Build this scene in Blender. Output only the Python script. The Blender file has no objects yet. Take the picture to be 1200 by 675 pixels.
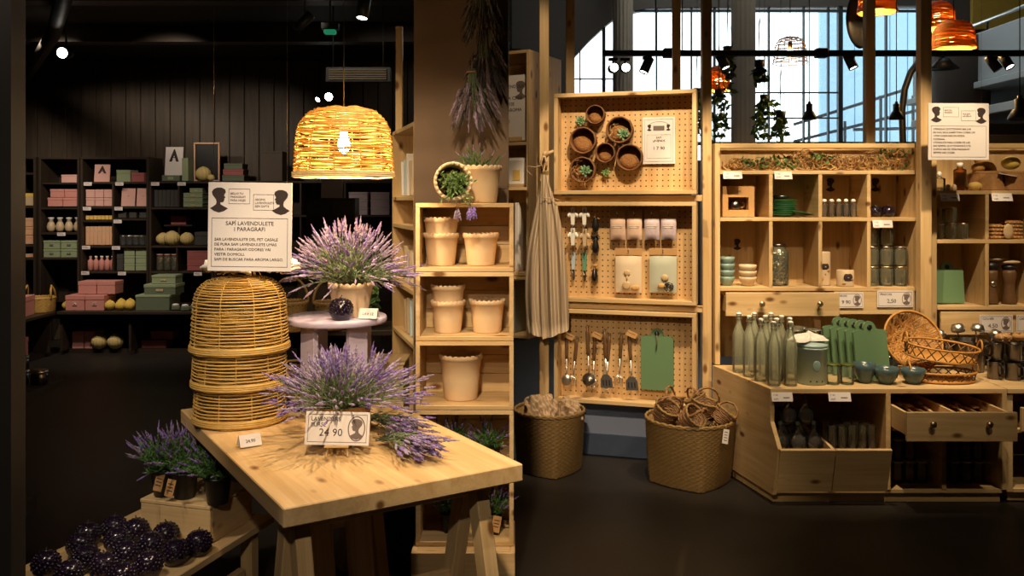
import bpy, math, random
from mathutils import Vector, Matrix, Euler
random.seed(7)
PI = math.pi
COL = bpy.context.scene.collection
F, CX, HY, CZ = 1030.0, 600.0, 235.0, 1.55      # focal length in px, principal column, horizon row, eye height


def W(px, py, Y):
    return Vector(((px - CX) * Y / F, Y, CZ - (py - HY) * Y / F))


def PZ(px, py, z):
    Y = F * (CZ - z) / (py - HY)
    return Vector(((px - CX) * Y / F, Y, z))


ORD = ('first second third fourth fifth sixth seventh eighth ninth tenth eleventh twelfth thirteenth '
       'fourteenth fifteenth sixteenth seventeenth eighteenth nineteenth twentieth').split()


# ---------------------------------------------------------------- mesh accumulator
class MB:
    def __init__(self):
        self.v, self.f, self.mi, self.sm, self.gc, self.mats = [], [], [], [], [], []

    def slot(self, mat):
        if mat not in self.mats:
            self.mats.append(mat)
        return self.mats.index(mat)

    def add(self, verts, faces, mat, smooth=False, gc=None, M=None):
        b = len(self.v)
        verts = [Vector(p) for p in verts]
        if gc is None:
            gc = [tuple(p) for p in verts]
        if M is not None:
            verts = [M @ p for p in verts]
        self.v.extend(verts)
        self.gc.extend(gc)
        k = self.slot(mat)
        for f in faces:
            self.f.append([b + i for i in f])
            self.mi.append(k)
            self.sm.append(smooth)
        return self

    def box(self, c, s, mat, rot=None, bev=0.0, M=None):
        hx, hy, hz = s[0] / 2, s[1] / 2, s[2] / 2
        if bev > 0:
            b = min(bev, hx * .9, hy * .9, hz * .9)
            vs = []
            for sx in (-1, 1):
                for sy in (-1, 1):
                    for sz in (-1, 1):
                        vs += [(sx * hx, sy * (hy - b), sz * (hz - b)), (sx * (hx - b), sy * hy, sz * (hz - b)),
                               (sx * (hx - b), sy * (hy - b), sz * hz)]
            idx = lambda x, y, z, a: ((x * 2 + y) * 2 + z) * 3 + a
            fs = []
            for x in (0, 1):
                fs.append([idx(x, 0, 0, 0), idx(x, 1, 0, 0), idx(x, 1, 1, 0), idx(x, 0, 1, 0)][::1 if x else -1])
            for y in (0, 1):
                fs.append([idx(0, y, 0, 1), idx(1, y, 0, 1), idx(1, y, 1, 1), idx(0, y, 1, 1)][::-1 if y else 1])
            for z in (0, 1):
                fs.append([idx(0, 0, z, 2), idx(1, 0, z, 2), idx(1, 1, z, 2), idx(0, 1, z, 2)][::1 if z else -1])
            for x in (0, 1):
                for y in (0, 1):
                    q = [idx(x, y, 0, 0), idx(x, y, 1, 0), idx(x, y, 1, 1), idx(x, y, 0, 1)]
                    fs.append(q if x != y else q[::-1])
                for z in (0, 1):
                    q = [idx(x, 0, z, 0), idx(x, 0, z, 2), idx(x, 1, z, 2), idx(x, 1, z, 0)]
                    fs.append(q if x == z else q[::-1])
            for y in (0, 1):
                for z in (0, 1):
                    q = [idx(0, y, z, 1), idx(1, y, z, 1), idx(1, y, z, 2), idx(0, y, z, 2)]
                    fs.append(q if y != z else q[::-1])
            for x in (0, 1):
                for y in (0, 1):
                    for z in (0, 1):
                        q = [idx(x, y, z, a) for a in range(3)]
                        fs.append(q if (x + y + z) % 2 else q[::-1])
        else:
            vs = [(sx * hx, sy * hy, sz * hz) for sx in (-1, 1) for sy in (-1, 1) for sz in (-1, 1)]
            fs = [[0, 1, 3, 2], [4, 6, 7, 5], [0, 4, 5, 1], [2, 3, 7, 6], [0, 2, 6, 4], [1, 5, 7, 3]]
        ax = max(range(3), key=lambda i: s[i])
        o = [random.uniform(0, 40) for _ in range(3)]
        order = [ax, (ax + 1) % 3, (ax + 2) % 3]
        gc = [tuple(p[order[i]] + o[i] for i in range(3)) for p in vs]
        T = Matrix.Translation(Vector(c))
        if rot is not None:
            T = T @ (rot.to_4x4() if isinstance(rot, Matrix) else Euler(rot).to_matrix().to_4x4())
        if M is not None:
            T = M @ T
        return self.add(vs, fs, mat, False, gc, T)

    def beam(self, a, b, w, h, mat, bev=0.003, up=(0, 0, 1)):
        a, b = Vector(a), Vector(b)
        d = (b - a)
        L = d.length
        z = d.normalized()
        x = Vector(up).cross(z)
        if x.length < 1e-4:
            x = Vector((1, 0, 0)).cross(z)
        x.normalize()
        y = z.cross(x)
        R = Matrix((x, y, z)).transposed()
        return self.box((a + b) / 2, (w, h, L), mat, R, bev)

    def tube(self, pts, r, mat, n=6, closed=False, smooth=True, flat=1.0, M=None):
        pts = [Vector(p) for p in pts]
        m = len(pts)
        if not hasattr(r, '__len__'):
            r = [r] * m
        vs, fs, gc = [], [], []
        nx = None
        off = random.uniform(0, 30)
        acc = 0.0
        for i in range(m):
            if closed:
                t = pts[(i + 1) % m] - pts[i - 1]
            else:
                t = pts[min(i + 1, m - 1)] - pts[max(i - 1, 0)]
            if t.length < 1e-9:
                t = Vector((0, 0, 1))
            t.normalize()
            if nx is None:
                nx = t.cross(Vector((0, 0, 1)))
                if nx.length < .05:
                    nx = t.cross(Vector((0, 1, 0)))
            nx = nx - t * nx.dot(t)
            nx.normalize()
            ny = t.cross(nx)
            if i:
                acc += (pts[i] - pts[i - 1]).length
            for k in range(n):
                a = 2 * PI * k / n
                vs.append(pts[i] + nx * (math.cos(a) * r[i]) + ny * (math.sin(a) * r[i] * flat))
                gc.append((acc + off, math.cos(a) * r[i], math.sin(a) * r[i] + off))
        for i in range(m if closed else m - 1):
            j = (i + 1) % m
            for k in range(n):
                l = (k + 1) % n
                fs.append([i * n + k, i * n + l, j * n + l, j * n + k])
        if not closed:
            fs.append(list(range(n))[::-1])
            fs.append([(m - 1) * n + k for k in range(n)])
        return self.add(vs, fs, mat, smooth, gc, M)

    def lathe(self, prof, mat, n=24, c=(0, 0, 0), M=None, smooth=True, rfun=None, closed=False):
        vs, fs = [], []
        m = len(prof)
        for i, (r, z) in enumerate(prof):
            for k in range(n):
                a = 2 * PI * k / n
                rr = r if rfun is None else rfun(r, z, a, i, k)
                vs.append((c[0] + rr * math.cos(a), c[1] + rr * math.sin(a), c[2] + z))
        for i in range(m if closed else m - 1):
            j = (i + 1) % m
            for k in range(n):
                l = (k + 1) % n
                fs.append([i * n + k, i * n + l, j * n + l, j * n + k])
        if not closed:
            if prof[0][0] > 1e-5:
                fs.append(list(range(n))[::-1])
            if prof[-1][0] > 1e-5:
                fs.append([(m - 1) * n + k for k in range(n)])
        return self.add(vs, fs, mat, smooth, None, M)

    def ell(self, c, r, mat, n=12, m=8, M=None, smooth=True):
        if not hasattr(r, '__len__'):
            r = (r, r, r)
        vs, fs = [(0, 0, -r[2])], []
        for i in range(1, m):
            t = -PI / 2 + PI * i / m
            for k in range(n):
                a = 2 * PI * k / n
                vs.append((r[0] * math.cos(t) * math.cos(a), r[1] * math.cos(t) * math.sin(a), r[2] * math.sin(t)))
        vs.append((0, 0, r[2]))
        for k in range(n):
            fs.append([0, 1 + (k + 1) % n, 1 + k])
            fs.append([len(vs) - 1, 1 + (m - 2) * n + k, 1 + (m - 2) * n + (k + 1) % n])
        for i in range(m - 2):
            for k in range(n):
                l = (k + 1) % n
                fs.append([1 + i * n + k, 1 + i * n + l, 1 + (i + 1) * n + l, 1 + (i + 1) * n + k])
        T = Matrix.Translation(Vector(c))
        if M is not None:
            T = M @ T
        return self.add(vs, fs, mat, smooth, None, T)

    def prism(self, poly, y0, y1, mat, M=None, smooth=False):
        """polygon in x-z, extruded from y0 to y1"""
        n = len(poly)
        area = sum(poly[i][0] * poly[(i + 1) % n][1] - poly[(i + 1) % n][0] * poly[i][1] for i in range(n))
        if area < 0:
            poly = poly[::-1]
        vs = [(x, y0, z) for x, z in poly] + [(x, y1, z) for x, z in poly]
        fs = [list(range(n)), [n + i for i in range(n)][::-1]]
        for i in range(n):
            j = (i + 1) % n
            fs.append([i, n + i, n + j, j])
        o = [random.uniform(0, 40) for _ in range(3)]
        xs = [p[0] for p in poly]; zs = [p[1] for p in poly]
        if max(xs) - min(xs) > max(zs) - min(zs):
            gc = [(p[0] + o[0], p[1] + o[1], p[2] + o[2]) for p in vs]
        else:
            gc = [(p[2] + o[0], p[1] + o[1], p[0] + o[2]) for p in vs]
        return self.add(vs, fs, mat, smooth, gc, M)

    def plate(self, poly, z0, z1, mat, M=None):
        """polygon in x-y, extruded z0..z1"""
        R = Matrix(((1, 0, 0, 0), (0, 0, 1, 0), (0, 1, 0, 0), (0, 0, 0, 1)))
        n = len(poly)
        area = sum(poly[i][0] * poly[(i + 1) % n][1] - poly[(i + 1) % n][0] * poly[i][1] for i in range(n))
        if area < 0:
            poly = poly[::-1]
        vs = [(x, y, z0) for x, y in poly] + [(x, y, z1) for x, y in poly]
        fs = [list(range(n))[::-1], [n + i for i in range(n)]]
        for i in range(n):
            j = (i + 1) % n
            fs.append([i, j, n + j, n + i])
        o = [random.uniform(0, 40) for _ in range(3)]
        xs = [p[0] for p in poly]; ys = [p[1] for p in poly]
        if max(xs) - min(xs) > max(ys) - min(ys):
            gc = [(p[0] + o[0], p[1] + o[1], p[2] + o[2]) for p in vs]
        else:
            gc = [(p[1] + o[0], p[0] + o[1], p[2] + o[2]) for p in vs]
        return self.add(vs, fs, mat, False, gc, M)

    def mesh(self, name):
        me = bpy.data.meshes.new(name)
        me.from_pydata([tuple(p) for p in self.v], [], self.f)
        for m in self.mats:
            me.materials.append(m)
        me.polygons.foreach_set('material_index', self.mi)
        me.polygons.foreach_set('use_smooth', self.sm)
        at = me.attributes.new('gc', 'FLOAT_VECTOR', 'POINT')
        at.data.foreach_set('vector', [x for p in self.gc for x in p])
        me.update()
        return me


# ---------------------------------------------------------------- objects
def tag(o, label, cat, group=None):
    o['label'] = label
    o['category'] = cat
    if group:
        o['group'] = group
    return o


def thing(name, label, cat, loc=(0, 0, 0), rz=0.0, group=None):
    o = bpy.data.objects.new(name, None)
    o.empty_display_size = .05
    COL.objects.link(o)
    o.location = loc
    o.rotation_euler = (0, 0, rz) if not hasattr(rz, '__len__') else rz
    return tag(o, label, cat, group)


def part(name, mb, parent, label=None, stuff=False):
    me = mb.mesh(name) if isinstance(mb, MB) else mb
    o = bpy.data.objects.new(name, me)
    COL.objects.link(o)
    o.parent = parent
    if label:
        o['label'] = label
    if stuff or name in ('flowers', 'blossom', 'hanging_flowers'):
        o['kind'] = 'stuff'
    return o


def single(name, mb, label, cat, loc=(0, 0, 0), rz=0.0, group=None):
    me = mb.mesh(name) if isinstance(mb, MB) else mb
    o = bpy.data.objects.new(name, me)
    COL.objects.link(o)
    o.location = loc
    o.rotation_euler = (0, 0, rz) if not hasattr(rz, '__len__') else rz
    return tag(o, label, cat, group)


def struct(name, mb, loc=(0, 0, 0), rz=0.0, parent=None):
    o = bpy.data.objects.new(name, mb.mesh(name))
    COL.objects.link(o)
    o.location = loc
    o.rotation_euler = (0, 0, rz)
    if parent:
        o.parent = parent
    else:
        o['kind'] = 'structure'
    return o


def dup(root, label, loc, rz=None, group=None, scale=None):
    kids = {}
    for ob in COL.objects:
        if ob.parent is not None:
            kids.setdefault(ob.parent.name, []).append(ob)
    r = root.copy()
    COL.objects.link(r)
    r.location = loc
    if rz is not None:
        r.rotation_euler = (0, 0, rz) if not hasattr(rz, '__len__') else rz
    if scale is not None:
        r.scale = (scale,) * 3 if not hasattr(scale, '__len__') else scale
    r['label'] = label
    if group:
        r['group'] = group

    def rec(src, dst):
        for ch in kids.get(src.name, []):
            c = ch.copy()
            COL.objects.link(c)
            c.parent = dst
            rec(ch, c)
    rec(root, r)
    return r


class Fr:
    """a local frame: x right along a front, y into the depth, z up"""
    def __init__(self, o, rz=0.0):
        self.o, self.rz = Vector(o), rz
        self.R = Matrix.Rotation(rz, 3, 'Z')

    def p(self, x, y, z):
        return self.o + self.R @ Vector((x, y, z))


def rx(a): return Matrix.Rotation(a, 4, 'X')
def ry(a): return Matrix.Rotation(a, 4, 'Y')
def rzm(a): return Matrix.Rotation(a, 4, 'Z')
def tr(x, y, z): return Matrix.Translation((x, y, z))
def sc(x, y, z): return Matrix.Diagonal((x, y, z, 1))


# ---------------------------------------------------------------- materials
def nodes_of(name):
    m = bpy.data.materials.new(name)
    m.use_nodes = True
    nt = m.node_tree
    return m, nt, nt.nodes['Principled BSDF']


def link(nt, a, b): nt.links.new(a, b)


def plain(name, col, rough=.6, metal=0.0, var=.12, vscale=18.0, bump=0.0, bscale=60.0, spec=.4, sheen=0.0, coat=0.0):
    m, nt, p = nodes_of(name)
    p.inputs['Roughness'].default_value = rough
    p.inputs['Metallic'].default_value = metal
    p.inputs['Specular IOR Level'].default_value = spec
    if sheen:
        p.inputs['Sheen Weight'].default_value = sheen
    if coat:
        p.inputs['Coat Weight'].default_value = coat
    tc = nt.nodes.new('ShaderNodeTexCoord')
    nz = nt.nodes.new('ShaderNodeTexNoise')
    nz.inputs['Scale'].default_value = vscale
    nz.inputs['Detail'].default_value = 4
    link(nt, tc.outputs['Object'], nz.inputs['Vector'])
    cr = nt.nodes.new('ShaderNodeMix')
    cr.data_type = 'RGBA'
    cr.inputs[6].default_value = (*[c * (1 - var) for c in col], 1)
    cr.inputs[7].default_value = (*[min(1, c * (1 + var)) for c in col], 1)
    link(nt, nz.outputs['Fac'], cr.inputs[0])
    link(nt, cr.outputs[2], p.inputs['Base Color'])
    if bump:
        n2 = nt.nodes.new('ShaderNodeTexNoise')
        n2.inputs['Scale'].default_value = bscale
        n2.inputs['Detail'].default_value = 3
        link(nt, tc.outputs['Object'], n2.inputs['Vector'])
        bp = nt.nodes.new('ShaderNodeBump')
        bp.inputs['Strength'].default_value = bump
        bp.inputs['Distance'].default_value = .01
        link(nt, n2.outputs['Fac'], bp.inputs['Height'])
        link(nt, bp.outputs['Normal'], p.inputs['Normal'])
    return m


def wood(name, c0, c1, knot=(.16, .07, .02), rough=.5, knots=True, plank=None):
    """grain runs along gc.x ; every board has its own gc offset"""
    m, nt, p = nodes_of(name)
    p.inputs['Roughness'].default_value = rough
    p.inputs['Specular IOR Level'].default_value = .35
    at = nt.nodes.new('ShaderNodeAttribute')
    at.attribute_name = 'gc'
    mp = nt.nodes.new('ShaderNodeMapping')
    mp.inputs['Scale'].default_value = (1.6, 22, 22)
    link(nt, at.outputs['Vector'], mp.inputs['Vector'])
    n1 = nt.nodes.new('ShaderNodeTexNoise')
    n1.inputs['Scale'].default_value = 1.0
    n1.inputs['Detail'].default_value = 5
    n1.inputs['Distortion'].default_value = .6
    link(nt, mp.outputs['Vector'], n1.inputs['Vector'])
    mp2 = nt.nodes.new('ShaderNodeMapping')
    mp2.inputs['Scale'].default_value = (3, 110, 110)
    link(nt, at.outputs['Vector'], mp2.inputs['Vector'])
    n2 = nt.nodes.new('ShaderNodeTexNoise')
    n2.inputs['Scale'].default_value = 1.0
    n2.inputs['Detail'].default_value = 3
    link(nt, mp2.outputs['Vector'], n2.inputs['Vector'])
    n3 = nt.nodes.new('ShaderNodeTexNoise')
    n3.inputs['Scale'].default_value = .35
    link(nt, at.outputs['Vector'], n3.inputs['Vector'])
    def math_n(op, a, b):
        x = nt.nodes.new('ShaderNodeMath')
        x.operation = op
        for i, q in enumerate((a, b)):
            if isinstance(q, (int, float)):
                x.inputs[i].default_value = q
            else:
                link(nt, q, x.inputs[i])
        return x.outputs[0]
    s = math_n('ADD', math_n('MULTIPLY', n1.outputs['Fac'], .75), math_n('MULTIPLY', n2.outputs['Fac'], .3))
    s = math_n('ADD', s, math_n('MULTIPLY', n3.outputs['Fac'], .45))
    ramp = nt.nodes.new('ShaderNodeValToRGB')
    ramp.color_ramp.elements[0].position = .55
    ramp.color_ramp.elements[0].color = (*c0, 1)
    ramp.color_ramp.elements[1].position = .95
    ramp.color_ramp.elements[1].color = (*c1, 1)
    link(nt, s, ramp.inputs['Fac'])
    out = ramp.outputs['Color']
    if plank:
        # joints between the glued staves, across y
        sx = nt.nodes.new('ShaderNodeSeparateXYZ')
        link(nt, at.outputs['Vector'], sx.inputs[0])
        fl = math_n('FLOOR', math_n('DIVIDE', sx.outputs['Y'], plank), 0)
        wn = nt.nodes.new('ShaderNodeTexWhiteNoise')
        wn.noise_dimensions = '1D'
        link(nt, fl, wn.inputs['W'])
        mx0 = nt.nodes.new('ShaderNodeMix')
        mx0.data_type = 'RGBA'
        mx0.blend_type = 'MULTIPLY'
        mx0.inputs[0].default_value = 1
        gr = nt.nodes.new('ShaderNodeValToRGB')
        gr.color_ramp.elements[0].color = (.8, .78, .74, 1)
        gr.color_ramp.elements[1].color = (1.08, 1.06, 1.04, 1)
        link(nt, wn.outputs['Value'], gr.inputs['Fac'])
        link(nt, out, mx0.inputs[6])
        link(nt, gr.outputs['Color'], mx0.inputs[7])
        out = mx0.outputs[2]
    if knots:
        mp3 = nt.nodes.new('ShaderNodeMapping')
        mp3.inputs['Scale'].default_value = (5.5, 11, 11)
        link(nt, at.outputs['Vector'], mp3.inputs['Vector'])
        vo = nt.nodes.new('ShaderNodeTexVoronoi')
        vo.inputs['Scale'].default_value = 1.0
        link(nt, mp3.outputs['Vector'], vo.inputs['Vector'])
        kr = nt.nodes.new('ShaderNodeValToRGB')
        kr.color_ramp.elements[0].position = .09
        kr.color_ramp.elements[0].color = (1, 1, 1, 1)
        kr.color_ramp.elements[1].position = .20
        kr.color_ramp.elements[1].color = (0, 0, 0, 1)
        link(nt, vo.outputs['Distance'], kr.inputs['Fac'])
        mx = nt.nodes.new('ShaderNodeMix')
        mx.data_type = 'RGBA'
        link(nt, kr.outputs['Color'], mx.inputs[0])
        link(nt, out, mx.inputs[6])
        mx.inputs[7].default_value = (*knot, 1)
        out = mx.outputs[2]
    link(nt, out, p.inputs['Base Color'])
    bp = nt.nodes.new('ShaderNodeBump')
    bp.inputs['Strength'].default_value = .12
    bp.inputs['Distance'].default_value = .003
    link(nt, n2.outputs['Fac'], bp.inputs['Height'])
    link(nt, bp.outputs['Normal'], p.inputs['Normal'])
    return m


def pegboard_mat():
    m, nt, p = nodes_of('pegboard_plywood')
    p.inputs['Roughness'].default_value = .55
    tc = nt.nodes.new('ShaderNodeTexCoord')
    sx = nt.nodes.new('ShaderNodeSeparateXYZ')
    link(nt, tc.outputs['Object'], sx.inputs[0])
    def mth(op, a, b=0.0):
        x = nt.nodes.new('ShaderNodeMath')
        x.operation = op
        for i, q in enumerate((a, b)):
            if isinstance(q, (int, float)):
                x.inputs[i].default_value = q
            else:
                link(nt, q, x.inputs[i])
        return x.outputs[0]
    P = .0325
    fx = mth('SUBTRACT', mth('FRACT', mth('DIVIDE', sx.outputs['X'], P)), .5)
    fz = mth('SUBTRACT', mth('FRACT', mth('DIVIDE', sx.outputs['Z'], P)), .5)
    d = mth('SQRT', mth('ADD', mth('MULTIPLY', fx, fx), mth('MULTIPLY', fz, fz)))
    hole = mth('LESS_THAN', d, .14)
    mp = nt.nodes.new('ShaderNodeMapping')
    mp.inputs['Scale'].default_value = (14, 14, 1.6)
    link(nt, tc.outputs['Object'], mp.inputs['Vector'])
    nz = nt.nodes.new('ShaderNodeTexNoise')
    nz.inputs['Scale'].default_value = 1.5
    nz.inputs['Detail'].default_value = 4
    link(nt, mp.outputs['Vector'], nz.inputs['Vector'])
    rp = nt.nodes.new('ShaderNodeValToRGB')
    rp.color_ramp.elements[0].position = .35
    rp.color_ramp.elements[0].color = (.55, .33, .14, 1)
    rp.color_ramp.elements[1].position = .7
    rp.color_ramp.elements[1].color = (.70, .47, .23, 1)
    link(nt, nz.outputs['Fac'], rp.inputs['Fac'])
    mx = nt.nodes.new('ShaderNodeMix')
    mx.data_type = 'RGBA'
    link(nt, hole, mx.inputs[0])
    link(nt, rp.outputs['Color'], mx.inputs[6])
    mx.inputs[7].default_value = (.07, .035, .012, 1)
    link(nt, mx.outputs[2], p.inputs['Base Color'])
    return m


def stripes_mat(name, c0, c1, axis='X', period=.02, rough=.85, duty=.3):
    m, nt, p = nodes_of(name)
    p.inputs['Roughness'].default_value = rough
    p.inputs['Specular IOR Level'].default_value = .15
    at = nt.nodes.new('ShaderNodeAttribute')
    at.attribute_name = 'gc'
    sx = nt.nodes.new('ShaderNodeSeparateXYZ')
    link(nt, at.outputs['Vector'], sx.inputs[0])
    d = nt.nodes.new('ShaderNodeMath'); d.operation = 'DIVIDE'
    link(nt, sx.outputs[axis], d.inputs[0]); d.inputs[1].default_value = period
    f = nt.nodes.new('ShaderNodeMath'); f.operation = 'FRACT'
    link(nt, d.outputs[0], f.inputs[0])
    l = nt.nodes.new('ShaderNodeMath'); l.operation = 'LESS_THAN'
    link(nt, f.outputs[0], l.inputs[0]); l.inputs[1].default_value = duty
    mx = nt.nodes.new('ShaderNodeMix'); mx.data_type = 'RGBA'
    link(nt, l.outputs[0], mx.inputs[0])
    mx.inputs[6].default_value = (*c0, 1); mx.inputs[7].default_value = (*c1, 1)
    nz = nt.nodes.new('ShaderNodeTexNoise'); nz.inputs['Scale'].default_value = 500
    bp = nt.nodes.new('ShaderNodeBump'); bp.inputs['Strength'].default_value = .2; bp.inputs['Distance'].default_value = .002
    link(nt, nz.outputs['Fac'], bp.inputs['Height'])
    link(nt, bp.outputs['Normal'], p.inputs['Normal'])
    link(nt, mx.outputs[2], p.inputs['Base Color'])
    return m


def glass_mat(name, tint=(.9, .96, .92), edge=(.35, .45, .38), rough=.03, k=.03, dif=None):
    m = bpy.data.materials.new(name)
    m.use_nodes = True
    nt = m.node_tree
    nt.nodes.clear()
    out = nt.nodes.new('ShaderNodeOutputMaterial')
    lw = nt.nodes.new('ShaderNodeLayerWeight')
    lw.inputs['Blend'].default_value = .35
    cr = nt.nodes.new('ShaderNodeMix'); cr.data_type = 'RGBA'
    cr.inputs[6].default_value = (*tint, 1); cr.inputs[7].default_value = (*edge, 1)
    link(nt, lw.outputs['Facing'], cr.inputs[0])
    tb = nt.nodes.new('ShaderNodeBsdfTransparent')
    link(nt, cr.outputs[2], tb.inputs['Color'])
    df = nt.nodes.new('ShaderNodeBsdfDiffuse')
    df.inputs['Color'].default_value = (*(dif or tint), 1)
    md = nt.nodes.new('ShaderNodeMixShader')
    md.inputs[0].default_value = k
    link(nt, tb.outputs[0], md.inputs[1]); link(nt, df.outputs[0], md.inputs[2])
    gb = nt.nodes.new('ShaderNodeBsdfGlossy')
    gb.inputs['Roughness'].default_value = rough
    fr = nt.nodes.new('ShaderNodeFresnel'); fr.inputs['IOR'].default_value = 1.5
    mu = nt.nodes.new('ShaderNodeMath'); mu.operation = 'MULTIPLY'; mu.inputs[1].default_value = 1.1; mu.use_clamp = True
    link(nt, fr.outputs[0], mu.inputs[0])
    mx = nt.nodes.new('ShaderNodeMixShader')
    link(nt, mu.outputs[0], mx.inputs[0])
    link(nt, md.outputs[0], mx.inputs[1]); link(nt, gb.outputs[0], mx.inputs[2])
    link(nt, mx.outputs[0], out.inputs[0])
    return m


def emis(name, col, st):
    m, nt, p = nodes_of(name)
    p.inputs['Base Color'].default_value = (*col, 1)
    p.inputs['Emission Color'].default_value = (*col, 1)
    p.inputs['Emission Strength'].default_value = st
    return m


PINE = wood('pine', (.50, .32, .14), (.70, .51, .27))
PINE_T = wood('pine_glued_staves', (.54, .35, .155), (.74, .54, .29), plank=.09)
DARKWOOD = wood('dark_stained_wood', (.022, .015, .010), (.045, .031, .021), knots=False)
PLANKS = wood('dark_panelling', (.045, .032, .022), (.085, .062, .045), knots=False)
PEG = pegboard_mat()
BROWNPAINT = plain('brown_painted_plaster', (.125, .082, .052), .7, var=.06, vscale=3, bump=.05)
BLACKPAINT = plain('black_painted_ceiling', (.014, .012, .010), .7, var=.15, vscale=3)
POSTPAINT = plain('dark_painted_post', (.016, .013, .012), .6)
FLOORM = plain('dark_screed_floor', (.020, .0165, .0145), .45, var=.35, vscale=2.2, bump=.05, bscale=25, spec=.35)
SLATE = plain('blue_grey_wall_paint', (.36, .42, .62), .75, var=.05, vscale=3)
SLATE_D = plain('dark_blue_skirting', (.08, .11, .19), .6)
GREYWALL = plain('grey_brown_plaster', (.10, .078, .064), .8, var=.1, vscale=2)
PALEBLUE = plain('pale_blue_cladding', (.27, .42, .54), .7, var=.04)
RATTAN = plain('golden_rattan', (.50, .31, .085), .45, var=.25, vscale=40)
RATTAN_P = plain('pale_rattan', (.72, .54, .26), .5, var=.15, vscale=40)
RATTAN_O = plain('honey_rattan', (.50, .24, .055), .45, var=.25, vscale=40)
WICKER = plain('brown_wicker', (.23, .14, .05), .6, var=.35, vscale=60, bump=.2, bscale=160)
WICKER_D = plain('dark_wicker', (.19, .095, .04), .6, var=.3, vscale=60)
KRAFT = plain('kraft_card', (.50, .28, .11), .75, var=.1)
PAPER = plain('white_card', (.74, .69, .68), .7, var=.02)
PAPERT = plain('white_paper', (.80, .76, .72), .75, var=.03)
INK = plain('dark_ink', (.035, .022, .022), .7, var=.1)
INKG = plain('grey_ink', (.16, .12, .11), .7, var=.1)
LILAC = plain('lilac_paint', (.54, .47, .62), .5, var=.04)
POT = plain('cream_terracotta', (.72, .53, .33), .65, var=.06, vscale=8)
POTIN = plain('pot_inside', (.30, .19, .10), .8)
GLAZE = plain('dark_purple_glaze', (.010, .004, .015), .2, var=.3, spec=.6)
GLAZE_T = plain('dark_green_glaze', (.025, .03, .022), .25, var=.3, spec=.6)
LAV = [plain('lavender_pale', (.29, .235, .39), .85, var=.25), plain('lavender_violet', (.21, .14, .40), .85, var=.25),
       plain('lavender_dusty', (.23, .175, .26), .85, var=.25)]
LAVD = [plain('dried_lavender', (.045, .032, .034), .9, var=.3), plain('dried_lavender_mauve', (.09, .066, .072), .9, var=.3)]
LEAF = plain('leaf_green', (.085, .19, .05), .6, var=.35)
LEAF_L = plain('leaf_light_green', (.17, .27, .08), .6, var=.3)
SAGE = plain('sage_stem', (.15, .18, .10), .7, var=.3)
SUCC = plain('succulent_green', (.14, .25, .12), .5, var=.3)
BOARDG = plain('green_laminate', (.125, .225, .115), .5, var=.05)
TEAL = plain('dark_teal_glaze', (.060, .105, .115), .25, var=.1, spec=.5)
ENAMEL = plain('pale_blue_enamel', (.33, .45, .45), .35, var=.04)
CELADON = plain('celadon_glaze', (.20, .30, .27), .35, var=.08)
CREAMG = plain('cream_glaze', (.55, .42, .27), .4, var=.05)
STEEL = plain('steel', (.72, .70, .67), .33, metal=1.0, var=.05)
DSTEEL = plain('dark_steel', (.16, .15, .15), .3, metal=1.0, var=.1)
BRASS = plain('brushed_brass', (.60, .48, .34), .35, metal=1.0)
BLACK = plain('black_plastic', (.012, .012, .013), .4)
BLACKM = plain('black_metal', (.015, .016, .018), .45)
SOIL = plain('coir_soil', (.12, .06, .025), .95, var=.4, vscale=80, bump=.6, bscale=120)
COIR = plain('coir_mat', (.34, .16, .055), .95, var=.35, vscale=90, bump=.6, bscale=150)
HUSK = plain('brown_felt_rim', (.17, .075, .03), .85, var=.25, vscale=60, bump=.3)
PINK = plain('pink_card', (.60, .26, .23), .7, var=.06)
PINK_L = plain('pale_pink_card', (.66, .38, .34), .7, var=.05)
PEACH = plain('peach_card', (.68, .40, .24), .7, var=.05)
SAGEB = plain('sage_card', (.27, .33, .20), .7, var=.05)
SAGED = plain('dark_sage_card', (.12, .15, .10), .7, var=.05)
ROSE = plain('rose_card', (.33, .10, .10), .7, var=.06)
GREYBOX = plain('charcoal_card', (.05, .048, .045), .7, var=.1)
LANT = plain('cream_paper_lantern', (.62, .48, .20), .8, var=.06)
YELLOW = plain('yellow_tissue', (.72, .50, .10), .85, var=.1)
LINEN = stripes_mat('striped_linen', (.36, .27, .185), (.54, .44, .33), 'X', .026, duty=.25)
LINEN_L = stripes_mat('striped_linen_light', (.42, .29, .18), (.56, .42, .28), 'X', .024, duty=.3)
CLOTH = plain('white_cloth', (.72, .70, .64), .9, var=.05, bump=.2)
RAFFIA = plain('raffia_straw', (.58, .34, .12), .8, var=.25, vscale=50)
RAFFIA_B = plain('raffia_brown', (.34, .17, .06), .8, var=.3, vscale=50)
BREAD = plain('golden_crust', (.52, .27, .07), .6, var=.25, vscale=30)
LEMON = plain('yellow_soap', (.75, .50, .14), .5, var=.1)
AMBER = glass_mat('amber_glass', (.85, .5, .15), (.4, .17, .03))
GLASS = glass_mat('clear_glass', (.975, .99, .975), (.86, .94, .84), rough=.08, k=.09, dif=(.85, .92, .68))
GLASS_B = glass_mat('pale_green_bottle_glass', (.975, .99, .96), (.88, .95, .82), rough=.07, k=.22, dif=(.92, .96, .68))
GLASS_D = glass_mat('shade_tint_glass', (.86, .88, .86), (.45, .48, .45), rough=.07, k=.05)  # darker tint puts the shade of the bays into the glass
PANE = glass_mat('window_glass', (.97, .985, .985), (.8, .88, .88), rough=.0)
WHITECAP = plain('white_porcelain', (.80, .78, .72), .3, var=.02)
PORC = plain('lilac_grey_plastic', (.50, .42, .50), .6)
MINT = plain('mint_plastic', (.12, .33, .22), .4)
SKYB = plain('light_blue_plastic', (.45, .55, .60), .4)
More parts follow.
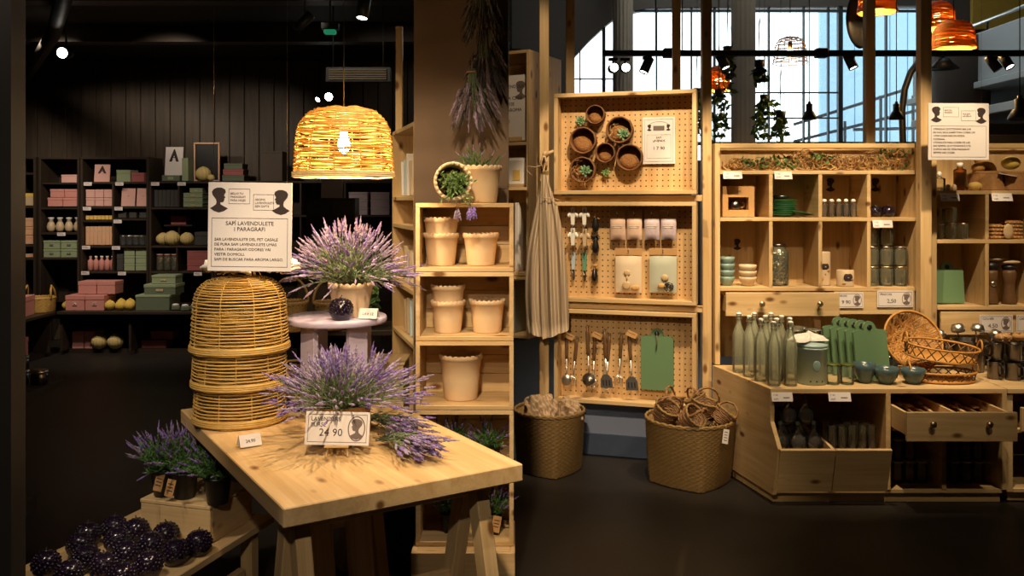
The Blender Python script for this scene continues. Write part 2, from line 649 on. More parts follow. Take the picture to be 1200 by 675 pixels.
PKLIL = plain('lilac_sachet', (.52, .42, .46), .5, var=.3, vscale=60)
PKPINK = plain('pink_sachet', (.66, .46, .36), .5, var=.15, vscale=60)
PKMINT = plain('pale_green_sachet', (.50, .52, .42), .4, var=.05)
PKCREAM = plain('cream_sachet', (.70, .56, .40), .4, var=.05)
LWOOD = wood('light_spoon_wood', (.45, .30, .15), (.62, .45, .26), knots=False)
DWOOD = wood('dark_handle_wood', (.10, .05, .02), (.17, .09, .04), knots=False)
CONC = plain('balcony_render', (.44, .46, .46), .8, var=.06, vscale=2)
YPANEL = plain('yellow_wall', (.60, .36, .05), .7)
MULL = plain('dark_window_frame', (.030, .035, .040), .5)
STONE = plain('fluted_stone_column', (.30, .235, .17), .8, var=.2, vscale=4)
def translucent(m, amount):
    nt = m.node_tree
    p = nt.nodes['Principled BSDF']
    out = [n for n in nt.nodes if n.type == 'OUTPUT_MATERIAL'][0]
    tl = nt.nodes.new('ShaderNodeBsdfTranslucent')
    nt.links.new(p.inputs['Base Color'].links[0].from_socket, tl.inputs['Color'])
    mx = nt.nodes.new('ShaderNodeMixShader')
    mx.inputs[0].default_value = amount
    nt.links.new(p.outputs[0], mx.inputs[1]); nt.links.new(tl.outputs[0], mx.inputs[2])
    nt.links.new(mx.outputs[0], out.inputs[0])
    return m


RATTAN_LIT = translucent(plain('honey_rattan_translucent', (.62, .30, .07), .45, var=.25, vscale=40), .55)
RATTAN_T = translucent(plain('golden_rattan_translucent', (.58, .37, .10), .45, var=.25, vscale=40), .35)
BULB = emis('warm_bulb', (1.0, .72, .38), 60)
BULB_S = emis('warm_bulb_dim', (1.0, .62, .25), 14)
SPOTFACE = emis('spot_lens', (1.0, .93, .82), 12)
EXITG = emis('green_exit_light', (.02, .30, .14), .35)
GRILLEG = plain('pale_grille', (.5, .42, .33), .6)
# ================================================================ builders shared by several things
def text_mesh(body, size, mat, align='LEFT', spacing=1.0, depth=.0004, name='lettering'):
    cu = bpy.data.curves.new('txt', 'FONT')
    cu.body = body
    cu.size = size
    cu.align_x = align
    cu.space_line = spacing
    cu.extrude = depth
    cu.resolution_u = 2
    ob = bpy.data.objects.new('txt', cu)
    COL.objects.link(ob)
    dg = bpy.context.evaluated_depsgraph_get()
    me = bpy.data.meshes.new_from_object(ob.evaluated_get(dg))
    bpy.data.objects.remove(ob)
    me.transform(rx(PI / 2))
    vs = [v.co.copy() for v in me.vertices]
    fs = [list(p.vertices) for p in me.polygons]
    bpy.data.meshes.remove(me)
    return vs, fs


def put_text(mb, body, x, z, y, size, mat, align='LEFT', spacing=1.0, M=None):
    vs, fs = text_mesh(body, size, mat, align, spacing)
    T = tr(x, y, z)
    if M is not None:
        T = M @ T
    mb.add(vs, fs, mat, False, None, T)


HEAD = [(-.36, .17), (-.2, .06), (0, 0), (.2, .06), (.36, .17), (.2, .25), (.06, .33), (.05, .41), (.16, .42), (.19, .47), (.22, .53), (.20, .57),
        (.26, .61), (.20, .68), (.22, .74), (.27, .82), (.24, .93), (.10, 1.0), (-.08, 1.0), (-.22, .94), (-.29, .83), (-.26, .70), (-.18, .60),
        (-.12, .52), (-.10, .42), (-.12, .33), (-.22, .25)]


def head(mb, cx, z0, h, y, mat, flip=1, M=None):
    mb.prism([(cx + flip * x * h, z0 + z * h) for x, z in HEAD], y, y - .0006, mat, M)


def frame_line(mb, x0, x1, z0, z1, t, y, mat, M=None):
    for a, b, c, d in ((x0, x1, z0, z0 + t), (x0, x1, z1 - t, z1), (x0, x0 + t, z0 + t, z1 - t), (x1 - t, x1, z0 + t, z1 - t)):
        mb.box(((a + b) / 2, y, (c + d) / 2), (b - a, .0008, d - c), mat, M=M)


def oval_line(mb, cx, cz, a, b, t, y, mat, M=None):
    n = 28
    vs, fs = [], []
    for k in range(n):
        an = 2 * PI * k / n
        for q in (0, 1):
            vs.append((cx + (a - q * t) * math.cos(an), y, cz + (b - q * t) * math.sin(an)))
    for k in range(n):
        l = (k + 1) % n
        fs.append([2 * k, 2 * k + 1, 2 * l + 1, 2 * l])
    mb.add(vs, fs, mat, False, None, M)


def cameo_card(root, w, h, title, price, y=0.0, M=None):
    """a price card: white board, ruled border, hand lettering and an oval cameo; parts go under root; faces -y, x centred, z from 0"""
    b = MB(); b.box((0, y + .001, h / 2), (w, .002, h), PAPER, M=M)
    part('card', b, root)
    l = MB()
    m = h * .08
    frame_line(l, -w / 2 + m, w / 2 - m, m, h - m, h * .014, y - .0006, INKG, M)
    if title:
        put_text(l, title, -w / 2 + m * 2, h * .72, y - .0006, h * .17, INK, M=M)
    if price:
        put_text(l, price, -w * .10, h * .27, y - .0006, h * .32, INK, 'CENTER', M=M)
    part('lettering', l, root, 'ruled border and hand lettering')
    c = MB()
    cx = w / 2 - m * 2 - h * .24
    oval_line(c, cx, h * .5, h * .27, h * .38, h * .035, y - .0006, INKG, M)
    head(c, cx, h * .17, h * .62, y - .0003, INKG, -1, M)
    part('cameo_silhouette', c, root, 'dark head silhouette in an oval')
    return root


def gift_box(w, d, h, mat, lid=.3, plate=None, seg=0, lidm=None):
    """a lidded card box, base at z=0, front face at y=0"""
    b = MB()
    b.box((0, d / 2, h * (1 - lid) / 2 + .0005), (w * .97, d * .97, h * (1 - lid)), mat, bev=.002)
    b.box((0, d / 2, h * (1 - lid / 2)), (w, d, h * lid), lidm or mat, bev=.003)
    if plate:
        b.box((0, -.001, h * .45), (w * .22, .006, h * .22), plate)
        b.ell((0, -.004, h * .45), (h * .06, .004, h * .06), BRASS, 6, 4)
    return b


def spike(mb, p, d, L, r, mat, n=5, rings=7):
    d = Vector(d).normalized()
    a = d.cross(Vector((.31, .2, .93)))
    if a.length < .05:
        a = d.cross(Vector((1, 0, 0)))
    a.normalize()
    b = d.cross(a)
    vs, fs = [], []
    ph = random.uniform(0, 6)
    for i in range(rings):
        t = i / (rings - 1)
        rr = r * (1.0 if i % 2 == 0 else .55) * (1 - .75 * t * t) * (.5 if i == 0 else 1)
        for k in range(n):
            an = 2 * PI * k / n + ph + i * .6
            rk = rr * random.uniform(.75, 1.3)
            vs.append(Vector(p) + d * (L * t) + a * (rk * math.cos(an)) + b * (rk * math.sin(an)))
    for i in range(rings - 1):
        for k in range(n):
            l = (k + 1) % n
            fs.append([i * n + k, i * n + l, (i + 1) * n + l, (i + 1) * n + k])
    fs.append([(rings - 1) * n + k for k in range(n)])
    mb.add(vs, fs, mat, False)


def leafq(mb, p, d, L, w, mat, curl=.2):
    d = Vector(d).normalized()
    s = d.cross(Vector((random.uniform(-1, 1), random.uniform(-1, 1), random.uniform(-.3, 1))))
    if s.length < .05:
        s = d.cross(Vector((1, 0, 0)))
    s.normalize()
    u = s.cross(d) * (curl * L)
    p = Vector(p)
    mb.add([p, p + d * (L * .45) + s * w + u * .5, p + d * L - u * .6, p + d * (L * .45) - s * w + u * .5], [[0, 1, 2, 3]], mat, False)


def lavender(n, spread, height, lmin, lmax, base_r=.04, flowers=LAV, weights=(5, 2, 3), sr=.0055, sl=(.04, .065), droop=.35, leaf=SAGE,
             nleaf=4, up=0.0, seed=1, dirfn=None, base=None):
    """returns (stems, flowers) meshes of a lavender bush; origin at its root"""
    random.seed(seed)
    ms, mf = MB(), MB()
    for i in range(n):
        if base:
            p0 = Vector(base(i))
        else:
            a = random.uniform(0, 2 * PI)
            rr = base_r * math.sqrt(random.random())
            p0 = Vector((rr * math.cos(a), rr * math.sin(a), 0))
        if dirfn:
            d = Vector(dirfn(i))
        else:
            a = random.uniform(0, 2 * PI)
            q = math.sqrt(random.random())
            d = Vector((spread * q * math.cos(a), spread * q * math.sin(a), height * (1.05 - .55 * q * q) + up))
        L = d.length * random.uniform(.82, 1.08)
        L = min(max(L, lmin), lmax)
        d.normalize()
        dr = droop * random.uniform(.4, 1.3) * (1 - abs(d.z)) * L
        pts = [p0 + d * (L * t) + Vector((0, 0, -dr * t * t)) for t in (0, .35, .7, 1.0)]
        ms.tube(pts, [.0013, .0012, .001, .0008], leaf, 3)
        for k in range(nleaf):
            t = random.uniform(.1, .75)
            pp = p0 + d * (L * t) + Vector((0, 0, -dr * t * t))
            ld = d * .7 + Vector((random.uniform(-1, 1), random.uniform(-1, 1), random.uniform(-.2, .8))) * .7
            leafq(ms, pp, ld, random.uniform(.02, .04), random.uniform(.0015, .003), leaf if random.random() < .7 else LEAF)
        e = pts[-1] - pts[-2]
        m = random.choices(flowers, weights[:len(flowers)])[0]
        spike(mf, pts[-1] - e.normalized() * .012, e, random.uniform(*sl), sr * random.uniform(.8, 1.25), m)
        if random.random() < .5:
            spike(mf, pts[-1] - e.normalized() * random.uniform(.03, .045), e, .012, sr * .7, m, 5, 3)
    return ms, mf


def scallop_pot(r0, r1, h, mat=POT, lip=.020, n=132, teeth=22):
    """a flower pot with a scalloped rim; base at z=0"""
    b = MB()
    t = .006
    prof = [(r0 * .2, 0), (r0 * .97, 0), (r0, .004), (r0 + (r1 - r0) * .45, h * .45), (r1 - .002, h - lip - .002), (r1 + .003, h - lip), (r1 + .004, h - .004),
            (r1 + .0025, h), (r1 - t, h), (r1 - t - .004, h - lip), (r0 + (r1 - r0) * .45 - t, h * .45), (r0 - t, .012), (.001, .012)]
    vs, fs = [], []
    m = len(prof)
    for i, (r, z) in enumerate(prof):
        for k in range(n):
            a = 2 * PI * k / n
            zz = z
            if i in (6, 7, 8):
                zz = z - .0085 * (1 - abs(math.sin(a * teeth / 2)))
            vs.append((r * math.cos(a), r * math.sin(a), zz))
    for i in range(m - 1):
        for k in range(n):
            l = (k + 1) % n
            fs.append([i * n + k, i * n + l, (i + 1) * n + l, (i + 1) * n + k])
    fs.append(list(range(n))[::-1])
    b.add(vs, fs, mat, True)
    return b


def rings_shade(prof_fn, nz, r_strand, mat, ribs=12, na=64, wob=.0018, ribm=None, rib_off=-.002):
    """woven shade: horizontal strands at heights given by prof_fn(t)->(r,z), with vertical ribs"""
    b = MB()
    for i in range(nz):
        t = i / (nz - 1)
        r, z = prof_fn(t)
        if r < .004:
            continue
        ph, ph2 = random.uniform(0, 6), random.uniform(0, 6)
        k3 = random.randint(2, 4)
        nn = max(16, int(na * min(1, r / .1 + .3)))
        pts = []
        for k in range(nn):
            a = 2 * PI * k / nn
            w = wob * math.sin(k3 * a + ph) + wob * .6 * math.sin(7 * a + ph2)
            q = .0012 * math.sin(ribs * a + (i % 2) * PI)
            pts.append(((r + q) * math.cos(a), (r + q) * math.sin(a), z + w))
        b.tube(pts, r_strand * random.uniform(.85, 1.2), mat, 5, closed=True)
    v = MB()
    for k in range(ribs):
        a = 2 * PI * k / ribs
        pts = []
        for i in range(15):
            r, z = prof_fn(i / 14)
            r = max(r + rib_off, .001)
            pts.append((r * math.cos(a), r * math.sin(a), z))
        v.tube(pts, r_strand * .7, ribm or mat, 5)
    return b, v


def dome_profile(R, H, taper=.0, top=.45, flat=.15):
    """t=0 rim .. t=1 crown"""
    straight = H * (1 - top)
    def f(t):
        # arc-length-ish blend
        L1, L2 = straight, R * .95 + H * top * .25
        s = t * (L1 + L2)
        if s < L1:
            return R - taper * s / straight, s
        u = (s - L1) / L2 * PI / 2
        Rt = R - taper
        e = .54
        return Rt * max(0.0, math.cos(u)) ** e, straight + H * top * math.sin(u) ** .9
    return f


def woven_basket(rt, rb, h, rows, stakes, mat, square=0.0, amp=.0028, wall=.008):
    """open basket: each weave bump is real relief; bottom can be squarish"""
    b = MB()
    n = stakes * 4
    vs, fs = [], []
    m = rows * 2 + 1
    def rad(t, a):
        r = rb + (rt - rb) * t ** .85
        s = square * (1 - t) ** 1.2
        e = 1 / max(abs(math.cos(a)), abs(math.sin(a)))
        return r * (1 + s * (min(e, 1.34) - 1))
    for i in range(m):
        t = i / (m - 1)
        for k in range(n):
            a = 2 * PI * k / n
            ph = (i // 2) % 2
            q = amp * .7 * math.cos(stakes * a + ph * PI) + amp * .8 * (1 if i % 2 else -1)
            r = rad(t, a) + q
            vs.append((r * math.cos(a), r * math.sin(a), h * t))
    for i in range(m - 1):
        for k in range(n):
            l = (k + 1) % n
            fs.append([i * n + k, i * n + l, (i + 1) * n + l, (i + 1) * n + k])
    o = len(vs)
    for i in (0, 1, 2):
        t = 1 - i / 2
        for k in range(n):
            a = 2 * PI * k / n
            r = rad(t, a) - wall
            vs.append((r * math.cos(a), r * math.sin(a), h * t + (.006 if i == 2 else 0)))
    for k in range(n):
        l = (k + 1) % n
        fs.append([(m - 1) * n + k, (m - 1) * n + l, o + l, o + k])
        for i in (0, 1):
            fs.append([o + i * n + k, o + i * n + l, o + (i + 1) * n + l, o + (i + 1) * n + k])
    fs.append([o + 2 * n + k for k in range(n)])
    fs.append(list(range(n))[::-1])
    b.add(vs, fs, mat, True)
    rim = MB()
    for q in (0, 1):
        pts = []
        for k in range(64):
            a = 2 * PI * k / 64
            r = rad(1, a) - wall / 2
            pts.append((r * math.cos(a), r * math.sin(a) , h + .006 * math.sin(16 * a + q * PI)))
        rim.tube(pts, .008, mat, 6, closed=True)
    return b, rim


def berry_body(r, mat=GLAZE, n=130):
    b = MB()
    b.lathe([(r * .45, 0), (r * .7, .002), (r * .93, r * .5), (r * .98, r * .95), (r * .8, r * 1.5), (r * .4, r * 1.78), (.001, r * 1.8)], mat, 20)
    g = PI * (3 - 5 ** .5)
    for i in range(n):
        z = 1 - 2 * (i + .5) / n
        if z > .86:
            continue
        q = math.sqrt(1 - z * z)
        a = g * i
        b.ell((q * math.cos(a) * r * .94, q * math.sin(a) * r * .94, r * .92 + z * r * .88), r * .125, mat, 7, 5)
    return b


def berry_lid(r):
    b = MB()
    for k in range(7):
        a = 2 * PI * k / 7
        M = tr(0, 0, r * 1.76) @ rzm(a) @ ry(.32)
        b.ell((r * .3, 0, 0), (r * .32, r * .14, r * .05), GLAZE_T, 8, 5, M)
    b.ell((0, 0, r * 1.84), (r * .14, r * .14, r * .09), GLAZE_T, 8, 6)
    b.tube([(0, 0, r * 1.85), (r * .02, 0, r * 1.98), (r * .08, 0, r * 2.08)], [r * .06, r * .05, r * .06], GLAZE_T, 6)
    return b


def rosette(r, mat=SUCC, n=22, seed=0):
    random.seed(seed + 99)
    b = MB()
    for i in range(n):
        t = i / n
        a = i * 2.4
        el = .15 + 1.2 * t
        L = r * (1 - .55 * t)
        M = rzm(a) @ ry(-el)
        b.ell((L * .55, 0, 0), (L * .5, L * .2, L * .09), mat, 7, 5, M)
    return b


def bottle(r, h, cap=True, mat=GLASS_B):
    g = MB()
    t = .002
    out = [(.001, .006), (r * .4, .001), (r * .93, 0), (r, .006), (r, h * .58), (r * .9, h * .67), (r * .5, h * .78), (r * .36, h * .83), (r * .36, h * .93), (r * .44, h * .94), (r * .44, h * .965)]
    g.lathe(out, mat, 18)
    g.f = [f for f in g.f if len(f) == 4]; g.mi = g.mi[:len(g.f)]; g.sm = [True] * len(g.f)
    c = MB()
    c.ell((0, 0, h * .978), (r * .42, r * .42, h * .024), WHITECAP, 12, 8)
    w = MB()
    for s in (-1, 1):
        w.tube([(s * r * .42, 0, h * .975), (s * r * .52, -.002, h * .93), (s * r * .46, -.006, h * .85)], .0012, STEEL, 5)
    w.tube([(r * .47 * math.cos(a), r * .47 * math.sin(a), h * .9) for a in [2 * PI * k / 12 for k in range(12)]], .0012, STEEL, 5, closed=True)
    return g, c, w


def jar(r, h, mat=GLASS, lid=None, clip=False, neck=.86):
    g = MB()
    t = .0025
    out = [(r * .5, .001), (r * .95, 0), (r, .008), (r, h * .8), (r * .97, h * .86), (r * neck, h * .91), (r * neck, h * .98)]
    g.lathe([(.001, .004)] + out, mat, 20)
    g.f = g.f[:-1]; g.mi = g.mi[:-1]; g.sm = g.sm[:-1]
    c = None
    if lid:
        c = MB()
        c.lathe([(r * neck + .004, h * .94), (r * neck + .004, h * 1.005), (r * neck * .95, h * 1.02), (.001, h * 1.025)], lid, 20)
    return g, c


def tumbler(r, h, mat=GLASS):
    g = MB()
    t = .002
    out = [(r * .3, .001), (r * .8, 0), (r * .84, .006), (r, h)]
    g.lathe([(.001, .010)] + out, mat, 18)
    g.f = g.f[:-1]; g.mi = g.mi[:-1]; g.sm = g.sm[:-1]
    return g


def bowl(r, h, mat, t=.004, foot=.5):
    b = MB()
    out = [(.001, .002), (r * foot * .9, 0), (r * foot, .004), (r * .82, h * .4), (r * .95, h * .7), (r, h)]
    inn = [(r - t, h), (r * .93 - t, h * .7), (r * .78 - t, h * .42), (r * foot * .9, .01), (.001, .009)]
    b.lathe(out + inn, mat, 28)
    return b


def cutting_board(w, h, t=.014, mat=BOARDG):
    """board standing in x-z, base centred at origin, rounded shoulders and a round ring handle"""
    poly = [(-w / 2 + .006, 0), (w / 2 - .006, 0), (w / 2, .006), (w / 2, h * .84), (w / 2 - .01, h * .87), (w * .27, h * .885)]
    for k in range(9):
        a = -PI * .1 + PI * 1.2 * k / 8
        poly.append((w * .19 * math.cos(a), h * .905 + w * .19 * math.sin(a)))
    poly += [(-w * .27, h * .885), (-w / 2 + .01, h * .87), (-w / 2, h * .84), (-w / 2, .006)]
    b = MB()
    b.prism(poly, -t / 2, t / 2, mat)
    ring = MB()
    for s in (-1, 1):
        n = 20
        pts = [(w * .085 * math.cos(2 * PI * k / n), s * t * .5, h * .915 + w * .085 * math.sin(2 * PI * k / n)) for k in range(n)]
        ring.tube(pts, .0022, mat, 5, closed=True)
        ring.lathe([(.001, 0), (w * .08, 0), (w * .08, .001), (.001, .001)], BLACK, 16, M=tr(0, s * (t * .5 + .0004), h * .915) @ rx(PI / 2 * s))
    return b, ring


def lantern(r, mat=LANT, ribs=14, sq=.95):
    b = MB()
    b.lathe([(r * .25, 0), (r * .6, r * .2 * sq), (r * .93, r * .6 * sq), (r, r * sq), (r * .93, r * 1.4 * sq), (r * .6, r * 1.8 * sq), (r * .25, r * 2 * sq)],
            mat, ribs * 4, rfun=lambda q, z, a, i, k: q * (1 + .05 * math.cos(ribs * a + z * 14)))
    return b


def tangle(n, rx_, ry_, rz_, mat, r=.0018, seed=0, mats=None):
    random.seed(seed)
    b = MB()
    for i in range(n):
        a = random.uniform(0, 2 * PI)
        q = math.sqrt(random.random()) * .75
        c = Vector((q * rx_ * math.cos(a), q * ry_ * math.sin(a), rz_ * random.uniform(.12, .75) * (1 - q * q * .6)))
        rad = random.uniform(.25, .45) * min(rx_, rz_ * 1.6)
        nrm = Matrix.Rotation(random.uniform(0, PI), 3, 'X') @ Matrix.Rotation(random.uniform(0, PI), 3, 'Z')
        sw = random.uniform(1.5, 5.5)
        pts = []
        for k in range(9):
            t = sw * k / 8
            p = c + nrm @ Vector((rad * math.cos(t), rad * math.sin(t), .01 * math.sin(3 * t)))
            p.z = max(p.z, .003)
            pts.append(p)
        b.tube(pts, r * random.uniform(.7, 1.3), random.choice(mats) if mats else mat, 4, flat=.5)
    return b
# ================================================================ the room
def slab(name, x0, x1, y0, y1, z0, z1, mat):
    b = MB()
    b.box(((x0 + x1) / 2, (y0 + y1) / 2, (z0 + z1) / 2), (x1 - x0, y1 - y0, z1 - z0), mat)
    return struct(name, b)


slab('floor', -5.6, 7.7, -3.2, 12.2, -.1, 0, FLOORM)
slab('ceiling', -5.6, .0, -3.2, 9.9, 3.1, 3.2, BLACKPAINT)
b = MB()                                               # hall ceiling around an unseen opening added to let daylight in
for x0, x1, y0, y1 in ((-.1, 7.7, -3.2, 8.7), (-.1, 7.7, 11.2, 12.2), (-.1, 1.4, 8.7, 11.2), (4.7, 7.7, 8.7, 11.2)):
    b.box(((x0 + x1) / 2, (y0 + y1) / 2, 5.75), (x1 - x0, y1 - y0, .1), GREYWALL)
struct('ceiling_hall', b)
slab('wall_left', -5.7, -5.5, -3.2, 9.9, 0, 3.2, BLACKPAINT)
slab('wall_front', -5.6, 7.7, -3.3, -3.1, 0, 5.8, BLACKPAINT)
slab('wall_right', 7.5, 7.7, -3.2, 12.2, 0, 5.8, GREYWALL)
slab('wall_fascia', -.1, 0, -3.2, 9.9, 3.2, 5.8, GREYWALL)
slab('wall_side', -.1, 0, 9.9, 12.2, 0, 5.8, GREYWALL)
b = MB()
for i in range(34):                                   # upright planks of the left back wall
    x = -5.45 + i * .165
    b.box((x + .08, 9.8, 1.6), (.16, .05, 3.2), PLANKS, bev=.006)
b.box((-2.75, 9.86, 1.6), (5.7, .06, 3.3), BLACKPAINT)
struct('wall_back', b)
# far wall with the big arched window
b = MB()
R12 = 12.0 / F
far = lambda px, py: ((px - CX) * R12, CZ - (py - HY) * R12)
b.prism([(-.1, 0), (7.7, 0), (7.7, 2.1), (-.1, 2.1)], 12.0, 12.25, GREYWALL)
arch = [far(672, 68), far(690, 48), far(706, 33), far(718, 23), far(735, 14), far(760, 9), far(1086, 6)]
b.prism([(-.1, 2.1), (arch[0][0], 2.1)] + arch + [(arch[-1][0], 5.8), (-.1, 5.8)], 12.0, 12.25, GREYWALL)
b.prism([(arch[-1][0], 2.1), (7.7, 2.1), (7.7, 5.8), (arch[-1][0], 5.8)], 12.0, 12.25, GREYWALL)
struct('wall_far', b)
win = MB()
for px, w in ((680, .015), (708, .045), (770, .018), (811, .018), (838, .03), (902, .02), (943, .018), (972, .02), (986, .06), (1040, .018)):
    x = (px - CX) * R12
    zt = 4.2
    if px < 740:
        for (xa, za), (xb, zb) in zip(arch, arch[1:]):
            if xa <= x <= xb:
                zt = za + (zb - za) * (x - xa) / (xb - xa)
    win.box((x, 12.05, (2.1 + zt) / 2), (w, .06, zt - 2.1), MULL)
for py, x0, x1, t in ((92, 672, 722, .015), (138, 722, 986, .018), (108, 722, 986, .018), (12, 745, 1086, .03), (168, 672, 1086, .05)):
    z = far(0, py)[1]
    win.box((((x0 + x1) / 2 - CX) * R12, 12.06, z), ((x1 - x0) * R12, .05, t), MULL)
wo = struct('window_1', win)
g = MB()
g.prism([(arch[0][0], 2.1)] + arch + [(arch[-1][0], 2.1)], 12.10, 12.104, PANE)
struct('glass_pane', g, parent=wo)
# fluted stone columns in front of the window
def fluted(px0, px1, Y, z1, name):
    c = W((px0 + px1) / 2, 235, Y)
    r = (px1 - px0) / 2 * Y / F
    b = MB()
    b.lathe([(r * 1.15, 0), (r * 1.15, .25), (r, .3), (r, z1 - .2), (r * 1.2, z1 - .1), (r * 1.2, z1)], STONE, 80,
            rfun=lambda q, z, a, i, k: q * (1 - (.10 * abs(math.sin(8 * a)) if 2 <= i <= 3 else 0)))
    return struct(name, b, (c.x, c.y, 0))


fluted(718, 742, 11.6, 5.7, 'pillar_stone')
fluted(857, 885, 10.4, 5.7, 'pillar_stone_1')
# pale facade seen through the right of the window
b = MB()
for i in range(13):
    b.box((6.1 + i * .34, 17.0, 3.2), (.33, .1, 9.0), PALEBLUE, bev=.012)
struct('exterior_facade', b)
b = MB()
for (xa, ya, xb, yb) in ((930, 146, 1058, 106), (930, 166, 1080, 128), (1000, 152, 1086, 150)):
    b.beam(W(xa, ya, 14.5), W(xb, yb, 14.5), .05, .05, MULL)
for px in (948, 990, 1032, 1070):
    b.beam(W(px, 240, 14.5), W(px, 112 if px > 1000 else 142, 14.5), .04, .04, MULL)
o = struct('exterior_stair_rail', b)

# brown plaster pillar behind the crates, dark post at the picture's left edge
slab('pillar', -.4187, -.0146, 3.75, 4.0, 0, 3.1, BROWNPAINT)
slab('pillar_dark', -1.45, -1.14, 2.0, 2.06, 0, 3.1, POSTPAINT)
# ceiling beams and ducts of the dark half
for i, y in enumerate((3.0, 4.6, 6.2, 7.8)):
    slab('beam' if i == 0 else 'beam_%d' % i, -5.5, -.02, y, y + .16, 2.96, 3.1, DARKWOOD)
b = MB()
b.tube([(-5.2, 9.4, 2.86), (-3.6, 6.9, 2.86), (-2.5, 5.0, 2.86), (-1.9, 2.0, 2.86)], .055, POSTPAINT, 10)
tag(struct('hanging_duct', b), 'dark round duct running under the black ceiling', 'duct')
del bpy.data.objects['hanging_duct']['kind']

# the low blue-grey wall behind the pegboards (turned a little, as the boards are)
PB = Fr((46 * 5.25 / F, 5.25, 0), math.atan2(-.24, .816))
b = MB()
b.box((.435, .24, .94), (.79, .1, 1.88), SLATE)
struct('wall_low', b, PB.o, PB.rz)
b = MB()
b.box((.435, .182, .065), (.79, .016, .13), SLATE_D, bev=.004)
struct('baseboard_low', b, PB.o, PB.rz)

# timber uprights
def post(px0, px1, Y, z0, z1, dx=0):
    c = W((px0 + px1) / 2, 235, Y)
    b = MB()
    w = (px1 - px0) * Y / F
    b.box((0, 0, (z0 + z1) / 2), (w, w, z1 - z0), PINE, bev=.003)
    o = struct('timber_post', b, (c.x, c.y, 0))
    return o


post(632, 643, 5.3, 0, 3.3)
post(663, 673, 5.62, 0, 3.3)
post(788, 797, 5.42, 0, 3.3)
post(822, 833, 5.22, 0, 3.3)
post(1013, 1024, 5.55, 0, 3.3)
post(1076, 1089, 5.08, .60, 3.3)
post(464, 472, 4.9, 0, 2.52)

# ================================================================ balcony at the far right
t = thing('balcony_parapet', 'pale rendered balcony parapet high beyond the shelves with a metal handrail', 'balcony', (5.24, 8.0, 0))
b = MB(); b.box((.06, 1.75, 3.16), (.12, 3.5, .55), CONC, bev=.01); part('parapet', b, t)
b = MB(); b.box((.5, 1.75, 2.84), (1.1, 3.7, .08), CONC, bev=.01); b.box((.5, 1.75, 2.55), (1.0, 3.6, .10), CONC, bev=.01); part('floor_slab', b, t)
b = MB(); b.tube([(.06, -.4, 3.56), (.06, 3.5, 3.56)], .022, STEEL, 8)
for y in (0, .9, 1.8, 2.7, 3.4):
    b.tube([(.06, y, 3.43), (.06, y, 3.56)], .014, BLACKM, 6)
part('handrail', b, t, 'steel handrail on short posts')
b = MB()
b.lathe([(.24, 0), (.24, 2.2), (.30, 2.3), (.33, 3.3), (.33, 3.42)], GREYWALL, 32)
tag(struct('drum_column', b, (5.2, 10.2, 0)), 'grey-brown round column under the end of the balcony', 'column')
b = MB(); b.box((6.62, 11.96, 4.25), (.75, .06, .75), YPANEL, bev=.01)
tag(struct('mounted_wall_panel', b), 'warm yellow wall panel above the balcony', 'panel')
for n_ in ('drum_column', 'mounted_wall_panel'):
    del bpy.data.objects[n_]['kind']
# a dark cabinet and screen shapes seen low behind the second shelf unit
b = MB(); b.box((0, 0, 1.1), (.9, .5, 2.2), DSTEEL, bev=.01); b.box((0, -.26, 1.75), (.8, .02, .7), POSTPAINT, bev=.005)
single('dark_cabinet', b, 'tall dark grey cabinet standing behind the bottle shelves', 'cabinet', (4.35, 7.6, 0))
# ================================================================ dark shelving at the back of the left half
YB = 9.2
SB = YB / F
bx = lambda px: (px - CX) * SB
bz = lambda py: CZ - (py - HY) * SB


def dark_unit(name, label, px0, px1, py_top, shelves, dividers=(), y=YB, depth=.38, zbot=.446, group='dark shelving units on the back wall'):
    x0, x1 = bx(px0), bx(px1)
    t = thing(name, label, 'shelf', (x0, y, 0), 0, group)
    w = x1 - x0
    zt = bz(py_top)
    for k, x in enumerate((0.012, w - .012)):
        b = MB(); b.box((x, depth / 2, (zt - .0225 + zbot) / 2), (.024, depth, zt - .0225 - zbot), DARKWOOD, bev=.002); part('side_panel', b, t)
    b = MB(); b.box((w / 2, depth - .008, (zt + zbot) / 2), (w - .05, .016, zt - zbot), DARKWOOD); part('back_panel', b, t)
    b = MB(); b.box((w / 2, depth / 2, zt - .011), (w, depth, .022), DARKWOOD, bev=.002); part('top_board', b, t)
    for (a, c, py) in shelves:
        xa, xc = (0.025 if a is None else bx(a) - x0), (w - .025 if c is None else bx(c) - x0)
        b = MB(); b.box(((xa + xc) / 2, depth / 2 - .01, bz(py) - .011), (xc - xa, depth - .025, .022), DARKWOOD, bev=.002); part('shelf', b, t)
    for (px, pa, pb) in dividers:
        b = MB(); b.box((bx(px) - x0, depth / 2 - .01, (bz(pa) + bz(pb)) / 2), (.018, depth - .03, abs(bz(pa) - bz(pb)) - .004), DARKWOOD); part('divider', b, t)
    return t


dark_unit('dark_shelving_unit', 'dark shelving unit above the pink counter boxes, holding round bottles and pink boxes', 45, 93, 184, [(None, None, 243), (None, None, 272.5), (None, None, 302)])
dark_unit('dark_shelving_unit', 'dark shelving unit with two columns of peach books, bottles and sage boxes', 94, 174, 184,
          [(None, None, 213), (None, None, 242), (None, 131, 258), (133, None, 256), (None, None, 288), (None, None, 318)], [(132, 213, 318)])
dark_unit('dark_shelving_unit', 'dark shelving unit topped by the black frame and the round paper lantern', 174.5, 250, 212.5,
          [(None, None, 243), (None, None, 288), (None, None, 318)], [(209, 213, 243), (207, 288, 318)])
dark_unit('dark_shelving_unit', 'wide dark shelving unit behind the hanging rattan pendant', 250.5, 462, 212,
          [(None, None, 252), (None, None, 300)], [(352, 212, 300), (300, 212, 252), (404, 212, 300)])
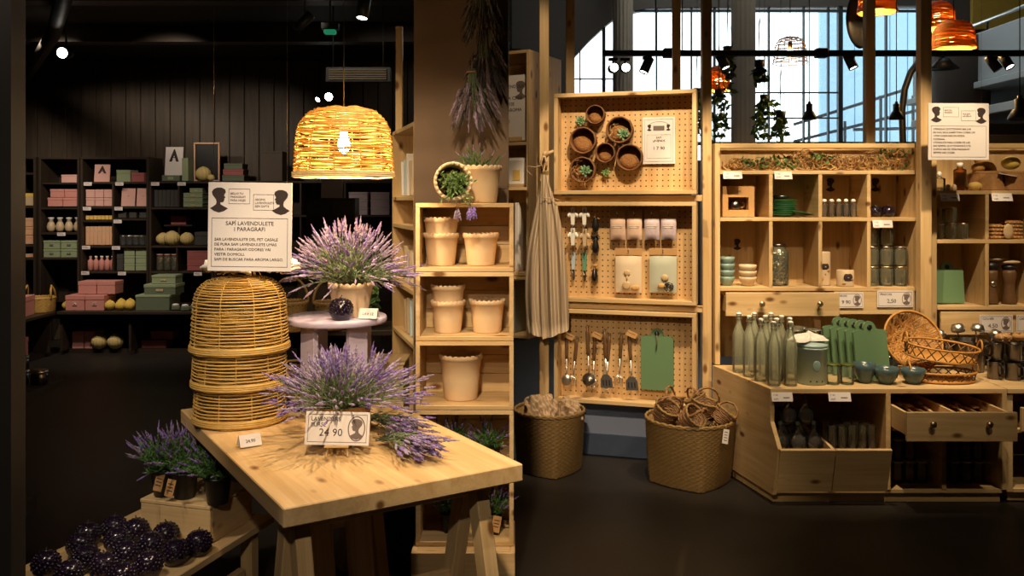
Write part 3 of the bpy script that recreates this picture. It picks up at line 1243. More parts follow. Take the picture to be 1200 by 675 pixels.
# counter below
t = thing('dark_counter', 'long dark display counter along the back wall under the shelving', 'counter', (-4.53, 8.75, 0))
b = MB(); b.box((1.55, .40, .43), (3.1, .82, .03), DARKWOOD, bev=.003); part('counter_top', b, t)
b = MB(); b.box((1.55, .50, .02), (3.1, .6, .04), DARKWOOD); part('plinth', b, t)
b = MB(); b.box((1.55, .79, .228), (3.1, .03, .373), DARKWOOD); part('back_panel', b, t)
for x in (.012, .70, 1.6, 2.4, 3.088):
    b = MB(); b.box((x, .41, .2275), (.024, .7, .373), DARKWOOD); part('upright', b, t)
t = thing('dark_counter', 'dark display counter running forward along the left wall, wicker trug on it', 'counter', (-4.535, 7.2, 0))
b = MB(); b.box((-.35, .77, .43), (.7, 1.54, .03), DARKWOOD, bev=.003); part('counter_top', b, t)
b = MB(); b.box((-.4, .77, .02), (.6, 1.5, .04), DARKWOOD); part('plinth', b, t)
b = MB(); b.box((-.66, .77, .228), (.03, 1.5, .373), DARKWOOD); part('back_panel', b, t)
for y in (.012, .75, 1.52):
    b = MB(); b.box((-.35, y, .2275), (.6, .024, .373), DARKWOOD); part('upright', b, t)
dark_unit('dark_shelving_unit', 'narrow dark shelving end beside the dark post, holding peach boxes', 18, 44.5, 184, [(None, None, 202.5), (None, None, 241.5), (None, None, 286.5), (None, None, 302)], y=9.15, depth=.43)


def WB(px, py, y):
    return Vector(((px - CX) * SB, y, bz(py) + .0006))


def rowz(py1, y):
    if y > 9.1 or y < 8:
        return bz(py1) + .0006 if y > 8 else CZ - (py1 - HY) * y / F
    if py1 < 370:
        return .4462 + max(0, 362 - py1) * SB
    return .0425 + (400 - max(py1, 390) if py1 < 398 else 0) * SB


def boxrow(name, label, cat, pxs, py0, py1, mat, group, y=YB + .04, d=.2, lid=.3, plate=None, lidm=None):
    """boxes in a row: pxs = [(x0,x1)...] standing at row py1"""
    for i, (a, c) in enumerate(pxs):
        k = y / F
        b = gift_box((c - a) * (SB if y > 9.1 else k) - .004, d, (py1 - py0) * (SB if y > 8 else k) - .001, mat, lid, plate, lidm=lidm)
        single(name, b, label.format(ORD[i] if len(pxs) > 1 else ''), cat, ((((a + c) / 2) - CX) * (SB if y > 9.1 else k), y, rowz(py1, y)), 0, group)


def cols(a, b, n): return [(a + (b - a) * i / n, a + (b - a) * (i + 1) / n) for i in range(n)]


# unit A
boxrow('soap_box', '{}pale pink card box standing alone on the top shelf above the pink stack', 'box', [(69, 88)], 204.5, 214, PINK_L, None, lid=.2)
S = [(53, 71), (71, 89)]
bx_sh = MB()
boxrow('soap_box', '{} pink gift box from the left, lower layer under the pale card', 'box', S, 231.5, 242, PINK, 'pink gift boxes in the first column', plate=None)
boxrow('soap_box', '{} pink gift box from the left, upper layer of the pink stack', 'box', [(56, 73), (73, 89)], 221.5, 231.3, PINK, 'pink gift boxes in the first column')
bk = thing('mounted_small_shelf', 'thin wooden ledge carrying the pale pink card', 'shelf', WB(69, 214, YB) - Vector((0, 0, .001)))
b = MB(); b.box((0, .19, -.008), (.372, .33, .016), DARKWOOD); part('ledge', b, bk)
b = MB(); b.box((-.15, .34, -.04), (.02, .02, .06), DARKWOOD); b.box((.15, .34, -.04), (.02, .02, .06), DARKWOOD); part('bracket', b, bk)
FL = thing('round_flask', 'first round cream flask from the left on the dark shelf', 'bottle', WB(54, 272, YB + .1), 0, 'round cream flasks')
b = MB(); b.lathe([(.022, 0), (.038, .02), (.044, .055), (.032, .092), (.018, .11)], CREAMG, 18); part('body', b, FL)
b = MB(); b.lathe([(.022, .11), (.022, .135), (.03, .14), (.03, .15), (.001, .152)], WHITECAP, 12); part('stopper', b, FL)
for i in range(1, 4):
    dup(FL, '%s round cream flask from the left on the dark shelf' % ORD[i], WB(54 + i * 10.6, 272, YB + .1))
for r_, (ya, yb) in enumerate(((292, 302), (282, 291.8))):
    boxrow('drawer_box', '{} sage green box with a round knob from the left, ' + ('bottom layer' if r_ == 0 else 'upper layer'), 'box', [(48, 68), (68.5, 88.5)], ya, yb, SAGEB, 'sage boxes with knobs', plate=SAGED)
# end unit
boxrow('paper_lamp_box', '{}small cream box with a yellow print in the narrow end shelving', 'box', [(28.5, 40)], 226.5, 241, CREAMG, None, y=9.2, d=.12, lidm=YELLOW)
for r_ in range(3):
    boxrow('peach_box', '{}peach card box, ' + ('bottom', 'middle', 'top')[r_] + ' of the stack in the narrow end shelving', 'box', [(28, 41)], 276 - 10.3 * r_, 286 - 10.3 * r_, PEACH, 'stacked peach boxes', y=9.2)
boxrow('peach_box', '{}flat peach box alone on the lowest shelf of the narrow end shelving', 'box', [(28, 39)], 297.5, 301.5, PEACH, None, y=9.2)
# unit B
def easel_card(name, label, px0, px1, py0, py1, m1, y=YB + .06, tower=True, lean=.12):
    k = y / F
    w, h = (px1 - px0) * k, (py1 - py0) * k
    t = thing(name, label, 'card', (((px0 + px1) / 2 - CX) * (SB if y > 9 else k), y, bz(py1) + .0006 if y > 9 else CZ - (py1 - HY) * k))
    M = rx(-lean)
    b = MB(); b.box((0, .004, h / 2), (w, .008, h), m1, M=M); part('card', b, t)
    if tower:
        b = MB()
        z0 = h * .48
        b.prism([(-w * .28, z0), (-w * .12, z0), (0, z0 + h * .22), (w * .12, z0), (w * .28, z0), (w * .03, z0 + h * .44), (-w * .03, z0 + h * .44)], -.0012, -.0002, INK, M)
        b.box((0, -.0008, z0 + h * .14), (w * .3, .001, h * .03), INK, M=M)
        part('printed_tower', b, t, 'dark printed A-shaped mark')
    b = MB(); b.beam((0, .01, h * .6), (0, .05, .002), .02, .004, m1, 0); part('stand', b, t)
    return t


easel_card('greeting_card', 'peach card with a dark A-shaped print on the top shelf', 107, 125, 192.5, 213, PINK_L)
boxrow('gift_box', '{}flat sage box with a round print beside the rose box on the top shelf', 'box', [(134, 151)], 199, 213, SAGEB, None)
boxrow('gift_box', '{}rose box on the top shelf beside the flat sage box', 'box', [(151.5, 167)], 202, 213, ROSE, None)
boxrow('soap_box', '{} pale pink soap box from the left, lower layer beside the pink cards', 'box', cols(98, 130, 3), 232, 241.6, PINK_L, 'pale pink soap boxes in two layers')
boxrow('soap_box', '{} pale pink soap box from the left, upper layer beside the pink cards', 'box', cols(98, 130, 3), 222, 231.7, PINK_L, 'pale pink soap boxes in two layers')
easel_card('greeting_card', 'pink card leaning on the shelf beside the pale pink soap boxes', 139, 155, 220.5, 241.6, PINK_L, tower=False)
easel_card('greeting_card', 'plain pink card next to the dark upright of the shelf', 157, 171.5, 220.5, 241.6, PINK_L, tower=False)
boxrow('soap_bar', '{} small yellow soap bar from the left above the peach books', 'soap', cols(98, 130, 7), 252.8, 257.6, LEMON, 'small yellow soap bars', d=.08)
boxrow('tea_box', '{} small charcoal box from the left on the thin middle shelf', 'box', [(136, 146), (149, 158), (161, 171)], 249, 255.6, GREYBOX, 'small charcoal boxes', d=.1)
for i in range(7):
    a = 97.5 + i * 4.7
    b = MB(); k = (YB + .05) / F
    b.box((0, .09, .098), (.0405, .18, .196), PEACH, bev=.004)
    b.box((0, -.001, .15), (.024, .003, .02), CREAMG)
    single('peach_book', b, '%s peach book from the left in the row of peach spines' % ORD[i], 'book', WB(a + 2.3, 287.6, YB + .05), 0, 'peach books in a row')
J0 = thing('storage_jar', 'first small dark glass jar from the left on the fourth shelf', 'jar', WB(140, 287.6, YB + .09), 0, 'small dark jars')
a_, c_ = jar(.036, .10, GLASS_D, STEEL)
part('glass', a_, J0); part('lid', c_, J0)
for i in range(1, 5):
    dup(J0, '%s small dark glass jar from the left on the fourth shelf' % ORD[i], WB(140 + i * 7.4, 287.6, YB + .09))
B0 = thing('bath_bottle', 'first pink bottle from the left with a tied cap on the low shelf', 'bottle', WB(100.8, 317.6, YB + .1), 0, 'pink bath bottles')
b = MB(); b.lathe([(.02, 0), (.028, .004), (.028, .10), (.012, .118), (.012, .13)], PINK, 16); part('body', b, B0)
b = MB(); b.lathe([(.014, .13), (.016, .15), (.001, .152)], WHITECAP, 12); part('cap', b, B0)
for i in range(1, 5):
    dup(B0, '%s pink bottle from the left with a tied cap on the low shelf' % ORD[i], WB(100.8 + i * 6.6, 317.6, YB + .1))
boxrow('charcoal_case', '{}dark grey case beside the stacked sage boxes on the low shelf', 'box', [(134.5, 142.5)], 298, 317.6, GREYBOX, None)
for r_ in range(3):
    boxrow('sage_box', '{} sage box from the left, ' + ('bottom', 'middle', 'top')[r_] + ' layer beside the dark grey case', 'box', [(143, 156), (156.5, 170)], 309 - 8.7 * r_, 317.6 - 8.7 * r_, SAGEB, 'stacked sage boxes on the low shelf')
# unit D and its top
easel_card('large_card', 'large sage green card at the back of the shelf top behind the white card', 184, 209, 184, 212, SAGEB, y=YB + .25, tower=False)
easel_card('tower_card', 'tall white card with a black A-shaped print leaning on the sage card', 187.5, 208, 171.5, 205, PAPER, y=YB + .125)
b = MB(); b.box((0, .06, .0305), (.19, .12, .061), SAGED, bev=.004); b.box((0, -.001, .03), (.06, .004, .03), SAGEB)
single('low_plinth_box', b, 'low dark sage box the white card stands on', 'box', WB(196, 212, YB + .09))
boxrow('book_upright', '{}tall olive book standing between the sage card and the black frame', 'book', [(211, 219)], 185, 212, SAGEB, None, lid=.05, d=.15)
t = thing('picture_frame', 'black panel in a thin gold frame standing on the shelf top', 'frame', WB(234, 212, YB + .22))
w_, h_ = 31 * SB, 46.5 * SB
b = MB()
for (cx, cz, sx, sz) in ((0, .008, w_, .016), (0, h_ - .008, w_, .016), (-w_ / 2 + .008, h_ / 2, .016, h_ - .034), (w_ / 2 - .008, h_ / 2, .016, h_ - .034)):
    b.box((cx, 0, cz), (sx, .025, sz), PEACH, bev=.002)
part('frame', b, t); b = MB(); b.box((0, .004, h_ / 2), (w_ - .03, .01, h_ - .03), BLACK); part('panel', b, t)
LN = MB(); LN = lantern(.085)
def lantern_thing(px0, px1, py1, label, y=YB + .12, group=None, mat=LANT):
    r = (px1 - px0) / 2 * y / F
    t = thing('paper_lantern', label, 'lantern', WB((px0 + px1) / 2, py1, y), 0, group)
    part('globe', lantern(r, mat), t)
    b = MB(); b.lathe([(r * .26, r * 1.88), (r * .26, r * 1.96), (.001, r * 1.97)], BRASS, 14); part('top_ring', b, t)
    return t
lantern_thing(225, 242.5, 212, 'ribbed cream paper lantern in front of the black frame')
lantern_thing(241, 249, 212, 'tiny cream paper lantern beside the bigger one in front of the frame', y=YB + .06)
for i in range(6):
    b = MB(); b.box((0, .09, .09), (.04, .17, .18), GREYBOX, bev=.003)
    single('dark_book', b, '%s charcoal book from the left under the sage card' % ORD[i], 'book', WB(180 + 4.7 * i, 242.6, YB + .06), 0, 'charcoal books in a row')
for r_ in range(4):
    boxrow('sage_tin', '{}pale sage box, ' + ('bottom', 'second from bottom', 'third from bottom', 'top')[r_] + ' of the stack of four', 'box', [(212.5 if r_ < 3 else 220, 236)], 237.2 - 5.6 * r_, 242.6 - 5.6 * r_, SAGEB, 'four stacked sage boxes', plate=CREAMG)
boxrow('keepsake_box', '{}small dark brown box above the row of three paper lanterns', 'box', [(191, 210)], 253, 264, ROSE, None, y=YB + .2, d=.12)
b = MB(); b.box((0, .06, -.008), (.30, .14, .016), DARKWOOD); b.box((0, .065, -.105), (.02, .1, .18), DARKWOOD)
single('wooden_riser', b, 'small dark riser carrying the dark brown box behind the lanterns', 'riser', WB(200.5, 264, YB + .2))
for i, (a, c) in enumerate(((180, 195), (191, 208.5), (208, 223.5))):
    lantern_thing(a, c, 287.6, '%s round cream lantern from the left in the shelf row of three' % ORD[i], y=YB + (.08, .06, .08)[i] + (.0 if i != 1 else -.02), group='cream lanterns in a row of three')
boxrow('charcoal_case', '{}flat charcoal case at the end of the row of three lanterns', 'box', [(226, 244)], 272, 287.6, GREYBOX, None)
J1 = thing('candy_jar', 'first glass jar of dark sweets from the left beside the rose boxes', 'jar', WB(183.5, 317.6, YB + .1), 0, 'glass jars of sweets')
a_, c_ = jar(.038, .17, GLASS, PINK)
part('glass', a_, J1); part('lid', c_, J1)
random.seed(5)
b = MB()
for k in range(34):
    a = random.uniform(0, 6.28); q = .024 * math.sqrt(random.random())
    b.ell((q * math.cos(a), q * math.sin(a), .014 + .0035 * k), .009, random.choice((PEACH, ROSE, CREAMG)), 6, 4)
part('sweets', b, J1, 'pale and rose sweets', stuff=True)
for i in (1, 2):
    dup(J1, '%s glass jar of dark sweets from the left beside the rose boxes' % ORD[i], WB(183.5 + 8.6 * i, 317.6, YB + .1))
for r_ in range(3):
    boxrow('rose_box', '{}rose box, ' + ('bottom', 'middle', 'top')[r_] + ' of the rose stack behind the white hanging sign', 'box', [(217, 242)], 309.6 - 8 * r_, 317.6 - 8 * r_, ROSE, 'stacked rose boxes')
# wide unit behind the pendant
for r_, m_ in enumerate((SAGED, ROSE, SAGED)):
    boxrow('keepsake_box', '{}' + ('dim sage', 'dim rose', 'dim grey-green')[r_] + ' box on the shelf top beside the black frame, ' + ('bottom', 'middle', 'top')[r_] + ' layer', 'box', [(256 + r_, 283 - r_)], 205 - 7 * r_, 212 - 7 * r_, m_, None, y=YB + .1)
boxrow('grey_panel_box', '{}tall grey-brown box on the shelf top beside the pendant lamp', 'box', [(304, 330)], 177, 212, GREYWALL, None, lid=.06)
easel_card('pale_card', 'small pale lilac card on the shelf directly under the pendant lamp', 376, 401, 209, 232, PORC, y=7.2, tower=False)
zq = W(388, 232, 7.2).z
b = MB(); b.box((0, .1, zq / 2), (.4, .2, zq), DARKWOOD, bev=.004)
for q in (-.1, .1):
    b.box((q, -.004, zq - .08), (.17, .01, .12), GREYBOX)
bb = single('dark_display_block', b, 'dark display block carrying the pale lilac card under the lamp', 'block', (W(388, 232, 7.2).x, 7.18, 0))
for i, px in enumerate((407, 433)):
    for r_ in range(3):
        boxrow('lilac_box', '{}dim lilac gift box, ' + ('bottom', 'middle', 'top')[r_] + (' layer, nearer the pendant' if i == 0 else ' layer, nearer the pine bookcase'), 'box', [(px, px + 23)], 243 - 9 * r_, 252 - 9 * r_, PORC, 'dim lilac gift boxes', y=YB + .05)
# things on the counter
boxrow('pink_crate', '{} large pink box from the left, front row on the back counter', 'box', cols(76, 122, 2), 345, 362, PINK, 'large pink boxes on the counter', y=8.82, d=.28, plate=PINK_L)
boxrow('pink_crate', '{} large pink box from the left, upper row on the back counter', 'box', cols(91, 135, 2), 330, 344.6, PINK, 'large pink boxes on the counter', y=8.9, d=.2)
FB = thing('tissue_ball', 'first yellow tissue ball from the left in the fluffy counter row', 'decoration', (0, 0, 0), 0, 'yellow tissue balls')
b = lantern(.049, YELLOW, 22, 1.0); part('tissue', b, FB)
b = MB(); b.lathe([(.012, .096), (.012, .104), (.001, .105)], YELLOW, 10); part('top_knot', b, FB)
spots = [(129, 8.86), (141, 8.84), (151.8, 8.86), (142, 9.0), (152.6, 9.0)]
for i, (px, y) in enumerate(spots):
    v = Vector(((px - CX) * y / F, y, .4462))
    if i == 0:
        FB.location = v
    else:
        dup(FB, '%s yellow tissue ball %s in the fluffy counter row' % (ORD[i % 3], 'from the left, front' if i < 3 else 'from the left, back'), v)
FB['label'] = 'first yellow tissue ball from the left, front in the fluffy counter row'
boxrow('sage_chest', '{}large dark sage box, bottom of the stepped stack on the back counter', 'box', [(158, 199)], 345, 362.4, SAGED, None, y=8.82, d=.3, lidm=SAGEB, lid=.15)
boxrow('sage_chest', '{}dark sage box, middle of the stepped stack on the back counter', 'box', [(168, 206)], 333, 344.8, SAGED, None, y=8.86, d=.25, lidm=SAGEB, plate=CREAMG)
boxrow('sage_chest', '{}sage box, top of the stepped stack on the back counter', 'box', [(177, 206)], 323, 332.8, SAGEB, None, y=8.9, d=.2, plate=CREAMG)
for i, (px, py, y) in enumerate(((206, 362, 8.85), (217, 362, 8.8), (228, 362, 8.86))):
    b = MB(); b.box((0, 0, .025), (.08, .06, .05), SAGED, bev=.01); b.ell((0, 0, .055), (.035, .025, .012), PAPER, 10, 6)
    single('soap_packet', b, '%s wrapped soap packet from the sage boxes on the back counter' % ORD[i], 'packet', ((px - CX) * y / F, y, .4462), .4 + .2 * i, 'wrapped soap packets')
for i, (a, c) in enumerate(((24, 44), (44.5, 64))):
    y = 8.1 if i == 0 else 8.25
    k = y / F
    b = gift_box(.16, .3, .19, PINK, .25, PINK_L)
    single('pink_crate', b, '%s large pink box from the dark post on the side counter' % ORD[i], 'box', (-4.86 + .18 * i, y, .4462), .15, 'large pink boxes on the side counter')
t = thing('wicker_trug', 'golden wicker basket with two upright handles above the side counter boxes', 'basket', W(46, 342, 8.72))
t.location.z = .4462
ba, ri = woven_basket(.15, .13, .14, 8, 18, RATTAN, .4)
part('bowl', ba, t); part('rim', ri, t)
for s in (-1, 1):
    h = MB(); h.tube([(s * .14, -.05, .13), (s * .13, -.03, .22), (s * .12, 0, .26), (s * .13, .03, .22), (s * .14, .05, .13)], .011, RATTAN, 6); part('handle', h, t)
b = lantern(.045, YELLOW, 16); single('small_tissue_ball', b, 'small yellow tissue ball between the pink boxes on the counter corner', 'decoration', ((66.5 - CX) * 8.7 / F, 8.9, .4462))
# under the counter
boxrow('pink_crate', '{} dim pink box stored under the counter corner', 'box', [(84, 98), (98.5, 112)], 378, 398, PINK, 'dim pink boxes under the counter', y=8.95)
for i, px in enumerate((130, 148)):
    y = 8.95
    t = lantern_thing(px - 9, px + 9, 398, '%s dim lantern from the left under the back counter' % ORD[i], y=y, group='dim lanterns under the counter')
    t.location.z = .042
boxrow('rose_box', '{}dim rose box at the bottom under the back counter, behind the floor', 'box', [(165, 195)], 391, 400, ROSE, None, y=8.98)
boxrow('rose_box', '{}dim rose box on top of another under the back counter', 'box', [(176, 203)], 381, 390.6, ROSE, None, y=9.0)
for n_ in list(COL.objects):
    if n_.get('category') == 'box' and n_.location.z < .2 and n_.location.y > 8.9 and n_.name.startswith('pink_crate') and n_.location.z < .3:
        n_.location.z = .042
for i in range(2):
    b = gift_box(.15, .3, .2, PINK, .25)
    single('pink_crate', b, '%s dim pink box under the side counter from the dark post' % ORD[i], 'box', (-4.86 + .18 * i, 8.05 + .1 * i, .042), .15, 'dim pink boxes under the side counter')
# little white price tickets on the shelf edges
tk = [(72, 274.5), (103, 215.5), (140, 215.5), (102, 244.5), (139, 244.5), (138, 259.5), (101, 290), (136, 290.5), (100, 320), (143, 320.5), (182, 215.5), (213, 215.5), (232, 321)]
for i, (px, py) in enumerate(tk):
    b = MB(); b.box((0, -.002, 0), (.085, .003, .036), PAPER)
    b.box((-.01, -.0038, .006), (.05, .001, .004), INKG); b.box((0, -.0038, -.006), (.06, .001, .003), INKG)
    single('mounted_price_ticket', b, '%s white price ticket on the dark shelf edges, counted row by row' % ORD[i], 'label', W(px, py, YB - .003), 0, 'white price tickets on the dark shelves')
# low dark table by the post with small bowls
t = thing('low_dark_table', 'low dark table beside the dark post with small tins on it', 'table', (-2.29, 4.0, 0))
zt = .64
b = MB(); b.plate([(-.6, -.9), (0, -.9), (0, .5), (-.6, .5)], zt - .035, zt, DARKWOOD); part('table_top', b, t)
b = MB(); b.box((-.34, -.2, .04), (.5, 1.2, .08), DARKWOOD); part('base', b, t)
b = MB(); b.box((-.34, -.2, .342), (.36, 1.1, .524), DARKWOOD); part('pedestal', b, t)
T0 = thing('small_tin', 'small tin with a shiny lid, nearest the table corner beside the dark post', 'tin', (-2.345, 4.36, zt))
b = MB(); b.lathe([(.035, 0), (.04, .004), (.04, .05), (.036, .054)], DSTEEL, 20); part('body', b, T0)
b = MB(); b.lathe([(.042, .0545), (.042, .066), (.036, .07), (.001, .07)], BRASS, 20); part('lid', b, T0)
for x, y, z, l in ((-2.44, 4.36, zt, 'lower of two stacked tins'), (-2.44, 4.36, zt + .0705, 'upper of two stacked tins'), (-2.44, 4.24, zt, 'in front of the stacked tins')):
    dup(T0, 'small tin with a shiny lid, %s beside the dark post' % l, (x, y, z))
# ================================================================ the pine table and what stands on it
ZT = .75
TB = Fr((-.593, 2.28, 0), math.atan2(.39, .627))      # origin at the near corner, x along the near short edge, y along the long edge
TW, TL = .738, 1.28
t = thing('display_table', 'pine trestle table with a thick knotty top carrying the lavender display', 'table', TB.o, TB.rz)
b = MB()
b.box((TW / 2, TL / 2, ZT - .026), (TW, TL, .052), PINE_T, bev=.003)
part('table_top', b, t)
for k, (y, xl) in enumerate(((.17, .085), (TL - .22, .42))):
    b = MB(); b.box(((TW + xl) / 2 - .04, y, ZT - .085), (TW - xl - .02, .055, .065), PINE, bev=.003); part('trestle_beam', b, t)
    for x in (xl, TW - .085):
        for s in (-1, 1):
            b = MB(); b.beam((x, y + s * .03, ZT - .06), (x, y + s * .21, .006), .062, .045, PINE, .003, up=(1, 0, 0)); part('leg', b, t)
    b = MB(); b.box(((TW + xl) / 2 - .04, y + .115, .33), (TW - xl - .06, .02, .05), PINE, bev=.002); b.box(((TW + xl) / 2 - .04, y - .115, .33), (TW - xl - .06, .02, .05), PINE, bev=.002); part('stretcher', b, t)


def on_table(px, py): return PZ(px, py, ZT)


# --- three nested rattan shades
fn = dome_profile(.173, .262, taper=.010, top=.40)
def rattan_shade(label, loc, nz=31, seed=1, mat=RATTAN, group=None, k=1.0):
    random.seed(seed)
    t = thing('rattan_lampshade', label, 'lampshade', loc, seed * .37, group)
    a, v = rings_shade(fn, nz, .0031, mat, 9, 72, wob=.001, ribm=RATTAN, rib_off=.001)
    part('woven_strands', a, t); part('ribs', v, t)
    t.scale = (k, k, 1)
    r = MB()
    for z, q in ((.002, .002), (.009, .0015), (.016, .001)):
        r.tube([((fn(0)[0] + q) * math.cos(2 * PI * k / 64), (fn(0)[0] + q) * math.sin(2 * PI * k / 64), z + .003) for k in range(64)], .0048, mat, 6, closed=True)
    part('rim', r, t)
    return t
base = on_table(276, 492)
cx_, cy_ = -.992, 3.207
for i, l in enumerate(('golden rattan shade, bottom of the nested stack standing on the pine table', 'golden rattan shade, middle of the nested stack on the pine table',
                       'golden rattan shade, domed top of the nested stack under the hanging sign')):
    rattan_shade(l, (cx_, cy_, ZT + .006 + .127 * i), seed=i + 1, k=(.945, .973, 1.0)[i])
# dried white bouquet on the dome
t = thing('dried_bouquet', 'crumpled white dried bouquet lying over the top of the nested rattan shades', 'flowers', (cx_ + .03, cy_ + .02, ZT + .527))
random.seed(11)
b = MB()
for i in range(60):
    a = random.uniform(0, 6.28); q = math.sqrt(random.random())
    x, y = .15 * q * math.cos(a), .09 * q * math.sin(a)
    b.lathe([(.002, 0), (.023, .013), (.031, .026), (.026, .03)], CLOTH, 9, c=(0, 0, 0), M=tr(x, y, .02 + .018 * (1 - q)) @ Euler((random.uniform(-1, 1), random.uniform(-1, 1), 0)).to_matrix().to_4x4(),
            rfun=lambda r, z, an, k1, k2: r * (1 + .22 * math.sin(5 * an + k1)))
part('blossom', b, t)
b = MB()
for i in range(22):
    a = random.uniform(0, 6.28)
    b.tube([(.02 * math.cos(a), .02 * math.sin(a), .012), (.09 * math.cos(a), .05 * math.sin(a), .018 + .02 * random.random()), (.14 * math.cos(a), .07 * math.sin(a), .005)], .0015, RAFFIA, 4)
part('stems', b, t)

# --- hanging sign over the dome
def hung_sign(name, label, px0, px1, py0, py1, Y, title, lines, sw, rot=0.0, cord_to=3.1, cords=(.06, .94), rows=None, tilt=0.0):
    k = Y / F
    w, h = (px1 - px0) * k, (py1 - py0) * k
    t = thing(name, label, 'sign', (((px0 + px1) / 2 - CX) * k, Y, CZ - (py1 - HY) * k), rot)
    T = ry(tilt)
    b = MB(); b.box((0, .003, h / 2), (w, .006, h), PAPER, bev=.001, M=T); part('board', b, t)
    l = MB()
    frame_line(l, -w * .455, w * .455, h * .05, h * .60, .0012, -.0006, INK, T)
    if title:
        put_text(l, title, 0, h * .52, -.0008, h * .062, INK, 'CENTER', 1.05, T)
        put_text(l, lines, -w * .42, h * .345, -.0008, h * .044, INK, 'LEFT', 1.28, T)
    else:
        put_text(l, lines, -w * .42, h * .53, -.0008, h * .044, INK, 'LEFT', 1.35, T)
    put_text(l, sw[0], -w * .235, h * .865, -.0008, h * .033, INKG, 'LEFT', 1.15, T)
    put_text(l, sw[1], w * .06, h * .80, -.0008, h * .033, INKG, 'LEFT', 1.15, T)
    frame_line(l, -w * .255, -w * .0, h * .76, h * .93, .0012, -.0006, INKG, T)
    frame_line(l, w * .04, w * .285, h * .69, h * .87, .0012, -.0006, INKG, T)
    part('lettering', l, t, 'hand lettering with speech boxes and a ruled border')
    for s, fl in ((-1, 1), (1, -1)):
        c = MB(); head(c, s * w * .37, h * (.66 if s < 0 else .64), h * .28, -.0004, INK, fl, T); part('head_silhouette', c, t, 'black head silhouette facing the middle')
    ob = thing
    for q in cords:
        c = MB(); x = -w / 2 + w * q
        p = T @ Vector((x, .003, h - .004))
        c.tube([p, (p.x, p.y, cord_to - t.location.z)], .0007, DSTEEL, 5); part('hanging_cord', c, t)
    return t
hung_sign('hanging_sign', 'white hand-lettered board with two head silhouettes hung above the rattan dome', 243, 341, 214, 318, 3.0, 'SAPÍ LAVENDULETE\nI PARAGRAFI',
          'SAR LAVENDULETE DEL PET CASALE\nDE PURA SAPI LAVENDULETE UMAS\nPARA I PARAGRAFI ODORES VAI\nVESTIR DOMICILI.\nSAPI DE BUSCAR PARA AROMA LARGO.', ('BELLO TU\nPARAGRAFI\nPARA HOJE!', 'AROMA\nLAVENDULETE\nBEN SAPTE'), tilt=.012)

# --- the lilac side table with the tall lavender
t = thing('lilac_side_table', 'small round lilac side table with panel legs standing on the pine table', 'side table', (-.675, 3.385, ZT), TB.rz)
H = CZ - (370 - HY) * 3.385 / F - ZT
b = MB(); b.lathe([(.17, H - .026), (.188, H - .024), (.191, H - .018), (.191, H - .006), (.188, H), (.001, H)], LILAC, 56); b.lathe([(.001, H - .026), (.17, H - .026)], LILAC, 56); part('table_top', b, t)
for i in range(4):
    a = PI / 4 + i * PI / 2 - TB.rz + .05
    b = MB(); b.box((0, 0, (H - .027) / 2), (.085, .022, H - .029), LILAC, bev=.002, M=rzm(a + PI / 2) @ tr(0, .125, 0) if False else tr(.125 * math.cos(a), .125 * math.sin(a), 0) @ rzm(a + PI / 2)); part('leg', b, t)
ZS = ZT + H
t = thing('potted_lavender', 'tall cream scalloped pot of bushy lavender on the lilac side table', 'plant', (-.62, 3.385, ZS + .001))
part('pot', scallop_pot(.064, .084, .13), t)
b = MB(); b.lathe([(.001, .115), (.076, .115)], SOIL, 24); part('soil', b, t)
ms, mf = lavender(330, .225, .205, .10, .235, base_r=.06, seed=3, sr=.0058, sl=(.045, .07), weights=(6, 2, 5), droop=.75)
for q in (ms, mf):
    q.v = [p + Vector((0, 0, .118)) for p in q.v]
part('stems', ms, t); part('flowers', mf, t, 'pale lilac flower spikes')
BR = .048
t = thing('berry_jar', 'dark purple berry-shaped jar standing alone on the lilac side table', 'jar', (-.635, 3.265, ZS + .001))
part('body', berry_body(BR * .92), t); part('lid', berry_lid(BR * .92), t)
def tent_card(label, loc, rz, w=.07, h=.04, txt='24,90', group=None):
    t = thing('tent_card', label, 'card', loc, rz, group)
    b = MB()
    b.box((0, -.012, h / 2), (w, .0012, h), PAPER, rot=(-.5, 0, 0)); b.box((0, .012, h / 2), (w, .0012, h), PAPER, rot=(.5, 0, 0))
    part('card', b, t)
    l = MB(); M = tr(0, -.0128, h / 2) @ rx(-.5)
    put_text(l, txt, 0, -h * .15, -.0006, h * .36, INK, 'CENTER', M=M)
    part('lettering', l, t)
    return t
tent_card('small white tent card beside the berry jar on the lilac side table', (-.535, 3.29, ZS + .002), -.15, txt='LAV 12')
tent_card('small white tent card on the edge of the pine table beside the rattan stack', on_table(279, 525) + Vector((.03, .02, .002)), .6)

# --- lower lavender in its tan box, price sign on an easel
lv = on_table(400, 499)
t = thing('lavender_planter', 'wide low lavender bush in a tan bag planter on the pine table', 'plant', (-.566, 2.93, ZT + .001), .1)
b = MB()
b.lathe([(.06, 0), (.085, .003), (.088, .06), (.096, .125), (.100, .127), (.092, .123), (.083, .06), (.001, .055)], KRAFT, 40,
        rfun=lambda r, z, a, i, k: r * (1 + .22 * (min(1 / max(abs(math.cos(a)), abs(math.sin(a))), 1.3) - 1) + .012 * math.sin(9 * a)))
part('planter', b, t)
b = MB(); b.lathe([(.001, .112), (.088, .112)], SOIL, 24); part('soil', b, t)
ms, mf = lavender(340, .245, .165, .09, .262, base_r=.07, seed=8, sr=.0058, sl=(.04, .065), weights=(5, 4, 4), droop=.38)
for q in (ms, mf):
    q.v = [p + Vector((0, 0, .105)) for p in q.v]
part('stems', ms, t); part('flowers', mf, t, 'pale and violet flower spikes')
b = MB()
tb = Fr(t.location, .1)
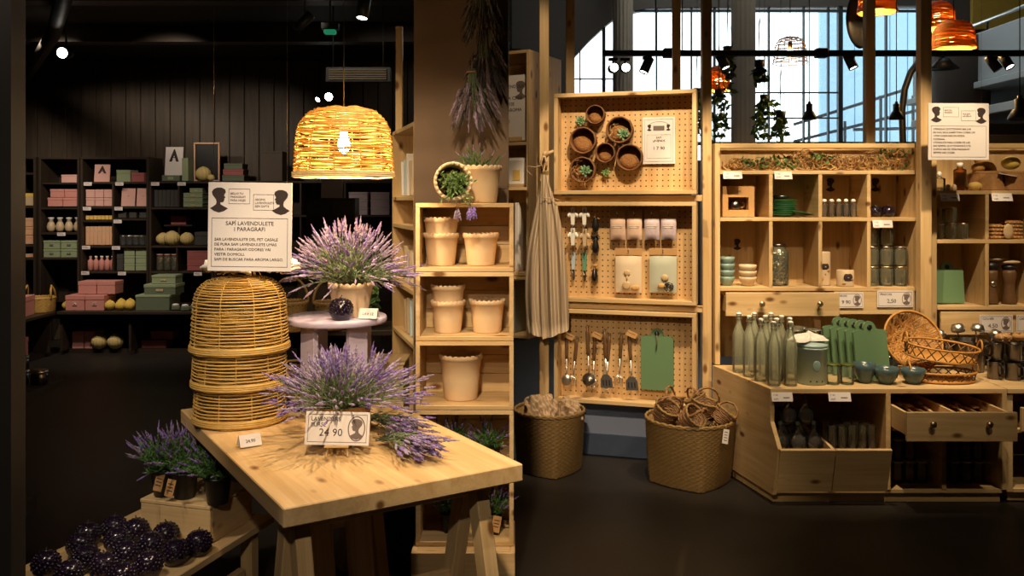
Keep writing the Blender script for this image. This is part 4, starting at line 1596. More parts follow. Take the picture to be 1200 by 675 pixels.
# little easel
ev = on_table(395, 536)
Y_ = ev.y
k = Y_ / F
t = thing('price_easel', 'tiny wooden easel holding the lavender price card on the pine table', 'easel', (ev.x, Y_, ZT + .001), .02)
b = MB()
for s in (-1, 1):
    b.beam((s * .034, -.004, .001), (s * .016, .028, .105), .006, .005, LWOOD, .001)
b.beam((0, .09, .001), (0, .03, .10), .006, .005, LWOOD, .001)
part('legs', b, t)
b = MB(); b.box((0, -.006, .036), (.076, .018, .007), LWOOD, bev=.001); b.box((0, .026, .1), (.05, .006, .007), LWOOD, bev=.001); part('ledge', b, t)
w_, h_ = 75 * k, 38 * k
t = thing('price_card', 'wide white price card lettered 24.90 leaning on the tiny easel', 'card', (ev.x, Y_ - .010, ZT + .041), .02)
M = rx(-.22) @ ry(.025)
cameo_card(t, w_, h_, 'LAVENDERS\nPURSE', '24 90', 0, M)

# --- two lavender bunches lying on the table
def lying_bunch(label, p, ang, L, seed, n=70, w=.055):
    t = thing('lavender_bunch', label, 'flowers', p, ang)
    random.seed(seed)
    ms, mf = MB(), MB()
    for i in range(n):
        y0, z0 = random.gauss(0, .010), .010 + abs(random.gauss(0, .008))
        y1, z1 = random.gauss(0, w * .55), .016 + .05 * random.random()
        l = L * random.uniform(.55, 1.0)
        p0, p1 = Vector((-.08, y0 * 1.4, z0)), Vector((l, y1, z1))
        pts = [p0, p0.lerp(p1, .4) + Vector((0, 0, .012)), p1]
        ms.tube(pts, [.0013, .0012, .001], SAGE, 3)
        for q in range(3):
            leafq(ms, p0.lerp(p1, random.uniform(.1, .7)) + Vector((0, 0, .01)), (1, random.uniform(-.8, .8), random.uniform(0, .5)), .035, .0025, SAGE)
        e = p1 - pts[1]
        e.z = max(e.z, -.01)
        spike(mf, p1 - e.normalized() * .02, e + Vector((0, random.uniform(-.02, .02), random.uniform(-.005, .01))), random.uniform(.045, .065), .0062, random.choices(LAV, (4, 3, 4))[0])
    tie = MB()
    tie.tube([(0.0, .022 * math.cos(2 * PI * q / 12), .02 + .018 * math.sin(2 * PI * q / 12)) for q in range(12)], .003, RAFFIA, 5, closed=True)
    part('stems', ms, t); part('flowers', mf, t); part('tie', tie, t)
    return t
p_ = on_table(440, 500); q_ = on_table(512, 524)
d_ = q_ - p_
lying_bunch('tied lavender bunch lying on the pine table, the one farther back beside the planter', (p_.x, p_.y, ZT + .001), math.atan2(d_.y, d_.x), .25, 4, 90, .06)
p_ = on_table(464, 526); q_ = on_table(528, 552)
d_ = q_ - p_
lying_bunch('tied lavender bunch lying on the pine table, nearest the table corner', (p_.x, p_.y, ZT + .001), math.atan2(d_.y, d_.x) - .02, .20, 6, 90, .06)

# --- the pendant lamp
lp = W(403, 207, 3.16)
t = thing('rattan_pendant', 'large domed golden rattan pendant lamp glowing above the lilac side table', 'lamp', (lp.x, lp.y, lp.z))
fp = dome_profile(.178, .245, taper=.007, top=.56)
random.seed(21)
a, v = rings_shade(fp, 36, .0030, RATTAN_T, 12, 72, wob=.003, ribm=RATTAN_T)
part('woven_strands', a, t, 'loosely woven golden strands'); part('ribs', v, t)
r = MB()
for z in (.0, .007, .013):
    r.tube([(.1795 * math.cos(2 * PI * q / 72), .1795 * math.sin(2 * PI * q / 72), z) for q in range(72)], .0042, RATTAN_P, 6, closed=True)
part('rim', r, t)
c = MB(); c.tube([(0, 0, .19), (0, 0, 3.1 - lp.z)], .0018, DSTEEL, 6); part('cord', c, t)
c = MB(); c.lathe([(.018, .165), (.018, .215), (.008, .23), (.004, .235)], BRASS, 16); part('socket', c, t)
c = MB(); c.lathe([(.012, .165), (.014, .15), (.021, .125), (.022, .108), (.014, .088), (.001, .082)], BULB, 16); part('bulb', c, t)
PEND = Vector((lp.x, lp.y, lp.z + .12))

# ================================================================ low display bench with the berry jars, crate and lavender pots
zb = .30
d1 = Vector((.30, 1, 0)).normalized()                  # the bench runs away from the camera along its right edge
ang = math.atan2(d1.y, d1.x) - PI / 2
e0 = PZ(220, 668, zb)
BN = Fr((e0.x, e0.y, 0), ang)
t = thing('display_bench', 'low pine bench beside the table carrying the berry jars and the pine crate', 'bench', BN.o, ang)
y0, y1 = -.22, .54
for i, x in enumerate((-.07, -.211, -.352, -.493)):
    b = MB(); b.box((x, (y0 + y1) / 2, zb - .014), (.138, y1 - y0, .028), PINE, bev=.003); part('top_board', b, t)
for x in (-.05, -.51):
    for y in (y0 + .08, y1 - .1):
        b = MB(); b.box((x, y, (zb - .028) / 2), (.05, .05, zb - .03), PINE, bev=.003); part('leg', b, t)
for x in (-.05, -.51):
    b = MB(); b.box((x, (y0 + y1) / 2, .12), (.03, y1 - y0 - .3, .05), PINE, bev=.002); part('stretcher', b, t)
# crate
cn = PZ(246, 639, zb)                                   # its near right bottom corner
lc = BN.R.inverted() @ (cn - BN.o)
CR = Fr(BN.p(lc.x, lc.y, zb + .001), ang)
ch = .125
def crate(name, label, fr, w, d, h, cat='crate', th=.014):
    """an upturned closed box: boards around and on top; origin near right bottom corner, body towards -x, +y"""
    t = thing(name, label, cat, fr.o, fr.rz)
    for nm, c, s in (('front_board', (-w / 2, th / 2, h / 2), (w, th, h)), ('back_board', (-w / 2, d - th / 2, h / 2), (w, th, h)),
                     ('side_board', (-th / 2, d / 2, h / 2), (th, d - 2 * th - .001, h)), ('side_board', (-w + th / 2, d / 2, h / 2), (th, d - 2 * th - .001, h)),
                     ('top_board', (-w / 2, d / 2, h + th / 2 + .0005), (w + .004, d + .004, th))):
        b = MB(); b.box(c, s, PINE, bev=.0025); part(nm, b, t)
    return t
crate('pine_crate', 'upturned pine crate on the low bench with the black lavender pots on it', CR, .30, .27, ch)
ztop = zb + .001 + ch + .0145
def nursery_pot(label, loc, seed, rz=0.0, n=60, spread=.13, height=.19, flowers=LAV, weights=(1, 6, 2), tagcard=None, r=.048, h=.085, group=None, leafm=LEAF):
    t = thing('lavender_pot', label, 'plant', loc, rz, group)
    b = MB(); b.lathe([(r * .7, 0), (r * .74, .002), (r * .97, h * .9), (r * 1.05, h * .9), (r * 1.06, h), (r * .97, h), (r * .94, h * .88), (.001, h * .86)], BLACK, 24); part('pot', b, t)
    b = MB(); b.lathe([(.001, h * .87), (r * .93, h * .87)], SOIL, 20); part('soil', b, t)
    ms, mf = lavender(n, spread, height, .10, .24, base_r=r * .7, seed=seed, flowers=flowers, weights=weights, leaf=leafm, nleaf=26, sr=.005, sl=(.03, .055), droop=.5)
    for q in (ms, mf):
        q.v = [p + Vector((0, 0, h * .85)) for p in q.v]
    part('foliage', ms, t); part('flowers', mf, t, 'violet flower spikes')
    if tagcard:
        b = MB(); b.box((0, 0, 0), (.034, .0015, .062), KRAFT, M=tr(*tagcard) @ Euler((-.2, .15, -.2)).to_matrix().to_4x4())
        for q in range(3):
            b.box((0, -.0012, .014 - q * .012), (.022, .0006, .003), INK, M=tr(*tagcard) @ Euler((-.2, .15, -.2)).to_matrix().to_4x4())
        part('kraft_tag', b, t, 'kraft paper tag')
    return t
for px, py, sd, tg, l in ((189, 583, 31, (.0, -.052, .062), 'first black lavender pot from the left on the pine crate, kraft tag in front'),
                          (213, 586, 32, (-.035, -.05, .05), 'middle black lavender pot on the pine crate'),
                          (252, 593, 33, None, 'black lavender pot on the pine crate nearest the table')):
    v = PZ(px, py, ztop)
    nursery_pot(l, (v.x, v.y + .03, ztop + .001), sd, n=60, spread=.15, height=.16, tagcard=tg, r=.05, h=.10)
# berry jars
bp = [(54, 657), (81, 669), (95, 634), (101, 650), (122, 660), (122, 617), (138, 629), (143, 672), (148, 645), (148, 605), (161, 617), (174, 658), (178, 634), (199, 620), (208, 642), (232, 633)]
R_ = .046
B0 = None
bp.sort(key=lambda q: q[1])
bps = [PZ(px, py + 4, zb + R_ * .9).xy for px, py in bp]
for _ in range(60):                                        # keep them from cutting into each other and the crate
    for i in range(len(bps)):
        for j in range(i):
            dv = bps[i] - bps[j]
            if dv.length < R_ * 2.08:
                q = dv.normalized() * (R_ * 2.08 - dv.length) / 2
                bps[i] += q; bps[j] -= q
    for i in range(len(bps)):
        l = BN.R.inverted() @ (bps[i].to_3d() - BN.o)
        if l.x < lc.x + R_ and l.y > lc.y - R_ * 1.1:
            l.y = lc.y - R_ * 1.1
        l.x = min(l.x, -R_)
        bps[i] = (BN.R @ l + BN.o).xy
for i in range(len(bp)):
    v = bps[i]
    lab = '%s dark purple berry-shaped jar on the low bench, counted from the back row forward' % ORD[i]
    if B0 is None:
        B0 = thing('berry_jar', lab, 'jar', (v.x, v.y, zb + .001), 0, 'berry jars on the low bench')
        part('body', berry_body(R_), B0); part('lid', berry_lid(R_), B0)
    else:
        dup(B0, lab, (v.x, v.y, zb + .001), i * 1.3)

# two spare planks standing under the table
for i, (x, y, w, h) in enumerate(((.30, .57, .11, .52), (.47, .63, .09, .56))):
    b = MB(); b.box((0, 0, h / 2), (w, .03, h), PINE, rot=(-.12, 0, .2), bev=.003)
    p = TB.p(x, y, .002)
    single('spare_plank', b, '%s spare pine plank standing under the pine table, counted from the left' % ORD[i], 'plank', p, TB.rz, 'spare planks under the table')
# ================================================================ crate tower with cream pots in front of the pillar
YC = 3.4
sC = YC / F
cx = lambda px: (px - CX) * sC
cz = lambda py: CZ - (py - HY) * sC
def open_crate(label, px0, px1, py0, py1, Y=YC, depth=.26, back=True):
    k = Y / F
    w, h = (px1 - px0) * k, (py1 - py0) * k
    t = thing('pine_display_crate', label, 'crate', (((px0 + px1) / 2 - CX) * k, Y, CZ - (py1 - HY) * k), 0, 'stacked pine display crates')
    th = .017
    for nm, c, s in (('bottom_board', (0, depth / 2, th / 2), (w, depth, th)), ('top_board', (0, depth / 2, h - th / 2), (w, depth, th)),
                     ('side_board', (-w / 2 + th / 2, depth / 2, h / 2), (th, depth, h - 2 * th)), ('side_board', (w / 2 - th / 2, depth / 2, h / 2), (th, depth, h - 2 * th))):
        b = MB(); b.box(c, s, PINE, bev=.0015); part(nm, b, t)
    for q in range(3):
        b = MB(); hh = (h - 2 * th) / 3
        b.box((0, depth - .008, th + hh * (q + .5)), (w - 2 * th, .014, hh - .002), PINE, bev=.001); part('back_board', b, t)
    return t
nm = ('top', 'second from top', 'third from top', 'fourth from top', 'fifth from top')
rows = [(238, 318.5), (319, 399.5), (400, 480.5), (481, 561), (561.5, 640)]
for i, (a, c) in enumerate(rows):
    open_crate('open pine crate in the tower beside the pillar, %s' % nm[i], 487, 602, a, c)
# base box, closed, a little in front
t = thing('plinth_box', 'plain pine box at the foot of the crate tower', 'box', (cx(543.5), YC - .06, 0))
b = MB(); h = cz(640) - .002
b.box((0, .01, h / 2), (.395, .02, h), PINE, bev=.002); part('front_board', b, t)
for s in (-1, 1):
    b = MB(); b.box((s * .188, .165, h / 2), (.02, .288, h), PINE, bev=.002); part('side_board', b, t)
b = MB(); b.box((0, .33, h / 2), (.395, .02, h), PINE, bev=.002); part('back_board', b, t)
b = MB(); b.box((0, .165, h - .009), (.355, .288, .018), PINE, bev=.001); part('top_board', b, t)

def cream_pot(label, px, row, w=50, h=49, dy=.12, z=None, group='cream scalloped flower pots', seed=0):
    k = (YC + dy) / F
    r1 = w / 2 * k
    t = thing('flower_pot', label, 'pot', ((px - CX) * k, YC + dy, (cz(rows[row][1]) + .0175) if z is None else z), seed, group)
    part('pot', scallop_pot(r1 * .80, r1, h * k, n=72, teeth=22), t)
    return t
hpot = 47 * (YC + .12) / F
p0 = cream_pot('cream scalloped pot in the top crate, lower one of the two nested', 517, 0, 40, 38, .12)
cream_pot('cream scalloped pot in the top crate, upper one nested in another', 517, 0, 40, 38, .12, z=p0.location.z + .064, seed=.3)
cream_pot('single cream scalloped pot in the top crate beside the nested pair', 563.5, 0, 40, 38, .12, seed=.5)
p0 = cream_pot('cream scalloped pot in the second crate, lower one of the two nested', 525, 1, 38.5, 37.5, .12)
cream_pot('cream scalloped pot in the second crate, upper one nested in another', 525, 1, 38.5, 37.5, .12, z=p0.location.z + .064, seed=.2)
cream_pot('single cream scalloped pot in the second crate beside the nested pair', 571, 1, 40.5, 39, .12, seed=.7)
cream_pot('cream scalloped pot standing alone in the third crate', 540, 2, 49, 53, .13, seed=.1)
# on top: the upright planted pot and the tipped one
k = (YC + .12) / F
t = thing('planted_pot', 'cream scalloped pot with sparse dried lavender standing on top of the crate tower', 'plant', ((563 - CX) * k, YC + .12, cz(238) + .001))
part('pot', scallop_pot(.066, .083, .150), t)
b = MB(); b.lathe([(.001, .13), (.074, .13)], SOIL, 24); part('soil', b, t)
ms, mf = lavender(15, .09, .10, .06, .13, base_r=.05, seed=41, flowers=[LAV[2], LAV[0]], weights=(3, 2), sr=.0035, sl=(.02, .03), leaf=LEAF, nleaf=10)
for q in (ms, mf):
    q.v = [p + Vector((0, 0, .128)) for p in q.v]
part('stems', ms, t); part('flowers', mf, t)
# tipped pot: its mouth faces the camera
tp = Vector(((525 - CX) * (YC + .05) / F, YC + .03, cz(238) + .073))
t = thing('tipped_pot', 'cream scalloped pot tipped on its side with lavender spilling out on the crate tower', 'plant', tp, (PI / 2 - .08, 0, .25))
part('pot', scallop_pot(.052, .070, .13), t)
for o in t.children:
    pass
b = MB(); b.lathe([(.001, .085), (.058, .085)], SOIL, 24); part('soil', b, t)
random.seed(43)
# greens: local +z is towards the camera, local +y is up
ms, mf = MB(), MB()
for i in range(60):
    a = random.uniform(0, 6.28); q = .03 * math.sqrt(random.random())
    p0_ = Vector((q * math.cos(a), q * math.sin(a) - .01, .085))
    d = Vector((random.uniform(-.6, .8), random.uniform(-.35, .75), random.uniform(.4, 1.0))).normalized()
    L = random.uniform(.05, .095)
    p1 = p0_ + d * L + Vector((0, -.03, 0))
    ms.tube([p0_, p0_ + d * L * .6, p1], [.0012, .001, .0008], LEAF_L, 3)
    for _ in range(7):
        leafq(ms, p0_.lerp(p1, random.uniform(.3, 1)), d + Vector((random.uniform(-1, 1), random.uniform(-1, 1), random.uniform(-1, 1))) * .8, .022, .003, LEAF_L)
part('foliage', ms, t)
for px_, L in ((-.0, .075), (.05, .055), (.045, .07), (.06, .06)):
    top = Vector((px_ + .005, -.045, .135))
    pts = [Vector((px_ * .3, -.02, .085)), Vector((px_ * .8, -.035, .128)), top + Vector((0, -.03, .012)), top + Vector((.004, -.045 - L * .3, .012))]
    mf.tube(pts, .0011, SAGE, 4)
    for _ in range(5):
        spike(mf, pts[-1] + Vector((random.uniform(-.008, .008), random.uniform(-.008, .01), random.uniform(-.004, .006))), (random.uniform(-.3, .3), -1, .1), .035, .006, LAV[1] if px_ > 0 else LAV[2])
part('hanging_flowers', mf, t, 'violet blossoms hanging over the crate edge')
# pots of lavender in the two dark crates
for i, (px, row, sd) in enumerate(((528, 3, 51), (573, 3, 52), (528, 4, 53), (576, 4, 54))):
    kk = (YC + .11) / F
    nursery_pot(('first', 'second', 'first', 'second')[i] + ' black lavender pot from the left in the %s crate of the tower' % ('fourth' if row == 3 else 'lowest'),
                ((px - CX) * kk, YC + .11, cz(rows[row][1]) + .018), sd, n=26, spread=.085, height=.11, weights=(2, 4, 3), r=.042, h=.075, tagcard=(.02, -.05, .045) if i == 3 else None)

# dried lavender hung head down on the pillar
def hung_bunch(label, px, py0, py1, w, seed, mats, n=60, Y=3.66, stem=SAGE):
    k = Y / F
    L = (py1 - py0) * k
    t = thing('hanging_dried_lavender', label, 'flowers', ((px - CX) * k, Y, CZ - (py0 - HY) * k))
    random.seed(seed)
    ms, mf = MB(), MB()
    for i in range(n):
        a = random.uniform(0, 6.28); q = math.sqrt(random.random())
        x, y = w * q * math.cos(a), .055 * q * math.sin(a)
        l = L * random.uniform(.62, 1.0)
        p1 = Vector((x, y, -l))
        ms.tube([(x * .15, y * .15, .0), (x * .25, y * .25, -l * .35), p1], .0012, stem, 3)
        spike(mf, p1 + Vector((-x * .15, 0, .05)), (x * .8, y * .3, -.12), random.uniform(.06, .09), .007, random.choice(mats))
        spike(mf, p1 + Vector((-x * .3, 0, .09)), (x * .8, y * .3, -.12), .04, .006, random.choice(mats))
    tie = MB(); tie.tube([(.018 * math.cos(2 * PI * q / 12), .016 * math.sin(2 * PI * q / 12), -.015) for q in range(12)], .003, RAFFIA_B, 5, closed=True)
    tie.tube([(0, 0, 0), (0, .02, .05), (0, .085, .055)], .0018, RAFFIA_B, 4)
    part('stems', ms, t); part('flowers', mf, t); part('tie', tie, t)
    return t
hung_bunch('dark dried bunch hanging highest on the brown pillar', 566, -42, 52, .085, 61, LAVD, 60, 3.64)
hung_bunch('dark dried bunch hanging in the middle of the brown pillar', 568, 28, 112, .085, 62, LAVD, 70, 3.66)
hung_bunch('greyish dried lavender bunch hanging lowest on the pillar above the planted pot', 553, 80, 150, .10, 63, [LAVD[1], LAV[2], LAVD[1]], 80, 3.60)
# dry twigs rising from behind the pot
b = MB()
random.seed(66)
for i in range(16):
    x = random.uniform(-.05, .05)
    b.tube([(x * .4, 0, 0), (x * .8, .01, .08), (x + random.uniform(-.05, .05), .01, random.uniform(.11, .2))], .001, random.choice((SAGE, PORC, RAFFIA_B)), 3)
single('twig_tuft', b, 'thin bare lavender twigs standing up between the tipped pot and planted pot', 'twigs', ((545 - CX) * 3.63 / F, 3.63, cz(238) + .001))

# ================================================================ pine bookcases on either side of the pillar
def bookcase(label, corner, ang, length, depth, z0, z1, levels, flip, uppers=1):
    """corner: near edge of the open face; the face runs from it in direction ang; depth on the far side"""
    t = thing('pine_bookcase', label, 'bookcase', (corner[0], corner[1], 0), ang)
    th = .02
    s = 1 if flip else -1
    for x in (th / 2, length - th / 2):
        b = MB(); b.box((x, s * depth / 2, (z0 + z1) / 2), (th, depth, z1 - z0), PINE, bev=.002); part('side_panel', b, t)
    b = MB(); b.box((length / 2, s * (depth - .007), (z0 + z1) / 2), (length - 2 * th, .014, z1 - z0), PINE); part('back_panel', b, t)
    for z in [z0 + th / 2, z1 - th / 2] + levels:
        b = MB(); b.box((length / 2, s * (depth - .016) / 2, z), (length - 2 * th - .001, depth - .016, th), PINE, bev=.0015)
        part('shelf', b, t)
    return t
# left one: near corner (-.447,4.05) running back to (-.64,4.66)
cL = (-.452, 4.05); dL = Vector((-.19, .66)); aL = math.atan2(dL.y, dL.x)
bookcase('pine bookcase leaning out behind the pillar, facing the pendant lamp', cL, aL, dL.length, .30, .50, 1.915, [1.42, 1.56, 1.12, .87], False)
FLb = Fr((cL[0], cL[1], 0), aL)
random.seed(71)
for j, (z, n) in enumerate(((1.571, 6), (1.131, 5), (.881, 5))):
    for i in range(n):
        hh = random.uniform(.17, .23) if z > 1.2 else random.uniform(.14, .20)
        b = MB(); b.box((0, 0, hh / 2), (.022, .15, hh), random.choice((PAPERT, SKYB, CREAMG, PORC)), bev=.001, rot=(0, .06 * (i % 3), 0))
        single('slim_book', b, '%s slim book from the near end, %s shelf of the bookcase behind the pillar' % (ORD[i], ('upper', 'middle', 'lower')[j]), 'book',
               FLb.p(.10 + .085 * i, -.10, z + .004), aL, 'slim books in the bookcase behind the pillar')
# right one
cR = (.107, 5.52); dR = Vector((-.88, .47)).normalized()
aR = math.atan2(dR.y, dR.x)
bookcase('pine bookcase half hidden by the pillar, hand-lettered card in its top bay', cR, aR, .80, .48, .68, 2.50, [1.91, 1.625, 1.085, 1.06], False)
FRb = Fr((cR[0], cR[1], 0), aR)
o = thing('shelf_card', 'tall white hand-lettered card with a head silhouette in the top bay beside the pillar', 'card', FRb.p(.145, -.05, 1.923), aR + PI)
b = MB(); b.box((0, .003, .22), (.21, .004, .42), PAPER); part('card', b, o)
b = MB(); b.box((0, .02, .02), (.14, .06, .03), LWOOD, bev=.002); part('wooden_foot', b, o)
l = MB()
put_text(l, 'SAPI\nLAVENDULA\n\nPARA CASA\nI PURSE\nDE AROMA\n\n12,90', -.085, .385, -.0002, .03, INK, 'LEFT', 1.25); part('lettering', l, o)
c = MB(); head(c, .058, .27, .12, .0008, INKG, -1); part('head_silhouette', c, o)
for (x, z, w, h, m, l, nm_, ct) in ((.12, 1.636, .15, .19, PAPERT, 'white paper packet with a yellow mark in the bay beside the apron post', 'paper_packet', 'packet'),
                                    (.12, 1.096, .03, .44, PAPERT, 'tall pale book standing in the third bay beside the apron post', 'tall_book', 'book'),
                                    (.15, .701, .03, .33, SKYB, 'large pale blue book standing in the lowest bay beside the apron', 'tall_book', 'book')):
    b = MB()
    if 'packet' in nm_:
        b.box((0, 0, h / 2), (w, .06, h), m, bev=.02); b.box((.01, -.031, h * .4), (w * .35, .003, h * .35), LEMON)
    else:
        b.box((0, .09, h / 2), (w, .2, h), m, bev=.003); b.box((.0, .088, h / 2), (w * .7, .2, h * .96), PAPER)
    single(nm_, b, l, ct, FRb.p(x, -.07, z), aR + PI)
b = MB(); b.box((0, 0, .035), (.09, .05, .07), LEMON, bev=.008); b.box((0, -.002, .035), (.05, .052, .04), KRAFT)
single('soap_carton', b, 'small yellow carton at the foot of the third bay beside the pale book', 'carton', FRb.p(.19, -.10, 1.096), aR + PI)
# ================================================================ pegboard boxes on the low wall
nX, nY = -math.sin(PB.rz), math.cos(PB.rz)
def pb(px, py, dy=0.0):
    """local point of the pegboard frame that lies dy behind its front plane"""
    a = (px - CX) / F
    Y = (dy + PB.o.x * nX + PB.o.y * nY) / (a * nX + nY)
    P = Vector((a * Y, Y, CZ - (py - HY) * Y / F))
    return PB.R.inverted() @ (P - PB.o)


def pw(l): return PB.p(l.x, l.y, l.z)


BW = pb(816, 200).x - pb(649, 200).x
X0 = pb(649, 200).x
for nm_, z0, z1, l in (('succulents', 1.586, 2.187, 'top pine pegboard box with wall planters and a price card'), ('packets', .949, 1.542, 'middle pine pegboard box hung with peelers and seed packets'),
                       ('utensils', .352, .905, 'bottom pine pegboard box hung with steel utensils and a green board')):
    t = thing('hanging_pegboard', l, 'pegboard', PB.p(X0, 0, z0), PB.rz, 'pine pegboard boxes')
    th, dp, h = .024, .11, z1 - z0
    for n2, c, s in (('bottom_rail', (BW / 2, dp / 2, th / 2), (BW, dp, th)), ('top_rail', (BW / 2, dp / 2, h - th / 2), (BW, dp, th)),
                     ('side_rail', (th / 2, dp / 2, h / 2), (th, dp, h - 2 * th - .001)), ('side_rail', (BW - th / 2, dp / 2, h / 2), (th, dp, h - 2 * th - .001))):
        b = MB(); b.box(c, s, PINE, bev=.002); part(n2, b, t)
    b = MB(); b.box((BW / 2, dp - .006, h / 2), (BW - 2 * th, .01, h - 2 * th), PEG); part('perforated_panel', b, t, 'plywood panel drilled with rows of holes')
YP = .094          # local depth of the panel face
# wooden battens carrying the boxes
for z in (.925, 1.563):
    b = MB(); b.box((BW / 2, .05, 0), (BW + .06, .05, .035), PINE, bev=.002)
    single('mounted_batten', b, 'pine batten between the %s pegboard boxes' % ('lower two' if z < 1 else 'upper two'), 'batten', PB.p(X0, 0.01, z), PB.rz)

# wall planters: brown rings with coir mats
def ring_planter(px, py, rpx, label, succ=None, sd=0, straw=False):
    l = pb(px, py, .03)
    Y = PB.p(l.x, l.y, l.z).y
    r = rpx * Y / F
    o = PB.p(l.x, YP - .001, l.z)
    t = thing('wall_planter', label, 'planter', o, PB.rz, 'round wall planters')
    M = rx(PI / 2)
    b = MB(); b.lathe([(r * .98, .0), (r * 1.02, .01), (r * 1.03, .058), (r * .985, .064), (r * .90, .060), (r * .88, .012), (r * .86, .0)], HUSK, 36, M=M, closed=True,
                      rfun=lambda q, z, a, i, k: q * (1 + .012 * math.sin(9 * a + sd))); part('rim', b, t)
    b = MB(); b.lathe([(r * .88, .003), (r * .88, .010), (r * .5, .016), (.001, .018)], COIR, 28, M=M); part('coir_mat', b, t, 'rust brown coir mat')
    if succ:
        dx, dz, rr = succ
        b = rosette(rr * r, SUCC, 20, sd)
        b.v = [(tr(dx * r, -.03, dz * r) @ rx(PI / 2 - .3)) @ p for p in b.v]
        part('succulent', b, t, 'green succulent rosette')
    if straw:
        random.seed(sd)
        b = MB()
        for i in range(40):
            a = random.uniform(2.2, 5.4)
            q = random.uniform(.5, 1.0)
            p = Vector((r * q * math.cos(a), -random.uniform(.02, .06), r * q * math.sin(a)))
            e = p + Vector((random.uniform(-.05, .04), -random.uniform(0, .02), random.uniform(-.06, .02)))
            b.tube([p, p.lerp(e, .5) + Vector((0, -.008, 0)), e], .0013, random.choice((RAFFIA, RAFFIA_B)), 3)
        part('straw', b, t, 'loose straw')
    return t
ring_planter(697, 134, 11, 'smallest round wall planter near the top rail beside a green succulent', sd=1)
ring_planter(725.5, 152, 15.5, 'straw-filled round wall planter with a succulent, nearest the price card at the top', (.25, -.35, .62), 2, True)
ring_planter(682.5, 164.5, 15.5, 'empty round wall planter below the loose rosette at the pegboard edge', sd=3)
ring_planter(708.7, 179, 11.5, 'small empty round wall planter in the middle of the cluster', sd=4)
ring_planter(737, 184.5, 15.5, 'empty round wall planter under the corner of the price card', sd=5)
ring_planter(682, 199, 15, 'lowest round wall planter, straw-filled with a succulent', (.2, -.1, .62), 6, True)
for px, py, rr, l, sd in ((680.5, 142, .040, 'loose green succulent rosette pinned beside the smallest planter', 7), (710, 202, .036, 'loose green succulent rosette pinned beside the lowest planter', 8)):
    c = pb(px, py, YP - .02)
    b = rosette(rr, LEAF_L if sd == 8 else SUCC, 20, sd)
    b.v = [rx(PI / 2 - .2) @ p for p in b.v]
    b.tube([(0, 0, 0), (0, .022, -.002)], .004, SAGE, 5)
    single('hanging_succulent', b, l, 'plant', pw(c), PB.rz)
# price card of the planters
c = pb(772, 192, YP - .012)
k = PB.p(c.x, c.y, c.z).y / F
t = thing('hanging_price_card', 'white portrait price card with two silhouettes pinned beside the wall planters', 'card', pw(c), PB.rz)
w_, h_ = 38 * k, 55 * k
b = MB(); b.box((0, .002, h_ / 2), (w_, .003, h_), PAPER); part('card', b, t)
l = MB(); frame_line(l, -w_ * .44, w_ * .44, h_ * .05, h_ * .95, .0012, -.0003, INKG); frame_line(l, -w_ * .37, w_ * .37, h_ * .12, h_ * .62, .0009, -.0003, INKG)
l.box((0, -.0003, h_ * .76), (w_ * .34, .0008, h_ * .10), INKG)
l.tube([(w_ * .32 * math.cos(a), -.0006, h_ * .80 + h_ * .1 * math.sin(a)) for a in [PI * q / 14 for q in range(15)]], .0009, INKG, 4)
put_text(l, 'SAPI\nLAVENDE', 0, h_ * .54, -.0005, h_ * .062, INK, 'CENTER', 1.1); put_text(l, '1 7 90', 0, h_ * .30, -.0005, h_ * .10, INK, 'CENTER')
part('lettering', l, t)
for s in (-1, 1):
    b = MB(); head(b, s * w_ * .29, h_ * .70, h_ * .14, .0002, INK, -s); part('head_silhouette', b, t)


# --- peelers and packets in the middle box
def hook(mb, x, z, y=0.0, L=.06):
    mb.tube([(x, y, z), (x, y - L, z), (x, y - L - .006, z + .012)], .0022, STEEL, 5)


def peeler(label, px, py0, py1, body, group=None, dy=.02, blade=True):
    c = pb(px, py0, YP - dy)
    k = PB.p(c.x, c.y, c.z).y / F
    h = (py1 - py0) * k
    t = thing('hanging_peeler', label, 'peeler', pw(c), PB.rz, group)
    w = .026
    b = MB()
    b.prism([(-w * .42, 0), (w * .42, 0), (w * .5, -h * .1), (w * .38, -h * .55), (w * .3, -h * .62), (-w * .3, -h * .62), (-w * .38, -h * .55), (-w * .5, -h * .1)], -.006, .006, body)
    b.box((0, -.0062, -h * .07), (.006, .001, .012), BLACK)
    part('handle', b, t)
    b = MB()
    b.prism([(-w * .28, -h * .62), (w * .28, -h * .62), (w * .3, -h * .95), (0, -h), (-w * .3, -h * .95)], -.002, .002, DSTEEL)
    b.tube([(-w * .3, -.004, -h * .66), (0, -.008, -h * .8), (-w * .1, -.004, -h * .95)], .002, STEEL, 5)
    part('blade', b, t)
    b = MB(); b.tube([(0, dy - .002, .004), (0, -.03, .004), (0, -.034, .014)], .002, STEEL, 5); part('peg_hook', b, t)
    return t


def clamp(label, px, py, body):
    """a white double-ended gadget hung crosswise on its hook"""
    c = pb(px, py, YP - .052)
    t = thing('hanging_corer', label, 'corer', pw(c), PB.rz, 'white corers in two rows')
    b = MB(); b.prism([(-.012, .035), (.012, .035), (.014, 0), (.010, -.045), (-.010, -.045), (-.014, 0)], -.008, .008, body); b.box((0, -.0085, .02), (.005, .001, .016), BLACK); part('handle', b, t)
    b = MB()
    for s in (-1, 1):
        b.ell((s * .020, 0, .002), (.012, .012, .014), body, 10, 6)
        b.ell((s * .028, -.004, -.002), (.008, .010, .011), body, 8, 6)
    part('grip', b, t)
    b = MB(); b.tube([(0, 0, -.045), (0, -.002, -.075)], [.006, .003], DSTEEL, 8); part('blade', b, t)
    t.scale = (.95, 1.1, 1.3)
    b = MB(); b.tube([(0, .028, .03), (0, -.02, .03), (0, -.024, .04)], .002, STEEL, 5); part('peg_hook', b, t)
    return t
